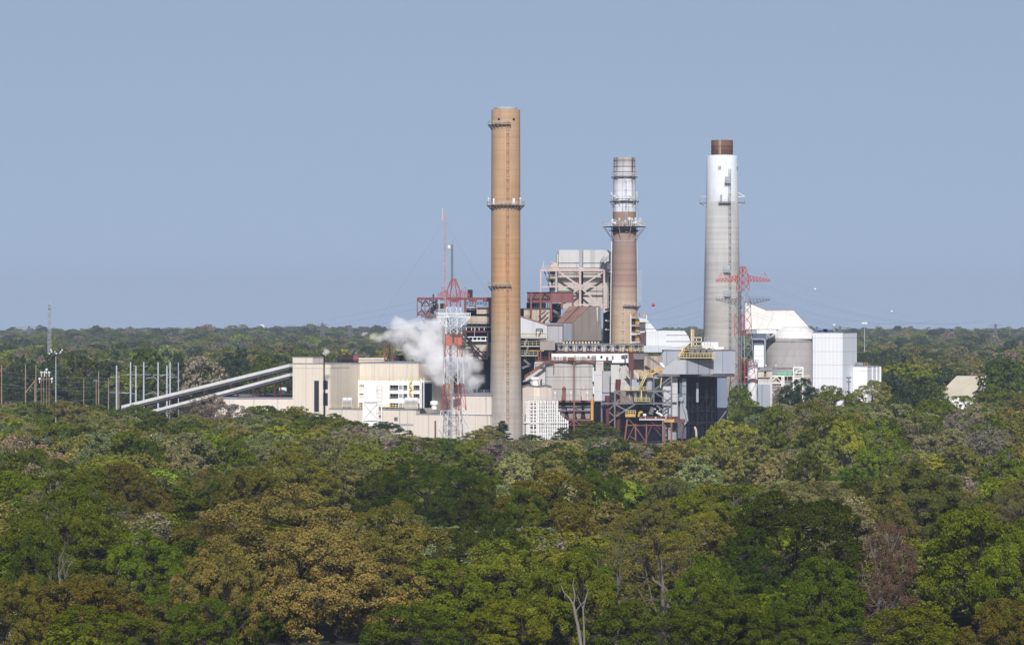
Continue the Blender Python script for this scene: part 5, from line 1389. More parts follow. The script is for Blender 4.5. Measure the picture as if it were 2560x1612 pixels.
    for x, y0 in ((908, 1236), (1012, 1236), (648, 1336), (780, 1336), (800, 1340)):
        mb = MB(); p = at(k, x, y0, Y4 + 1); mb.bar(p, up(p, 0), .5); mb.build("column", M_steelw, t)
    for x0, x1, y in ((908, 1012, 1240), (908, 1012, 1300), (908, 1012, 1360), (645, 805, 1338), (645, 785, 1415), (645, 785, 1485)):
        mb = MB(); mb.kbar(k, Y4 + 1, x0, y, x1, y, .45); mb.build("beam", M_steelw if y < 1480 else M_galv, t)
    for x0, y0, x1, y1 in ((650, 1412, 715, 1342), (715, 1342, 780, 1412), (650, 1490, 700, 1540), (912, 1300, 1010, 1244)):
        mb = MB(); mb.kbar(k, Y4 + .8, x0, y0, x1, y1, .3); mb.build("brace", M_steelw, t)
    rr_ = random.Random(9)
    for i in range(12):
        x = 650 + i * 11; mb = MB(); mb.kbar(k, Y4 + 2, x, rr_.uniform(1380, 1400), x + 3, rr_.uniform(1425, 1480), .4); mb.build("pipe", [M_beige, M_galv, M_ochre][i % 3], t)
    for i in range(9):
        x = 915 + i * 13; mb = MB(); mb.kbar(k, Y4 + 2, x, rr_.uniform(1250, 1280), x + rr_.uniform(-20, 20), rr_.uniform(1300, 1360), .3); mb.build("pipe", [M_galv, M_soot, M_wht][i % 3], t)
    mb = MB(); mb.krect(k, Y4 + 1.5, 1.5, 690, 1328, 1090, 1342); mb.build("cable_tray", M_beige, t)
    for x in (600, 712, 918):
        p = at(k, x, 1222, Y4 + 3); l = thing("yard_lamp", "small white globe lamp " + {600: "above the low grey building's roof", 712: "above the pale green tanks", 918: "above the white pipe rack"}[x], "lamp", p, "globe lamps before the silo")
        mb = MB(); mb.bar(p, p - Vector((0, 0, 3)), .15); mb.build("stem", M_galv, l)
        mb = MB(); mb.lathe(p.x, p.y, [(.1, p.z - .4), (.45, p.z), (.1, p.z + .45)], 10); mb.build("globe", M_wht, l)

def build_white_buildings():
    k = 'K4'; Y = 1606.0
    fp = corner(k, 702, Y, 420, 836)
    t = thing("white_building", "tall plain white windowless box building right of the silo", "building", fp[1])
    zt = kz(k, 308, Y)
    mb = MB(); cblock(mb, fp, 0, zt); mb.build("wall", siding("white_box_siding", srgb(236, 240, 245), srgb(214, 218, 224), .25, 9.0, .93, 1.2, 5.3, .6, .03), t)
    mb = MB(); cblock(mb, grow(fp, .12), zt, zt + .35); mb.build("roof", M_greyst, t)
    c = at(k, 700, 0, Y)
    for i, x in enumerate((510, 572)):
        p = at(k, x, 300, Y + 9); v = thing("roof_blower", ("nearer the silo, a" if i == 0 else "farther from the silo, a") + " dark blue box blower on the white box building's roof", "roof blower", up(p, zt + .35), "blowers on the white box building")
        mb = MB(); mb.box(p.x - 1.9, p.x + 1.9, p.y, p.y + 3, zt + .35, kz(k, 284, Y + 9)); mb.build("casing", paint("navy_box", srgb(52, 66, 100), .2), v)
        mb = MB(); mb.box(p.x - 2.3, p.x + 2.1, p.y - .2, p.y + 3.2, kz(k, 284, Y + 9), kz(k, 272, Y + 9)); mb.build("lid", M_blue, v)
    Y2 = fp[2].y - 2
    fp2 = corner(k, 935, 1614, 800, 1056)
    t = thing("white_annex", "low white annex with ribbed side at the end of the white box building", "building", fp2[1])
    zt = kz(k, 628, 1614)
    mb = MB(); cblock(mb, fp2, 0, zt); mb.build("wall", M_whts, t)
    mb = MB(); cblock(mb, grow(fp2, .12), zt, zt + .3); mb.build("roof", M_galv, t)
    for f in (.35, .68, .96):
        mb = MB(); face_rect(mb, fp2, 1, 2, f, f + .04, 0, zt - .1, .5, .6); mb.build("rib", M_wht, t)
    q = [up(fp2[0].lerp(fp2[1], .1), zt + .3), up(fp2[1], zt + .3)]
    rails("railing", t, M_ochre, q, 1.4, 1.0)
    mb = MB(); p = at(k, 862, 0, 1617); mb.box(p.x - 1.4, p.x + 1.4, 1617, 1620, zt + .3, kz(k, 588, 1617)); mb.build("roof_box", M_blue, t)
    # floodlight pole standing before the building
    p = at(k, 760, 730, 1580); t = thing("floodlight_mast", "short dark floodlight pole in front of the white box building", "floodlight", up(p, 0))
    mb = MB(); mb.tube(up(p, 0), p, .3, .2, 8); mb.build("pole", M_greyst, t)
    for dy in (0, 1.6):
        mb = MB(); mb.box(p.x - .9, p.x + .9, p.y - .3, p.y + .3, p.z - dy - .3, p.z - dy + .3); mb.build("lamp_head", M_greyst, t)
    # barn-like shed in the woods
    Yr = 1772.0
    t = thing("large_shed", "beige-roofed shed half hidden among the trees", "shed", at(k, 1830, 900, Yr))
    A, B = at(k, 1775, 712, Yr + 6), at(k, 2075, 712, Yr + 6)
    C, D = at(k, 1940, 900, Yr - 10), at(k, 1590, 900, Yr - 10)
    e = Vector((0, 0, -.4))
    mb = MB(); mb.hexa([D + e, C + e, B + e, A + e], [D, C, B, A]); mb.build("roof", M_beige, t)
    bk = Vector((0, 18, 0))
    mb = MB(); mb.hexa([up(D, 0), up(C, 0), up(C, 0) + bk, up(D, 0) + bk], [D + e * 2, C + e * 2, B + e * 2, A + e * 2]); mb.build("wall", M_whtb, t)
    Yw = 1480
    p = at(k, 1488, 1120, Yw); t = thing("white_outbuilding", "small white wall glimpsed through the trees below the beige-roofed shed", "outbuilding", up(p, 0))
    q = at(k, 1536, 982, Yw); mb = MB(); mb.box(p.x, q.x, Yw, Yw + 6, 0, q.z - .4); mb.build("wall", M_whtb, t)
    mb = MB(); mb.box(p.x - .3, q.x + .3, Yw - .3, Yw + 6.3, q.z - .4, q.z); mb.build("roof", M_beige, t)
build_white_ducts(); build_silo(); build_white_buildings()

# ------------------------------------------------------------------ power poles, masts, wires, marker balls, bird
def pole(name, label, cat, k, x, ytop, Y, r, mat, group, arms=(), r1=None):
    p = at(k, x, ytop, Y); t = thing(name, label, cat, up(p, 0), group)
    mb = MB(); mb.tube(up(p, 0), p, r, r1 or r * .7, 8); mb.build("shaft", mat, t)
    for (x0, y0, x1, y1) in arms:
        a = MB(); a.kbar(k, Y - .3, x0, y0, x1, y1, .2); a.build("crossarm", M_galv, t)
    return p

def build_substation():
    k = 'K1'
    wood = [(15, 612, "brown wooden pole at the photo's left edge"), (240, 612, "brown wooden pole with a strut, left of the two-armed lamp cluster"), (338, 612, "brown wooden pole close beside the white lamp cluster"),
            (928, 670, "brown wooden pole standing alone left of the steel poles"), (1118, 672, "brown wooden pole just right of the shortest white steel pole"), (1020, 732, "shorter brown wooden pole left of the white steel poles"),
            (788, 738, "short brown wooden pole in the gap left of the lone brown pole"), (905, 745, "short dark pole close left of the lone brown pole"), (325, 745, "short dark post leaning by the lamp cluster")]
    for i, (x, y, lab) in enumerate(wood):
        arms = [(x - 30, y + 12, x + 30, y + 12)] if i in (7,) else []
        pole("utility_pole", lab, "utility pole", k, x, y, 1660 + (i % 3) * 12, .27 if i < 6 else .2, M_wood, "wooden poles of the switchyard", arms)
    t = bpy.data.objects["utility_pole.001"]; mb = MB(); mb.kbar(k, 1671, 240, 870, 325, 760, .3); mb.build("strut", M_wood, t)
    steel = [(1097, 615, "white steel pole nearest the lone brown wooden pole"), (1228, 582, "tall white steel pole second from the wooden poles"), (1278, 616, "thick white steel pole between the two tallest left ones"),
             (1352, 582, "thick tall white steel pole in the middle of the steel pole row"), (1487, 584, "tall white steel pole right of the middle of the row"), (1570, 616, "white steel pole close before the last two"), (1600, 582, "tall white steel pole second from the right end of the row"),
             (1678, 588, "thin weathered steel pole at the right end of the row")]
    armset = {1097: [(1035, 724, 1130, 722), (1030, 868, 1210, 874)], 1228: [(1140, 710, 1190, 700), (1190, 700, 1300, 702), (1150, 866, 1240, 874), (1240, 874, 1285, 886)], 1278: [(1240, 730, 1290, 740), (1255, 618, 1280, 620)],
              1352: [(1270, 702, 1420, 700), (1352, 632, 1392, 618), (1368, 738, 1445, 725), (1365, 886, 1455, 866), (1455, 868, 1482, 884)], 1487: [(1440, 704, 1560, 702), (1440, 716, 1478, 752)], 1570: [(1510, 718, 1555, 700)],
              1600: [(1540, 702, 1648, 702), (1560, 732, 1668, 722), (1585, 880, 1670, 864)], 1678: [(1678, 735, 1695, 770)]}
    for i, (x, y, lab) in enumerate(steel):
        pole("steel_pole", lab, "steel pole", k, x, y, 1640 + (i % 4) * 9, .42 if i != 7 else .24, paint("pole_galvanised", srgb(188, 196, 206), .2), "white steel poles of the switchyard", armset.get(x, ()))
    # switch structure with white insulators
    Y = 1668
    t = thing("switch_structure", "rusty switch frame topped with white insulator caps between two brown poles", "switchgear", up(at(k, 430, 0, Y), 0), None)
    for x in (388, 412, 438, 462):
        mb = MB(); p = at(k, x, 690, Y); mb.bar(p, up(p, 0), .18); mb.build("leg", M_wood, t)
    for y in (690, 740):
        mb = MB(); mb.kbar(k, Y, 380, y, 475, y, .2); mb.build("beam", M_wood, t)
    for x, y in ((390, 680), (420, 678), (462, 680), (438, 652), (372, 738), (488, 738)):
        mb = MB(); p = at(k, x, y, Y - .5); mb.lathe(p.x, p.y, [(.6, p.z - .25), (.5, p.z + .15), (.2, p.z + .4)], 10); mb.bar(p, p - Vector((0, 0, 1.8)), .3); mb.build("insulator", M_wht, t)
    # high mast with ring of floodlights
    Y = 1640; p = at(k, 525, 480, Y)
    t = thing("floodlight_mast", "tall white mast with a ring of floodlights above the switchyard", "floodlight", up(p, 0))
    mb = MB(); mb.tube(up(p, 0), p, .3, .2, 8); mb.build("pole", M_galv, t)
    mb = MB(); mb.lathe(p.x, p.y, [(.25, p.z - 1.4), (2.0, p.z - 1.1), (2.0, p.z - .95), (.25, p.z - .7), (.2, p.z + 1.2)], 14); mb.build("lamp_ring", M_greyst, t)
    for i in range(8):
        a = i * math.pi / 4 + .2; q = polar(p.x, p.y, 2.6, a, p.z - .9 + (i % 3) * .7); mb = MB(); mb.box(q.x - .3, q.x + .3, q.y - .25, q.y + .25, q.z - .28, q.z + .2); mb.build("lamp_head", M_wht, t)
    # far masts and pylons along the skyline
    Y = 2500; p = at(k, 465, 40, Y)
    t = thing("cell_tower", "slender lattice phone mast rising above the skyline woods", "phone mast", up(p, 0))
    mb = MB(); lattice(mb, p.x, Y, .4, 0, 1.5, p.z, .75, 12, .16, .08); mb.build("mast", M_galv, t)
    for y, h, w in ((40, 1.3, 2.4), (72, .9, 1.2)):
        mb = MB(); q = at(k, 465, y, Y); mb.box(q.x - w, q.x + w, Y - 1, Y + 1, q.z - .14, q.z + .14)
        for s in (-1, -.3, .4, 1): mb.box(q.x + s * w - .16, q.x + s * w + .16, Y - 1.3, Y - .7, q.z - h / 2, q.z + h / 2 + (1.2 if s > 0 else 0))
        mb.build("antenna", M_galv, t)
    for kk, x, y0, y1, w, Yp, lab in (('K1', 272, 243, 320, 6.5, 5200, "faint wide pylon on the skyline left of the phone mast"), ('K1', 1370, 270, 335, 5.0, 5400, "faint pylon on the skyline above the steel pole row"),
                                      ('K2', 625, 215, 320, 2.6, 4300, "faint thin pylon on the skyline above the tan hall's roof"), ('K2', 882, 255, 315, 2.0, 5000, "short faint pylon on the skyline beside the steam"),
                                      ('K4', 2140, 225, 310, 3.6, 4800, "faint pylon on the skyline near the photo's right edge"), ('K4', 678, 245, 320, 3.0, 5000, "faint pylon just right of the silo on the skyline"), ('K4', 460, 250, 310, 2.5, 5200, "faintest small pylon beside the blue roof blowers")):
        p = at(kk, x, y0, Yp); t = thing("skyline_pylon", lab, "pylon", (p.x, Yp, float(gz(0, Yp))), "pylons along the skyline")
        mb = MB(); lattice(mb, p.x, Yp, .3, float(gz(0, Yp)), 4.5, p.z - 8, 1.8, 6, .45, .25); lattice(mb, p.x, Yp, .3, p.z - 8, 1.8, p.z, 1.2, 2, .4, .25); mb.build("mast", M_greyst, t)
        mb = MB()
        for zz in (p.z - 2, p.z - 7):
            mb.bar((p.x - w * 2.2, Yp, zz), (p.x + w * 2.2, Yp, zz), .45); mb.bar((p.x - w * 2.2, Yp, zz), (p.x, Yp, zz + 2), .25); mb.bar((p.x + w * 2.2, Yp, zz), (p.x, Yp, zz + 2), .25)
        mb.build("crossarm", M_greyst, t)
    for x, y, lab in ((908, 216, "pale lamp mast on the skyline right of the white box building"), (622, 232, "thin mast with a white tip above the blue roof blowers")):
        Yp = 2900; p = at('K4', x, y, Yp); t = thing("floodlight_mast", lab, "floodlight", (p.x, Yp, 0))
        mb = MB(); mb.tube((p.x, Yp, 0), p, .5, .35, 6); mb.build("pole", M_galv, t)
        mb = MB(); mb.box(p.x - (2 if x > 800 else .7), p.x + (2 if x > 800 else .7), Yp - .6, Yp + .6, p.z - .7, p.z + .6); mb.build("lamp_head", M_wht, t)
    Yp = 6100; p = at('K2', 56, 250, Yp); t = thing("water_tower", "white round water tank peeping over the skyline trees", "water tower", (p.x, Yp, 0))
    mb = MB(); mb.lathe(p.x, Yp, [(.3, p.z - 7), (3.2, p.z - 5), (4.6, p.z - 2), (4.2, p.z + 1.2), (2, p.z + 3.0), (.2, p.z + 3.4)], 24); mb.smooth().build("bowl", M_wht, t)
    mb = MB(); mb.tube((p.x, Yp, 0), (p.x, Yp, p.z - 7), 1.2, n=12); mb.build("stem", M_wht, t)
build_substation()

def catenary(a, b, sag, n=24):
    return [a.lerp(b, i / n) - Vector((0, 0, sag * 4 * (i / n) * (1 - i / n))) for i in range(n + 1)]

def build_wires():
    cx, Y, z, half = RT
    rnd_lab = "thin dark power line sagging away from the red and grey tower"
    for i, (dx, y) in enumerate(((-11, 300), (-7, 300), (7, 300), (11, 300), (-11, 500), (-7, 500), (7, 500), (11, 500))):
        a = Vector((cx + dx * .75, Y, z(y + 20))); b = Vector((235 + dx * 1.4, 2100, 44 - (0 if y < 400 else 9)))
        o = MB().path(catenary(a, b, 7), .02, 4).build("power_line", M_wire); tag(o, rnd_lab, "power line", "power lines off the red and grey tower")
        c = Vector((-40 + dx, 1350, z(y + 20) - 8)) if i % 2 else None
        if c is not None:
            d = Vector((45 + dx, 1668, z(y) - 14)); o = MB().path(catenary(a, d, 3, 12), .02, 4).build("power_line", M_wire); tag(o, "thin dark power line between the two red towers", "power line", "power lines between the towers")
    tcx = (1134 - 1280) / F * 1440
    for i, (dx, py) in enumerate(((-5.5, 741), (5.5, 741), (-5.8, 793), (5.8, 793))):
        a = Vector((tcx + dx, 1440, CZ - (py - HY) / F * 1440)); b = Vector((-210 + dx * 2, 2250, 33 + (4 if py < 760 else 0)))
        o = MB().path(catenary(a, b, 6), .02, 4).build("power_line", M_wire); tag(o, "thin dark power line leaving the red and white tower over the woods", "power line", "power lines off the red and white tower")
    for i, y in enumerate((660, 700, 780, 820, 940)):
        a, b = at('K1', -40, y, 1668), at('K1', 1097, y + (70 if y < 800 else -30), 1655)
        o = MB().path(catenary(a, b, 1.2, 14), .035, 4).build("power_line", M_wire); tag(o, "thin grey power line strung along the brown wooden poles", "power line", "power lines of the switchyard")
    # aviation marker balls on the earth wires
    for px, py, r, Yb, mt, lab in ((1633.3, 762.4, .62, 1500, paint("marker_red", srgb(214, 52, 44), .1), "red aerial marker ball hanging in the sky right of the brown chimney"),
                               (2037.5, 723.4, .55, 1700, M_wht, "white aerial marker ball, the higher one, above the silo"), (2229, 778.9, .6, 1850, M_wht, "white aerial marker ball, the lower one, above the skyline woods")):
        p = at('R', px, py, Yb); t = thing("marker_ball", lab, "marker ball", p, "aerial marker balls")
        mb = MB(); n = 10; mb.lathe(p.x, p.y, [(max(.02, r * math.sin(math.pi * j / n)), p.z - r * math.cos(math.pi * j / n)) for j in range(n + 1)], 18); mb.smooth().build("ball", mt, t)
        mb = MB(); mb.tube(p - Vector((r + .12, 0, 0)), p + Vector((r + .12, 0, 0)), .1, n=6); mb.build("clamp", M_galv, t)
    p0 = Vector((cx, Y, z(118))); pa, pb = at('R', 2037.5, 723.4, 1700), at('R', 2229, 778.9, 1850)
    o = MB().path([p0, p0.lerp(pa, .5) - Vector((0, 0, .6)), pa], .012, 4).build("earth_wire", M_wire); tag(o, "hair-thin earth wire from the tower peak to the higher white ball", "earth wire")
    o = MB().path([pa, pa.lerp(pb, .5) - Vector((0, 0, .8)), pb, pb + (pb - pa) * 1.2], .012, 4).build("earth_wire", M_wire); tag(o, "hair-thin earth wire through the lower white ball", "earth wire")
    pr = at('R', 1633.3, 762.4, 1500); o = MB().path([p0, p0.lerp(pr, .5) - Vector((0, 0, 1.2)), pr, pr + Vector((-25, -20, -1)), Vector((tcx + 3, 1440, CZ - (700 - HY) / F * 1440))], .012, 4).build("earth_wire", M_wire)
    tag(o, "hair-thin earth wire through the red ball between both towers", "earth wire")
build_wires()

def build_bird(p):
    t = thing("perched_eagle", "dark eagle with a white head perched on a treetop", "eagle", p)
    me = bpy.data.meshes.new("body"); mb = MB()
    prof = [(.02, -.42), (.09, -.34), (.17, -.12), (.2, .08), (.16, .28), (.10, .40), (.085, .46)]
    mb.lathe(p.x, p.y, [(r, p.z + .5 + h) for r, h in prof], 12)
    mb.hexa([p + Vector((-.06, .1, .0)), p + Vector((.06, .1, .0)), p + Vector((.06, .16, .0)), p + Vector((-.06, .16, .0))], [p + Vector((-.09, .05, .3)), p + Vector((.09, .05, .3)), p + Vector((.09, .16, .3)), p + Vector((-.09, .16, .3))])
    mb.build("body", paint("eagle_brown", (.035, .022, .016, 1), .2), t)
    h = MB(); h.lathe(p.x, p.y - .02, [(.09, p.z + .93), (.12, p.z + 1.02), (.11, p.z + 1.12), (.05, p.z + 1.2)], 10); hd = h.build("head", M_wht, t)
    b = MB(); b.bar(p + Vector((.05, -.1, 1.06)), p + Vector((.2, -.14, 1.0)), .06, .05); b.build("beak", M_ochre, hd)
    for s in (-1, 1):
        w = MB(); w.hexa([p + Vector((s * .1, 0, .1)), p + Vector((s * .2, 0, .15)), p + Vector((s * .2, .12, .15)), p + Vector((s * .1, .12, .1))], [p + Vector((s * .14, -.1, .85)), p + Vector((s * .24, -.02, .8)), p + Vector((s * .22, .12, .8)), p + Vector((s * .12, .12, .85))])
        w.build("wing", paint("eagle_brown", (.035, .022, .016, 1), .2), t)
        f = MB(); f.bar(p + Vector((s * .07, 0, .15)), p + Vector((s * .07, -.03, -.05)), .06); f.build("foot", M_ochre, t)
# ------------------------------------------------------------------ trees
def fast_mesh(name, verts, quads, mat, leafvar=None):
    me = bpy.data.meshes.new(name)
    me.vertices.add(len(verts)); me.vertices.foreach_set("co", np.ascontiguousarray(verts, np.float32).ravel())
    n = len(quads)
    me.loops.add(n * 4); me.loops.foreach_set("vertex_index", np.ascontiguousarray(quads, np.int32).ravel())
    me.polygons.add(n); me.polygons.foreach_set("loop_start", np.arange(0, n * 4, 4, dtype=np.int32))
    if leafvar is not None:
        a = me.attributes.new("leafvar", 'FLOAT', 'FACE'); a.data.foreach_set("value", np.ascontiguousarray(leafvar, np.float32))
    me.materials.append(mat)
    me.update(); me.validate()
    return me

def leaf_material():
    t = NT("foliage")
    tint = t.n("ShaderNodeAttribute", attribute_type='INSTANCER', attribute_name="tint")
    lv = t.n("ShaderNodeAttribute", attribute_type='GEOMETRY', attribute_name="leafvar")
    v = t.ramp(lv.outputs['Fac'], [(0.0, (.52, .66, .62, 1)), (.5, (.98, 1.0, 1.0, 1)), (1.0, (1.42, 1.24, 1.02, 1))])
    c = t.mix(1.0, tint.outputs['Color'], v, 'MULTIPLY')
    d = t.n("ShaderNodeBsdfDiffuse"); t.l(c, d.inputs[0])
    tr = t.n("ShaderNodeBsdfTranslucent"); t.l(t.mix(1.0, c, (1.1, 1.15, .6, 1), 'MULTIPLY'), tr.inputs[0])
    m = t.n("ShaderNodeMixShader"); m.inputs[0].default_value = .10
    t.l(d.outputs[0], m.inputs[1]); t.l(tr.outputs[0], m.inputs[2])
    g = t.n("ShaderNodeBsdfGlossy"); g.inputs[0].default_value = (1, 1, .75, 1); g.inputs['Roughness'].default_value = .35
    m2 = t.n("ShaderNodeMixShader"); m2.inputs[0].default_value = .006
    t.l(m.outputs[0], m2.inputs[1]); t.l(g.outputs[0], m2.inputs[2])
    t.l(m2.outputs[0], t.out.inputs[0]); return t.m
M_leaf = leaf_material()
M_bark = paint("grey_brown_bark", (.055, .045, .038, 1), .4, .9, .8)
M_palebark = paint("pale_bark", (.32, .30, .27, 1), .35, .9, .8)
M_midbark = paint("mid_bark", (.15, .13, .115, 1), .4, .9, .8)

def norm(a): return a / np.maximum(np.linalg.norm(a, axis=-1, keepdims=True), 1e-6)

SHAPES = {  # radii x,y,z / centre z / clump count / clump radius / shell / squash
    'broad':   ((8.0, 8.0, 8.6), 11.0, 300, (.5, 1.15), (.7, 1.05), .8),
    'tall':    ((5.8, 5.8, 9.4), 10.8, 240, (.5, 1.1), (.7, 1.05), .85),
    'round':   ((8.0, 8.0, 8.6), 11.0, 330, (.55, 1.0), (.8, 1.03), .8),
    'bushy':   ((8.0, 8.0, 10.0), 9.8, 300, (.6, 1.2), (.72, 1.03), .8),
    'sparse':  ((6.4, 6.4, 9.0), 11.2, 190, (.4, 1.0), (.5, 1.1), .85),
    'conifer': ((4.6, 4.6, 8.6), 11.8, 90, (.8, 1.6), (.5, 1.0), .6),
}

def make_tree(kind, seed, nleaf, leaf, tw=1):
    """unit tree 20 m high: returns crown and trunk meshes"""
    rng = np.random.default_rng(seed)
    R, zc, nc, cr, sh, sq = SHAPES[kind]
    R = np.array(R)
    if kind == 'conifer':
        zz = rng.uniform(-1, 1, nc); rr = (1 - (zz + 1) / 2) ** .75 * rng.uniform(.4, 1.05, nc) + .08; an = rng.uniform(0, 6.283, nc)
        cen = np.stack([np.cos(an) * rr * R[0], np.sin(an) * rr * R[1], zz * R[2] + zc], 1)
        hub = cen * (0, 0, 1); lobe = rng.integers(0, 6, nc)
    else:
        nl = {'broad': 15, 'tall': 13, 'round': 26, 'sparse': 13, 'bushy': 17}[kind]      # big boughs, each a rounded mass of leaf clumps
        i = np.arange(nl) + .5; zf = 1 - i / nl * (1.95 if kind == 'bushy' else 1.72); an = i * 2.39996 + rng.uniform(0, 6)
        ld = norm(np.stack([np.sqrt(np.maximum(0, 1 - zf * zf)) * np.cos(an), np.sqrt(np.maximum(0, 1 - zf * zf)) * np.sin(an), zf], 1) + rng.normal(0, .2, (nl, 3)))
        lr = rng.uniform(.30, .50, nl) * R.mean() if kind != 'round' else rng.uniform(.24, .33, nl) * R.mean()
        out = rng.uniform(.48, .74, nl) if kind != 'round' else rng.uniform(.68, .76, nl)
        lc = ld * R * out[:, None] + (0, 0, zc)
        w = lr ** 2; pl = np.maximum(3, (w / w.sum() * nc).astype(int))
        lobe = np.repeat(np.arange(nl), pl); nc = len(lobe)
        d = norm(rng.normal(size=(nc, 3)) + .75 * ld[lobe] + (0, 0, .25))
        cen = lc[lobe] + d * lr[lobe][:, None] * rng.uniform(sh[0], sh[1], nc)[:, None] * (1, 1, .88)
        hub = lc[lobe]
    top = (cen[:, 2]).max() + cr[1] * .6
    crad = rng.uniform(cr[0], cr[1], nc)
    cvar = rng.uniform(-.17, .17, nc) + rng.uniform(-.16, .16, 40)[lobe]
    per = (crad ** 2 / (crad ** 2).sum() * nleaf).astype(int) + 1
    idx = np.repeat(np.arange(nc), per); n = len(idx)
    ho = norm(cen - hub)
    dd = norm(rng.normal(size=(n, 3)) + (0, 0, .3) + .6 * ho[idx])
    r = crad[idx] * rng.uniform(.15, 1.12, n) ** .5
    p = cen[idx] + dd * r[:, None] * (1, 1, sq)
    nr = norm(.6 * dd + .6 * ho[idx] + (0, 0, .3) + .85 * rng.normal(size=(n, 3)))
    t1 = norm(np.cross(nr, rng.normal(size=(n, 3)))); t2 = np.cross(nr, t1)
    L = leaf * rng.uniform(.6, 1.35, n)[:, None]; W = L * rng.uniform(.5, .8, n)[:, None]
    v = np.stack([p - t1 * L / 2, p + t2 * W / 2 + t1 * L * .08, p + t1 * L / 2, p - t2 * W / 2 + t1 * L * .08], 1).reshape(-1, 3)
    lv = np.clip(.5 + cvar[idx] + rng.normal(0, .17, n), 0, 1)
    crown = fast_mesh(f"{kind}_crown_mesh", v, np.arange(n * 4).reshape(-1, 4), M_leaf, lv)
    # trunk, limbs and twigs
    mb = MB(); rr = random.Random(seed)
    sz = .55 if kind in ('conifer', 'tall') else .42
    pts = [Vector((0, 0, -1)), Vector((rr.uniform(-.3, .3), rr.uniform(-.3, .3), 4)), Vector((rr.uniform(-.6, .6), rr.uniform(-.6, .6), 8)), Vector((rr.uniform(-.8, .8), rr.uniform(-.8, .8), 12.5)), Vector((rr.uniform(-1, 1), rr.uniform(-1, 1), 16))]
    rads = [.5, .40, .33, .2, .06]
    for a in range(4): mb.tube(pts[a], pts[a + 1], rads[a], rads[a + 1], 6, False)
    hubs = []
    for i in range(9):
        b = pts[1].lerp(pts[2], rr.random()) if i < 4 else pts[2].lerp(pts[3], rr.random())
        c = Vector(cen[rr.randrange(nc)]); m_ = b.lerp(c, .5) + Vector((rr.uniform(-.5, .5), rr.uniform(-.5, .5), rr.uniform(-.8, .3)))
        mb.tube(b, m_, .2, .14, 5, False); mb.tube(m_, c, .14, .05, 5, False); hubs += [b.lerp(m_, .6), m_, m_.lerp(c, .5)]
    for i in range(0, nc, 2 if tw else 5):
        c = Vector(cen[i]); h = min(hubs, key=lambda q_: (q_ - c).length)
        m_ = h.lerp(c, .55) + Vector((rr.uniform(-.3, .3), rr.uniform(-.3, .3), -.3)); mb.tube(h, m_, .08, .055, 4, False); mb.tube(m_, c, .055, .02, 4, False)
        if kind == 'sparse':
            for j in range(6):
                e = c + Vector((rr.gauss(0, 1), rr.gauss(0, 1), rr.gauss(.5, .8))) * crad[i] * .8; mb.tube(c.lerp(m_, rr.random() * .6), e, .035, .012, 3, False)
    tm = bpy.data.meshes.new(f"{kind}_trunk_mesh"); tm.from_pydata(mb.v, [], mb.f); tm.update()
    return crown, tm, top, float(R[0] * .95 if kind != 'conifer' else R[0])

PROTO = {}
def proto(kind, lod, var):
    key = (kind, lod, var)
    if key not in PROTO:
        nl, lf = {'big': (62000, .21), 'near': (42000, .265), 'mid': (14000, .48), 'far': (3600, .9)}[lod]
        if kind == 'sparse': nl = int(nl * .42); lf *= .8
        if kind == 'conifer': nl = int(nl * .7)
        if kind == 'round': nl = int(nl * 1.25); lf *= .9
        PROTO[key] = make_tree(kind, hash((kind, var)) % 1 + {'broad': 10, 'tall': 40, 'round': 70, 'sparse': 100, 'conifer': 130, 'bushy': 160}[kind] + var, nl, lf, lod != 'far')
    return PROTO[key]

TINT = {'sage': (.118, .126, .050), 'deep': (.042, .056, .004), 'mid': (.078, .099, .006), 'bright': (.114, .140, .008), 'yellow': (.185, .190, .020), 'olive': (.130, .126, .028), 'pale': (.190, .186, .080),
        'ochre': (.205, .172, .044), 'rusty': (.124, .106, .014), 'red': (.108, .070, .036), 'bare': (.180, .145, .110), 'dark': (.028, .044, .016)}
WORDS = {'sage': 'dull sage green', 'deep': 'deep green', 'mid': 'mid green', 'bright': 'bright green', 'yellow': 'yellow-green', 'olive': 'olive green', 'pale': 'pale grey-green',
         'ochre': 'ochre-brown', 'rusty': 'rusty olive', 'red': 'reddish brown', 'bare': 'thin grey-brown', 'dark': 'blackish green'}
FORM = {'broad': 'spreading', 'tall': 'upright', 'round': 'domed', 'sparse': 'sparse', 'conifer': 'pine-like', 'bushy': 'bushy'}
NVAR = {'broad': 4, 'tall': 4, 'round': 2, 'sparse': 3, 'conifer': 2, 'bushy': 3}
TREES = []          # dict(x, y, h, w, kind, var, tint)

def vary(c, rr, a=.16):
    k = 1 + rr.uniform(-a, a); return (c[0] * k * (1 + rr.uniform(-a, a)), c[1] * k, c[2] * k * (1 + rr.uniform(-a, a)))

RT_ = random.Random(21)
D = 1.0631           # the survey list below was read off at 2408 px width
def plant(cx, top, w, kind, tint, h=None, Y=None, var=None, bark=0):
    """tree whose crown shows at column cx with its top at row top: give the height or the distance"""
    px, py, pw = cx * D, top * D, w * D
    if Y is None: Y = (CZ - h) * F / (py - HY)
    h = CZ - (py - HY) / F * Y
    TREES.append(dict(x=(px - 1280) / F * Y, y=Y, h=h, w=pw / F * Y, kind=kind, var=RT_.randrange(NVAR[kind]) if var is None else var, tint=tint, px=px, py=py, pw=pw, hand=1, bark=bark))

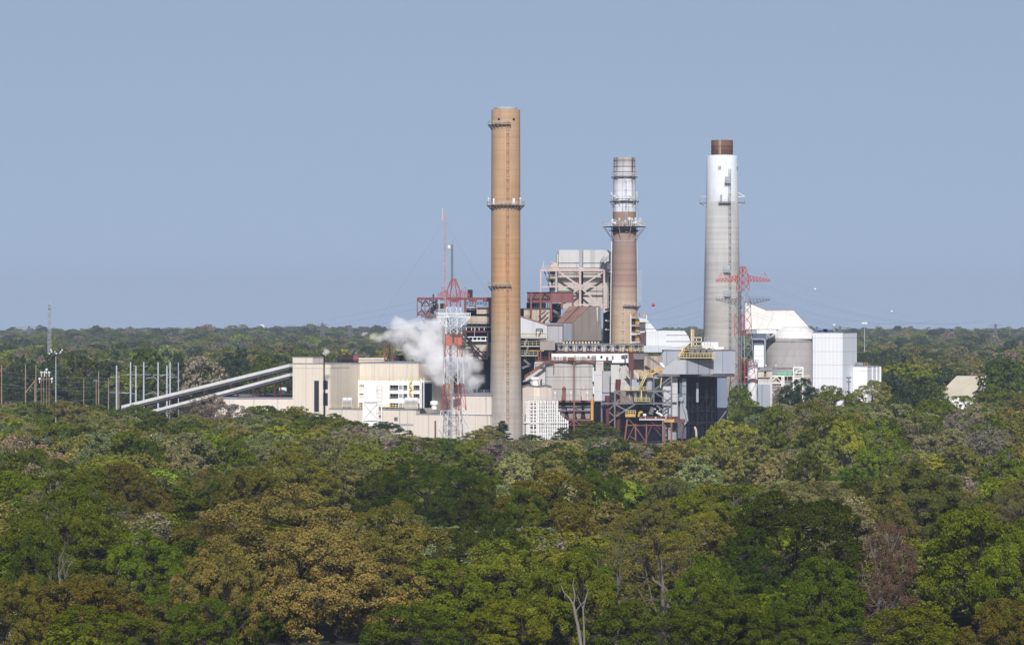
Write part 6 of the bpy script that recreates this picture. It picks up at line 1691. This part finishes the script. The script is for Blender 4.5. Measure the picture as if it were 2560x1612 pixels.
for a in [  # foreground
    (150, 1150, 330, 'broad', 'mid', 21), (40, 1345, 170, 'broad', 'rusty', 15), (340, 1245, 200, 'round', 'bright', 17), (285, 1085, 190, 'broad', 'rusty', 20), (335, 1032, 110, 'broad', 'deep', 18),
    (505, 1018, 120, 'tall', 'bright', 18), (560, 1030, 90, 'tall', 'mid', 18), (690, 1062, 230, 'broad', 'rusty', 19), (600, 1095, 190, 'broad', 'rusty', 19), (690, 1130, 400, 'broad', 'ochre', 23, None, 0), (780, 1245, 330, 'broad', 'ochre', 19, None, 1),
    (945, 1232, 270, 'broad', 'ochre', 19, None, 2), (520, 1270, 190, 'broad', 'ochre', 18, None, 3), (1010, 1082, 250, 'broad', 'deep', 18), (905, 1098, 150, 'broad', 'deep', 18), (930, 1172, 170, 'broad', 'rusty', 18), (1130, 1125, 140, 'broad', 'deep', 17),
    (1290, 1108, 230, 'broad', 'rusty', 20, None, 2), (1225, 1140, 150, 'broad', 'mid', 18), (1415, 1100, 120, 'round', 'mid', 18), (1140, 1195, 210, 'broad', 'deep', 18), (1060, 1310, 260, 'broad', 'bright', 15), (1180, 1262, 260, 'broad', 'yellow', 17),
    (1345, 1285, 220, 'broad', 'bright', 17), (960, 1420, 250, 'round', 'mid', 11), (1180, 1400, 230, 'broad', 'bright', 12), (1565, 1235, 220, 'sparse', 'olive', 19), (1450, 1245, 160, 'sparse', 'olive', 18), (1700, 1210, 170, 'tall', 'olive', 17),
    (1870, 1155, 310, 'round', 'deep', 21, None, 0), (1760, 1235, 180, 'broad', 'deep', 17), (2150, 1085, 290, 'round', 'olive', 21, None, 1), (2090, 1215, 150, 'sparse', 'red', 18), (2070, 1290, 140, 'sparse', 'red', 15), (2310, 1188, 290, 'broad', 'bright', 21, None, 1),
    (2400, 1240, 200, 'broad', 'bright', 19), (2360, 1405, 200, 'broad', 'rusty', 12), (1520, 1410, 260, 'broad', 'mid', 12), (1700, 1370, 250, 'broad', 'mid', 14), (1860, 1410, 220, 'broad', 'mid', 12), (2130, 1425, 330, 'round', 'bright', 11), (230, 1420, 240, 'round', 'bright', 11),
    (480, 1400, 180, 'broad', 'mid', 12), (90, 1235, 150, 'broad', 'mid', 18), (1660, 1300, 180, 'broad', 'bright', 16), (1930, 1310, 220, 'broad', 'mid', 16), (1570, 1120, 150, 'broad', 'olive', 17), (1640, 1140, 140, 'tall', 'bright', 17),
    # middle distance, right
    (2120, 985, 130, 'sparse', 'pale', 17), (2060, 1048, 110, 'round', 'bright', 17), (1715, 985, 110, 'round', 'yellow', 16), (1660, 1020, 90, 'round', 'yellow', 14), (1920, 1030, 110, 'broad', 'olive', 16), (1990, 1010, 90, 'broad', 'pale', 17), (2230, 1005, 130, 'tall', 'pale', 17), (2330, 1000, 140, 'sparse', 'bare', 18),
    (1900, 1058, 100, 'round', 'deep', 16), (1830, 1062, 110, 'broad', 'pale', 15), (2270, 1045, 120, 'broad', 'olive', 16), (2370, 1050, 120, 'broad', 'mid', 17), (1590, 1035, 150, 'broad', 'olive', 15), (1480, 1060, 120, 'broad', 'olive', 14), (1780, 1020, 110, 'broad', 'olive', 16),
    (1640, 1065, 120, 'broad', 'pale', 15), (1340, 1045, 100, 'round', 'bright', 14), (1700, 1050, 100, 'broad', 'olive', 15), (1290, 1060, 110, 'broad', 'olive', 14), (1210, 1062, 90, 'broad', 'pale', 14), (1120, 1065, 120, 'broad', 'mid', 14), (1020, 1050, 120, 'broad', 'olive', 14), (1000, 1030, 110, 'sparse', 'bare', 13), (950, 1040, 90, 'broad', 'mid', 14),
]:
    cx, top, w, kind, tint, h = a[:6]
    plant(cx, top, w, kind, tint, h=h, var=a[7] if len(a) > 7 else None)
for a in [  # close to the plant
    (1800, 955, 150, 'broad', 'deep', 1440), (1760, 975, 120, 'broad', 'deep', 1400), (1890, 886, 110, 'broad', 'dark', 1500), (1850, 905, 70, 'broad', 'bare', 1510), (1960, 905, 130, 'broad', 'mid', 1500), (2050, 893, 110, 'broad', 'olive', 1520), (2135, 905, 110, 'round', 'dark', 1500), (2095, 935, 90, 'broad', 'deep', 1450),
    (1900, 950, 170, 'broad', 'deep', 1400), (2010, 975, 160, 'broad', 'deep', 1380), (2345, 905, 100, 'broad', 'mid', 1600), (2162, 948, 45, 'tall', 'deep', 1466), (2370, 840, 140, 'broad', 'deep', 1750), (2405, 925, 100, 'broad', 'rusty', 1550), (2250, 930, 130, 'broad', 'mid', 1500), (2330, 945, 130, 'broad', 'olive', 1480), (2210, 955, 90, 'broad', 'mid', 1470), (1740, 905, 60, 'round', 'mid', 1480), (1755, 940, 90, 'broad', 'mid', 1460),
    (907, 990, 95, 'broad', 'dark', 1430), (1180, 988, 46, 'conifer', 'dark', 1440), (1150, 1000, 70, 'broad', 'olive', 1420), (1120, 1010, 70, 'broad', 'olive', 1400), (1400, 990, 120, 'broad', 'mid', 1440), (1425, 1030, 75, 'broad', 'olive', 1400), (1330, 1005, 60, 'tall', 'deep', 1440), (1250, 1020, 60, 'broad', 'deep', 1420), (1375, 1040, 90, 'broad', 'mid', 1350), (1060, 1030, 90, 'broad', 'deep', 1300),
    (490, 925, 110, 'sparse', 'bare', 1450), (430, 950, 110, 'sparse', 'bare', 1430), (560, 950, 90, 'tall', 'bare', 1400), (600, 955, 110, 'broad', 'mid', 1420), (680, 960, 110, 'broad', 'mid', 1410), (750, 970, 120, 'broad', 'mid', 1400), (800, 985, 90, 'sparse', 'olive', 1420), (360, 975, 100, 'tall', 'olive', 1420), (240, 950, 110, 'broad', 'mid', 1430), (160, 940, 120, 'broad', 'olive', 1440), (60, 945, 130, 'broad', 'mid', 1430), (330, 950, 90, 'broad', 'mid', 1440),
    (70, 990, 110, 'round', 'yellow', 1300), (20, 970, 90, 'broad', 'yellow', 1350), (110, 1010, 100, 'round', 'yellow', 1250), (215, 965, 100, 'tall', 'olive', 1380), (450, 985, 90, 'sparse', 'bare', 1330), (520, 975, 100, 'sparse', 'bare', 1360),
    (120, 828, 90, 'conifer', 'dark', 1760), (55, 835, 90, 'broad', 'dark', 1770), (250, 845, 110, 'broad', 'dark', 1765), (350, 820, 80, 'tall', 'deep', 1770), (420, 825, 60, 'conifer', 'dark', 1780), (480, 835, 110, 'broad', 'bare', 1770), (560, 815, 90, 'broad', 'dark', 1790), (190, 830, 80, 'tall', 'deep', 1775), (290, 870, 100, 'broad', 'mid', 1755), (620, 830, 90, 'broad', 'deep', 1775), (2130, 850, 130, 'broad', 'mid', 1770), (2230, 862, 120, 'round', 'dark', 1790), (2060, 855, 110, 'broad', 'olive', 1780),
]:
    cx, top, w, kind, tint, Y = a
    plant(cx, top, w, kind, tint, Y=Y, bark=1 if (kind, tint) == ('sparse', 'pale') else 0)
HANDS = list(TREES)
# open spots where bare trunks stand free: nothing leafy right in front of them
CLEAR = [(60, 215, 1370, 600), (1335, 1400, 1395, 640), (690, 800, 1440, 640)]

PROFX = [0, 250, 480, 560, 700, 850, 905, 1000, 1200, 1300, 1400, 1480, 1520, 1580, 1640, 1730, 1800, 1870, 2000, 2150, 2250, 2400, 2600]
PROFY = [1004, 1000, 1008, 1012, 1012, 1045, 1075, 1092, 1098, 1100, 1090, 1075, 1100, 1113, 1098, 1065, 1015, 975, 962, 965, 975, 975, 960]
PAL = [('deep', 3), ('mid', 6), ('bright', 5), ('yellow', 2), ('olive', 5), ('pale', 2.2), ('rusty', 1.3), ('bare', 1.6), ('red', .25), ('dark', .5)]
PALFAR = [('deep', 3), ('mid', 4.5), ('bright', .8), ('yellow', .4), ('olive', 4), ('pale', 2.6), ('sage', 4), ('bare', 2.0), ('rusty', .2), ('dark', 2)]  # mixed greens dulled with distance: haze put into the tints

def pick(p, rr):
    return rr.choices([a for a, b in p], [b for a, b in p])[0]

def fill():
    rr = random.Random(4)
    rows = []; Y = 470.0
    while Y < 1445:
        rows.append(Y); Y += 13 + (Y - 470) * .006
    for Y0 in rows:
        half = .1262 * Y0 + 14
        x = -half + rr.uniform(0, 8)
        while x < half:
            y = Y0 + rr.uniform(-9, 9); px = 1280 + x / y * F
            step = rr.uniform(8, 12)
            x += step
            
            h = rr.uniform(9, 14) if y < 555 else rr.uniform(13, 19.5) if y < 1000 else rr.uniform(13, 17) if px < 1100 else rr.uniform(15, 21)
            w = rr.uniform(10, 17)
            py = HY + (CZ - h) / y * F
            hw_ = .42 * w / y * F; lim = float(max(np.interp([px - hw_, px, px + hw_], PROFX, PROFY)))
            bad = any(a * D < px < b * D and y < Yc_ and py < 1612 for a, b, _, Yc_ in CLEAR)
            for t in HANDS:
                if t['y'] > y + 6 and (t['y'] < 1250 or y > 1250) and abs(t['px'] - px) < .5 * t['pw'] + w / y * F * .35:
                    lim = max(lim, t['py'] + (.62 if t['y'] < 1250 else .4) * min(t['pw'], 330))
                if abs(t['y'] - y) < 16 and abs(t['x'] - x) < .42 * (t['w'] + w): bad = True
            if bad: continue
            if py < lim: h = CZ - (lim - HY) / F * y; py = lim
            if h < (7 if y < 1150 else 2.2): continue
            w = min(w, max(h * 1.1, 5))
            kind = rr.choices(['broad', 'tall', 'round', 'sparse', 'conifer'], [5, 2.4, 1, 1.5, .12])[0]
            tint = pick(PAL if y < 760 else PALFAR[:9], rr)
            if tint in ('bare', 'red'): kind = 'sparse'
            TREES.append(dict(x=x, y=y, h=h, w=w, kind=kind, var=rr.randrange(NVAR[kind]), tint=tint, px=px, py=py, pw=w / y * F, hand=0, bark=0))
fill()

FAR = []
def fill_far():
    rr = random.Random(8); Y = 1745.0
    while Y < 6900:
        s = 9.5 + (Y - 1745) * .0021
        half = .1262 * Y + 25; x = -half + rr.uniform(0, s)
        while x < half:
            y = Y + rr.uniform(-s * .6, s * .6); px = 1280 + x / y * F
            n = math.sin(x * .011 + y * .004) + math.sin(x * .023 - y * .009 + 2) * .7
            h = 16.5 + rr.gauss(0, 3.0) + n * 1.8; w = s * rr.uniform(1.05, 1.7)
            w = min(w, 21)
            if rr.random() < .05: h += 5
            h = max(h, 9)
            g = float(gz(x, y))
            py = HY + (CZ - h - g) / y * F
            x += s * rr.uniform(.8, 1.25)
            if 1045 < px < 1890 and y < 2600 or 2290 < px < 2510 and y < 1800: continue
            if px < 900 and 1600 < y < 1790: h *= .8
            if not (y < 1800 and any(abs(t['y'] - y) < 12 and abs(t['x'] - x) < 6 for t in HANDS)):
                kind = rr.choices(['broad', 'tall', 'round', 'sparse', 'conifer'], [5, 2.4, 1.2, .8, .7])[0]
                tint = pick(PALFAR, rr)
                pt = math.sin(x * .031 + math.sin(y * .017) * 2) + math.sin(y * .023 + x * .013)
                if rr.random() < .55: tint = 'bare' if pt > 1.5 else 'yellow' if pt > 1.05 else 'olive' if pt > .4 else 'sage' if pt > .05 else 'mid' if pt > -.5 else 'deep' if pt > -1.2 else 'dark'
                if n < -.9 and rr.random() < .5 or y < 1980 and px < 900 and rr.random() < .55: tint = 'dark'
                if kind == 'conifer': tint = 'dark'
                FAR.append(dict(x=x, y=y, z=g, h=h, w=w, kind=kind, var=rr.randrange(2), tint=tint, px=px, py=py))
        Y += s * 1.15
fill_far()

for t in TREES:
    if t['w'] > .84 * t['h'] and t['kind'] in ('broad', 'round', 'tall') and (t['y'] > 1000 or t['w'] > 1.1 * t['h']): t['kind'] = 'bushy'; t['var'] %= 3
# which trees show largest: those become objects of their own
def visible_score():
    """coarse height-line test of how much of each crown shows above the trees in front of it"""
    order = sorted(TREES, key=lambda t: t['y'])
    line = np.full(700, 1612.0)
    for t in order:
        a, b = int((t['px'] - t['pw'] / 2 + 40) / 4), int((t['px'] + t['pw'] / 2 + 40) / 4)
        a, b = max(a, 0), min(b, 669)
        if b <= a: t['vis'] = 0; continue
        u = np.linspace(-1, 1, b - a)
        prof = t['py'] + (1 - np.sqrt(np.maximum(0, 1 - u * u))) * t['pw'] * .45
        seg = line[a:b]
        t['vis'] = float(np.clip(seg - prof, 0, t['pw'] * .9).sum() * 4)
        line[a:b] = np.minimum(seg, prof + t['pw'] * .12)
visible_score()
N_TREES = 292
hidden = [t for t in TREES if not t['hand']]
hidden.sort(key=lambda t: -t['vis'])
n_hand = len(HANDS)
single = HANDS + hidden[:N_TREES - n_hand]
rest = hidden[N_TREES - n_hand:]
print("trees", len(TREES), "hand", n_hand, "single", len(single), "rest", len(rest), "far", len(FAR))

LAND = [(0, 300, "below the brown power poles"), (300, 560, "below the white conveyors"), (560, 800, "left of the tan hall's foot"), (800, 1010, "below the white lift tower"), (1010, 1190, "below the red and white tower"), (1190, 1330, "below the orange chimney"),
        (1330, 1480, "below the grey coal bins"), (1480, 1660, "below the red trestle"), (1660, 1840, "below the dark open hall"), (1840, 2020, "below the grey silo"), (2020, 2200, "below the white box building"), (2200, 2380, "below the beige-roofed shed"), (2380, 2700, "near the photo's right edge")]
def where(t):
    for a, b, s in LAND:
        if t['px'] < b: break
    d = "at the photo's bottom edge" if t['py'] > 1430 else "in the near canopy" if t['py'] > 1200 else "in the middle canopy" if t['py'] > 1075 else "in the upper canopy" if t['y'] < 1650 else "in the woods behind"
    if t['y'] >= 1650: s = {0: "behind the brown power poles", 1: "behind the white conveyors", 2: "behind the white conveyors"}.get(min(int(t['px'] // 300), 3), "behind the white box building")
    return d, s
def labels():
    gr = {}
    for t in single:
        size = "big " if t['pw'] > 230 else "small " if t['pw'] < 95 else ""
        d, s = where(t)
        form = FORM[t['kind']]
        if form == 'sparse' and t['tint'] == 'bare': form = 'airy'
        t['base'] = f"{size}{WORDS[t['tint']]} {form} tree"; t['where'] = f"{d} {s}"
        gr.setdefault((t['base'], t['where']), []).append(t)
    for (b, w), v in gr.items():
        v.sort(key=lambda t: t['px'])
        for i, t in enumerate(v):
            o = "" if len(v) == 1 else ("leftmost " if i == 0 else "rightmost " if i == len(v) - 1 else {1: "second ", 2: "third ", 3: "fourth "}.get(i, "next "))
            t['label'] = o + b + " " + w
labels()

CROWN_OF = {}
def lod(t):
    return 'big' if t['w'] > 19.5 and t['y'] < 860 else 'near' if t['y'] < 860 else 'mid' if t['y'] < 1250 else 'far' if t['y'] > 1700 else 'mid'
TRUNKMATS = {}
def build_tree(t):
    L = lod(t); v = t['var'] % 2 if L not in ('near', 'big') else t['var'] if L == 'near' else t['var'] % 3
    crown, trunk, top, rw = proto(t['kind'], L, v)
    if not trunk.materials: trunk.materials.append(M_midbark if t['kind'] in ('sparse', 'tall') else M_bark)
    r = bpy.data.objects.new("tree", None); COL.objects.link(r)
    r.location = (t['x'], t['y'], t.get('z', 0)); r.rotation_euler = (0, 0, RT_.uniform(0, 6.28)); sc = t['w'] / (2 * rw); r.scale = (sc, sc, t['h'] / top)
    r['label'] = t['label']; r['category'] = "tree"; r['group'] = "trees of the wood before the power plant"
    c = bpy.data.objects.new("crown", crown); COL.objects.link(c); c.parent = r; c['tint'] = list(vary(TINT[t['tint']], RT_)) + [1.0] if t['y'] < 760 else [1.38 * q for q in vary(TINT[t['tint']], RT_)] + [1.0]  # farther crowns get a paler tint, haze painted into the leaf colour
    k = bpy.data.objects.new("trunk", trunk); COL.objects.link(k); k.parent = r
    CROWN_OF.setdefault((t['kind'], L, v), c)
    return r
for t in single: build_tree(t)

def build_wood(name, label, items, lodname):
    """the uncountable rest: one object that instances the crowns already built"""
    keys = sorted({(t['kind'], t['var'] % 2) for t in items})
    for kd, v in keys:
        if (kd, lodname, v) not in CROWN_OF:      # kinds with no single tree at this distance use a near relative
            alt = next(k for k in CROWN_OF if k[1] == lodname)
            CROWN_OF[(kd, lodname, v)] = CROWN_OF[alt]
    rr = random.Random(17)
    me = bpy.data.meshes.new(name); n = len(items)
    me.vertices.add(n); me.vertices.foreach_set("co", np.array([(t['x'], t['y'], t.get('z', 0)) for t in items], np.float32).ravel())
    top = {k: PROTO[(k[0], lodname, k[1])] if (k[0], lodname, k[1]) in PROTO else proto(k[0], lodname, k[1]) for k in keys}
    sc = [(t['w'] / (2 * top[(t['kind'], t['var'] % 2)][3]),) * 2 + (t['h'] / top[(t['kind'], t['var'] % 2)][2],) for t in items]
    for nm, ty, val in (("scl", 'FLOAT_VECTOR', np.array(sc, np.float32)), ("rot", 'FLOAT_VECTOR', np.array([(0, 0, rr.uniform(0, 6.28)) for _ in items], np.float32)),
                        ("pick", 'INT', np.array([keys.index((t['kind'], t['var'] % 2)) for t in items], np.int32)), ("tint", 'FLOAT_COLOR', np.array([tuple((1.38 if t['y'] < 1600 else 1.16) * q for q in vary(TINT[t['tint']], rr, .22)) + (1.0,) for t in items], np.float32))):  # tint lifted by distance, so haze is partly in the leaf colour
        a = me.attributes.new(nm, ty, 'POINT'); a.data.foreach_set({'FLOAT_VECTOR': 'vector', 'INT': 'value', 'FLOAT_COLOR': 'color'}[ty], val.ravel())
    me.materials.append(M_leaf); me.update()
    o = bpy.data.objects.new(name, me); COL.objects.link(o); tag(o, label, "woodland", None, 'stuff')
    ng = bpy.data.node_groups.new(name, 'GeometryNodeTree')
    ng.interface.new_socket("Geometry", in_out='INPUT', socket_type='NodeSocketGeometry'); ng.interface.new_socket("Geometry", in_out='OUTPUT', socket_type='NodeSocketGeometry')
    N = ng.nodes; Lk = ng.links
    gi, go = N.new("NodeGroupInput"), N.new("NodeGroupOutput")
    iop = N.new("GeometryNodeInstanceOnPoints"); jn = N.new("GeometryNodeJoinGeometry")
    Lk.new(gi.outputs[0], iop.inputs['Points'])
    for kd in reversed(keys):
        oi = N.new("GeometryNodeObjectInfo"); oi.transform_space = 'ORIGINAL'; oi.inputs['Object'].default_value = CROWN_OF[(kd[0], lodname, kd[1])]; oi.inputs['As Instance'].default_value = True
        Lk.new(oi.outputs['Geometry'], jn.inputs[0])
    Lk.new(jn.outputs[0], iop.inputs['Instance'])
    iop.inputs['Pick Instance'].default_value = True
    for nm, ty, so in (("pick", 'INT', 'Instance Index'), ("scl", 'FLOAT_VECTOR', 'Scale'), ("rot", 'FLOAT_VECTOR', 'Rotation')):
        at_ = N.new("GeometryNodeInputNamedAttribute"); at_.data_type = ty; at_.inputs[0].default_value = nm; Lk.new(at_.outputs[0], iop.inputs[so])
    Lk.new(iop.outputs[0], go.inputs[0])
    m = o.modifiers.new("spread", 'NODES'); m.node_group = ng
    return o
for t in FAR: t['kind'] = t['kind'] if t['kind'] != 'sparse' else 'tall'
build_wood("distant_woodland", "rolling spring woodland stretching to the skyline behind the power plant", FAR, 'far')
if rest: build_wood("canopy_woodland", "remaining mixed green canopy filling gaps in the wood before the power plant", rest, 'mid')

# dead branching tree at the lower left, bare pale trunks
def bare_tree(label, x, y, h, seed, lean=(0, 0), mat=None, sp=1.0):
    rr = random.Random(seed); t = thing("dead_tree", label, "dead tree", (x, y, 0), "bare trees among the near canopy"); mb = MB()
    def grow_(p, d, L, r, k):
        q = p + d * L; mb.tube(p, q, r, r * .7, 6, False)
        if k == 0: return
        for i in range(2 if k < 3 else 3):
            e = (d + Vector((rr.uniform(-.8, .8) * sp, rr.uniform(-.5, .5), rr.uniform(-.2, .5)))).normalized(); grow_(q, e, L * rr.uniform(.55, .8), r * .6, k - 1)
    grow_(Vector((x, y, 0)), Vector((lean[0], lean[1], 1)).normalized(), h * .46, max(.2, h * .019), 4)
    mb.build("trunk", mat or M_palebark, t)
for px, py, Y, lean, s, lab in ((105, 1365, 540, (.45, 0), 3, "bleached dead tree with bare limbs above the bottom edge, below the brown poles"), (190, 1430, 520, (-.1, 0), 9, "smaller bleached dead tree beside the larger leaning one, bottom left of the wood"),
                             ):
    p = at('R', px * D, py * D, Y); bare_tree(lab, p.x, Y, p.z + (1 if px < 1000 else 0), s, lean, sp=1.0 if px < 1000 else .38, mat=paint('snag_bark', (.2, .185, .165, 1), .3, .9, .8))
def forked_trunk():
    Y = 496; t = thing("dead_tree", "pale forked bare trunk standing at the bottom edge below the grey bins", "dead tree", up(at('R', 1367 * D, 0, Y), 0), "bare trees among the near canopy")
    mb = MB(); q = lambda x, y, dy=0: at('R', x * D, y * D, Y + dy)
    def limb(pts, r0, r1):
        n = len(pts) - 1
        for i in range(n): mb.tube(pts[i], pts[i + 1], r0 + (r1 - r0) * i / n, r0 + (r1 - r0) * (i + 1) / n, 7, False)
    limb([up(q(1370, 1516), 0), q(1366, 1516), q(1359, 1470), q(1352, 1440), q(1349, 1422)], .24, .15)
    limb([up(q(1376, 1516, .6), 0), q(1374, 1516, .6), q(1373, 1470, .6), q(1371, 1430, .6), q(1379, 1400, .8), q(1384, 1384, .8)], .15, .05)
    limb([q(1349, 1422), q(1338, 1404), q(1326, 1392), q(1318, 1372)], .11, .03); limb([q(1349, 1422), q(1352, 1400), q(1347, 1376), q(1350, 1358)], .1, .03); limb([q(1352, 1440), q(1366, 1420), q(1378, 1412)], .08, .03); limb([q(1371, 1430, .6), q(1362, 1412, .4), q(1358, 1398, .4)], .07, .03)
    mb.build("trunk", paint('snag_bark', (.2, .185, .165, 1), .3, .9, .8), t)
forked_trunk()
bt = min(single, key=lambda t: abs(t['px'] - 357) + abs(t['py'] - 1097))
build_bird(Vector((bt['x'] + (at('R', 378, 0, bt['y']).x - bt['x']), bt['y'], CZ - (1100 - HY) / F * bt['y'])))

# ------------------------------------------------------------------ steam and haze
def build_steam(name, label, k, blobs, dens, nscale, step):
    cs = [(at(k, x, y, Y), r * (1.3 if name == 'steam_plume' else 1.2) * KR[k][2] * Y / F) for x, y, Y, r in blobs]
    mb = MB()
    for c, r in cs:
        n = 8; mb.lathe(c.x, c.y, [(max(.01, 1.22 * r * math.sin(math.pi * j / n)), c.z - 1.22 * r * math.cos(math.pi * j / n)) for j in range(n + 1)], 14)
    t = NT(name + "_vapour"); g = t.n("ShaderNodeNewGeometry").outputs['Position']
    # billow the lookup position so puffs get curled edges
    nz = t.n("ShaderNodeTexNoise"); nz.inputs['Scale'].default_value = nscale * .8; nz.inputs['Detail'].default_value = 3; t.l(g, nz.inputs['Vector'])
    sub = t.n("ShaderNodeVectorMath", operation='SUBTRACT'); t.l(nz.outputs['Color'], sub.inputs[0]); sub.inputs[1].default_value = (.5, .5, .5)
    mul = t.n("ShaderNodeVectorMath", operation='SCALE'); t.l(sub.outputs[0], mul.inputs[0]); mul.inputs['Scale'].default_value = 5.0 if name == "steam_plume" else .8
    ad = t.n("ShaderNodeVectorMath", operation='ADD'); t.l(g, ad.inputs[0]); t.l(mul.outputs[0], ad.inputs[1]); P_ = ad.outputs[0]
    fld = None
    for (c, r), (_, _, _, _) in zip(cs, blobs):
        ds = t.n("ShaderNodeVectorMath", operation='DISTANCE'); t.l(P_, ds.inputs[0]); ds.inputs[1].default_value = c
        f = t.math('SUBTRACT', 1.0, t.math('DIVIDE', ds.outputs['Value'], r))
        fld = f if fld is None else t.math('MAXIMUM', fld, f)
    no = t.noise(P_, nscale, 6, .62)
    den = t.math('ADD', t.math('MULTIPLY', fld, 1.25), t.math('MULTIPLY', t.math('SUBTRACT', no, .55), 2.9))
    den = t.math('MULTIPLY', t.math('MULTIPLY', den, 1.0, True), dens)
    v = t.n("ShaderNodeVolumePrincipled"); v.inputs['Color'].default_value = (.985, .985, .995, 1); v.inputs['Anisotropy'].default_value = -.3
    t.l(den, v.inputs['Density']); t.l(v.outputs[0], t.out.inputs['Volume'])
    t.m.cycles.volume_step_rate = step
    o = mb.build(name, t.m); rm = o.modifiers.new("merge", 'REMESH'); rm.mode = 'VOXEL'; rm.voxel_size = 1.2 if name == "steam_plume" else .4
    tag(o, label, "steam", None, 'stuff')
YS = 1482
build_steam("steam_plume", "white billowing steam drifting left from behind the red and white tower", 'K2',
    [(2040, 760, YS, 95), (2000, 840, YS, 70), (1960, 660, YS, 120), (1880, 560, YS + 4, 115), (2060, 640, YS, 70), (1780, 620, YS + 8, 130), (1700, 470, YS + 45, 140), (1665, 590, YS + 26, 95), (1740, 740, YS + 3, 60), (1690, 300, YS + 60, 115), (1590, 370, YS + 62, 140),
     (1480, 300, YS + 64, 120), (1390, 370, YS + 66, 120), (1340, 240, YS + 66, 70), (1250, 350, YS + 68, 85), (1170, 370, YS + 70, 52), (1100, 345, YS + 72, 38), (1440, 455, YS + 64, 90), (1560, 500, YS + 60, 95), (1580, 240, YS + 64, 70), (1010, 315, YS + 74, 26), (1790, 500, YS + 24, 110), (1620, 470, YS + 54, 100)], .34, .15, .12)
build_steam("steam_wisp", "tiny curl of white steam above the thin dark vent pipe", 'K2', [(645, 505, 1486, 22), (660, 488, 1486, 28), (678, 482, 1486, 22)], .9, .6, .2)

def build_haze():
    mb = MB(); mb.box(-4200, 4200, -400, 13500, -2, 150)
    t = NT("haze_air"); v = t.n("ShaderNodeVolumePrincipled"); v.inputs['Color'].default_value = (.58, .685, .90, 1); v.inputs['Density'].default_value = HAZE_DENSITY; v.inputs['Anisotropy'].default_value = 0
    t.l(v.outputs[0], t.out.inputs['Volume'])
    tag(mb.build("haze", t.m), None, None, None, 'stuff')
build_haze()
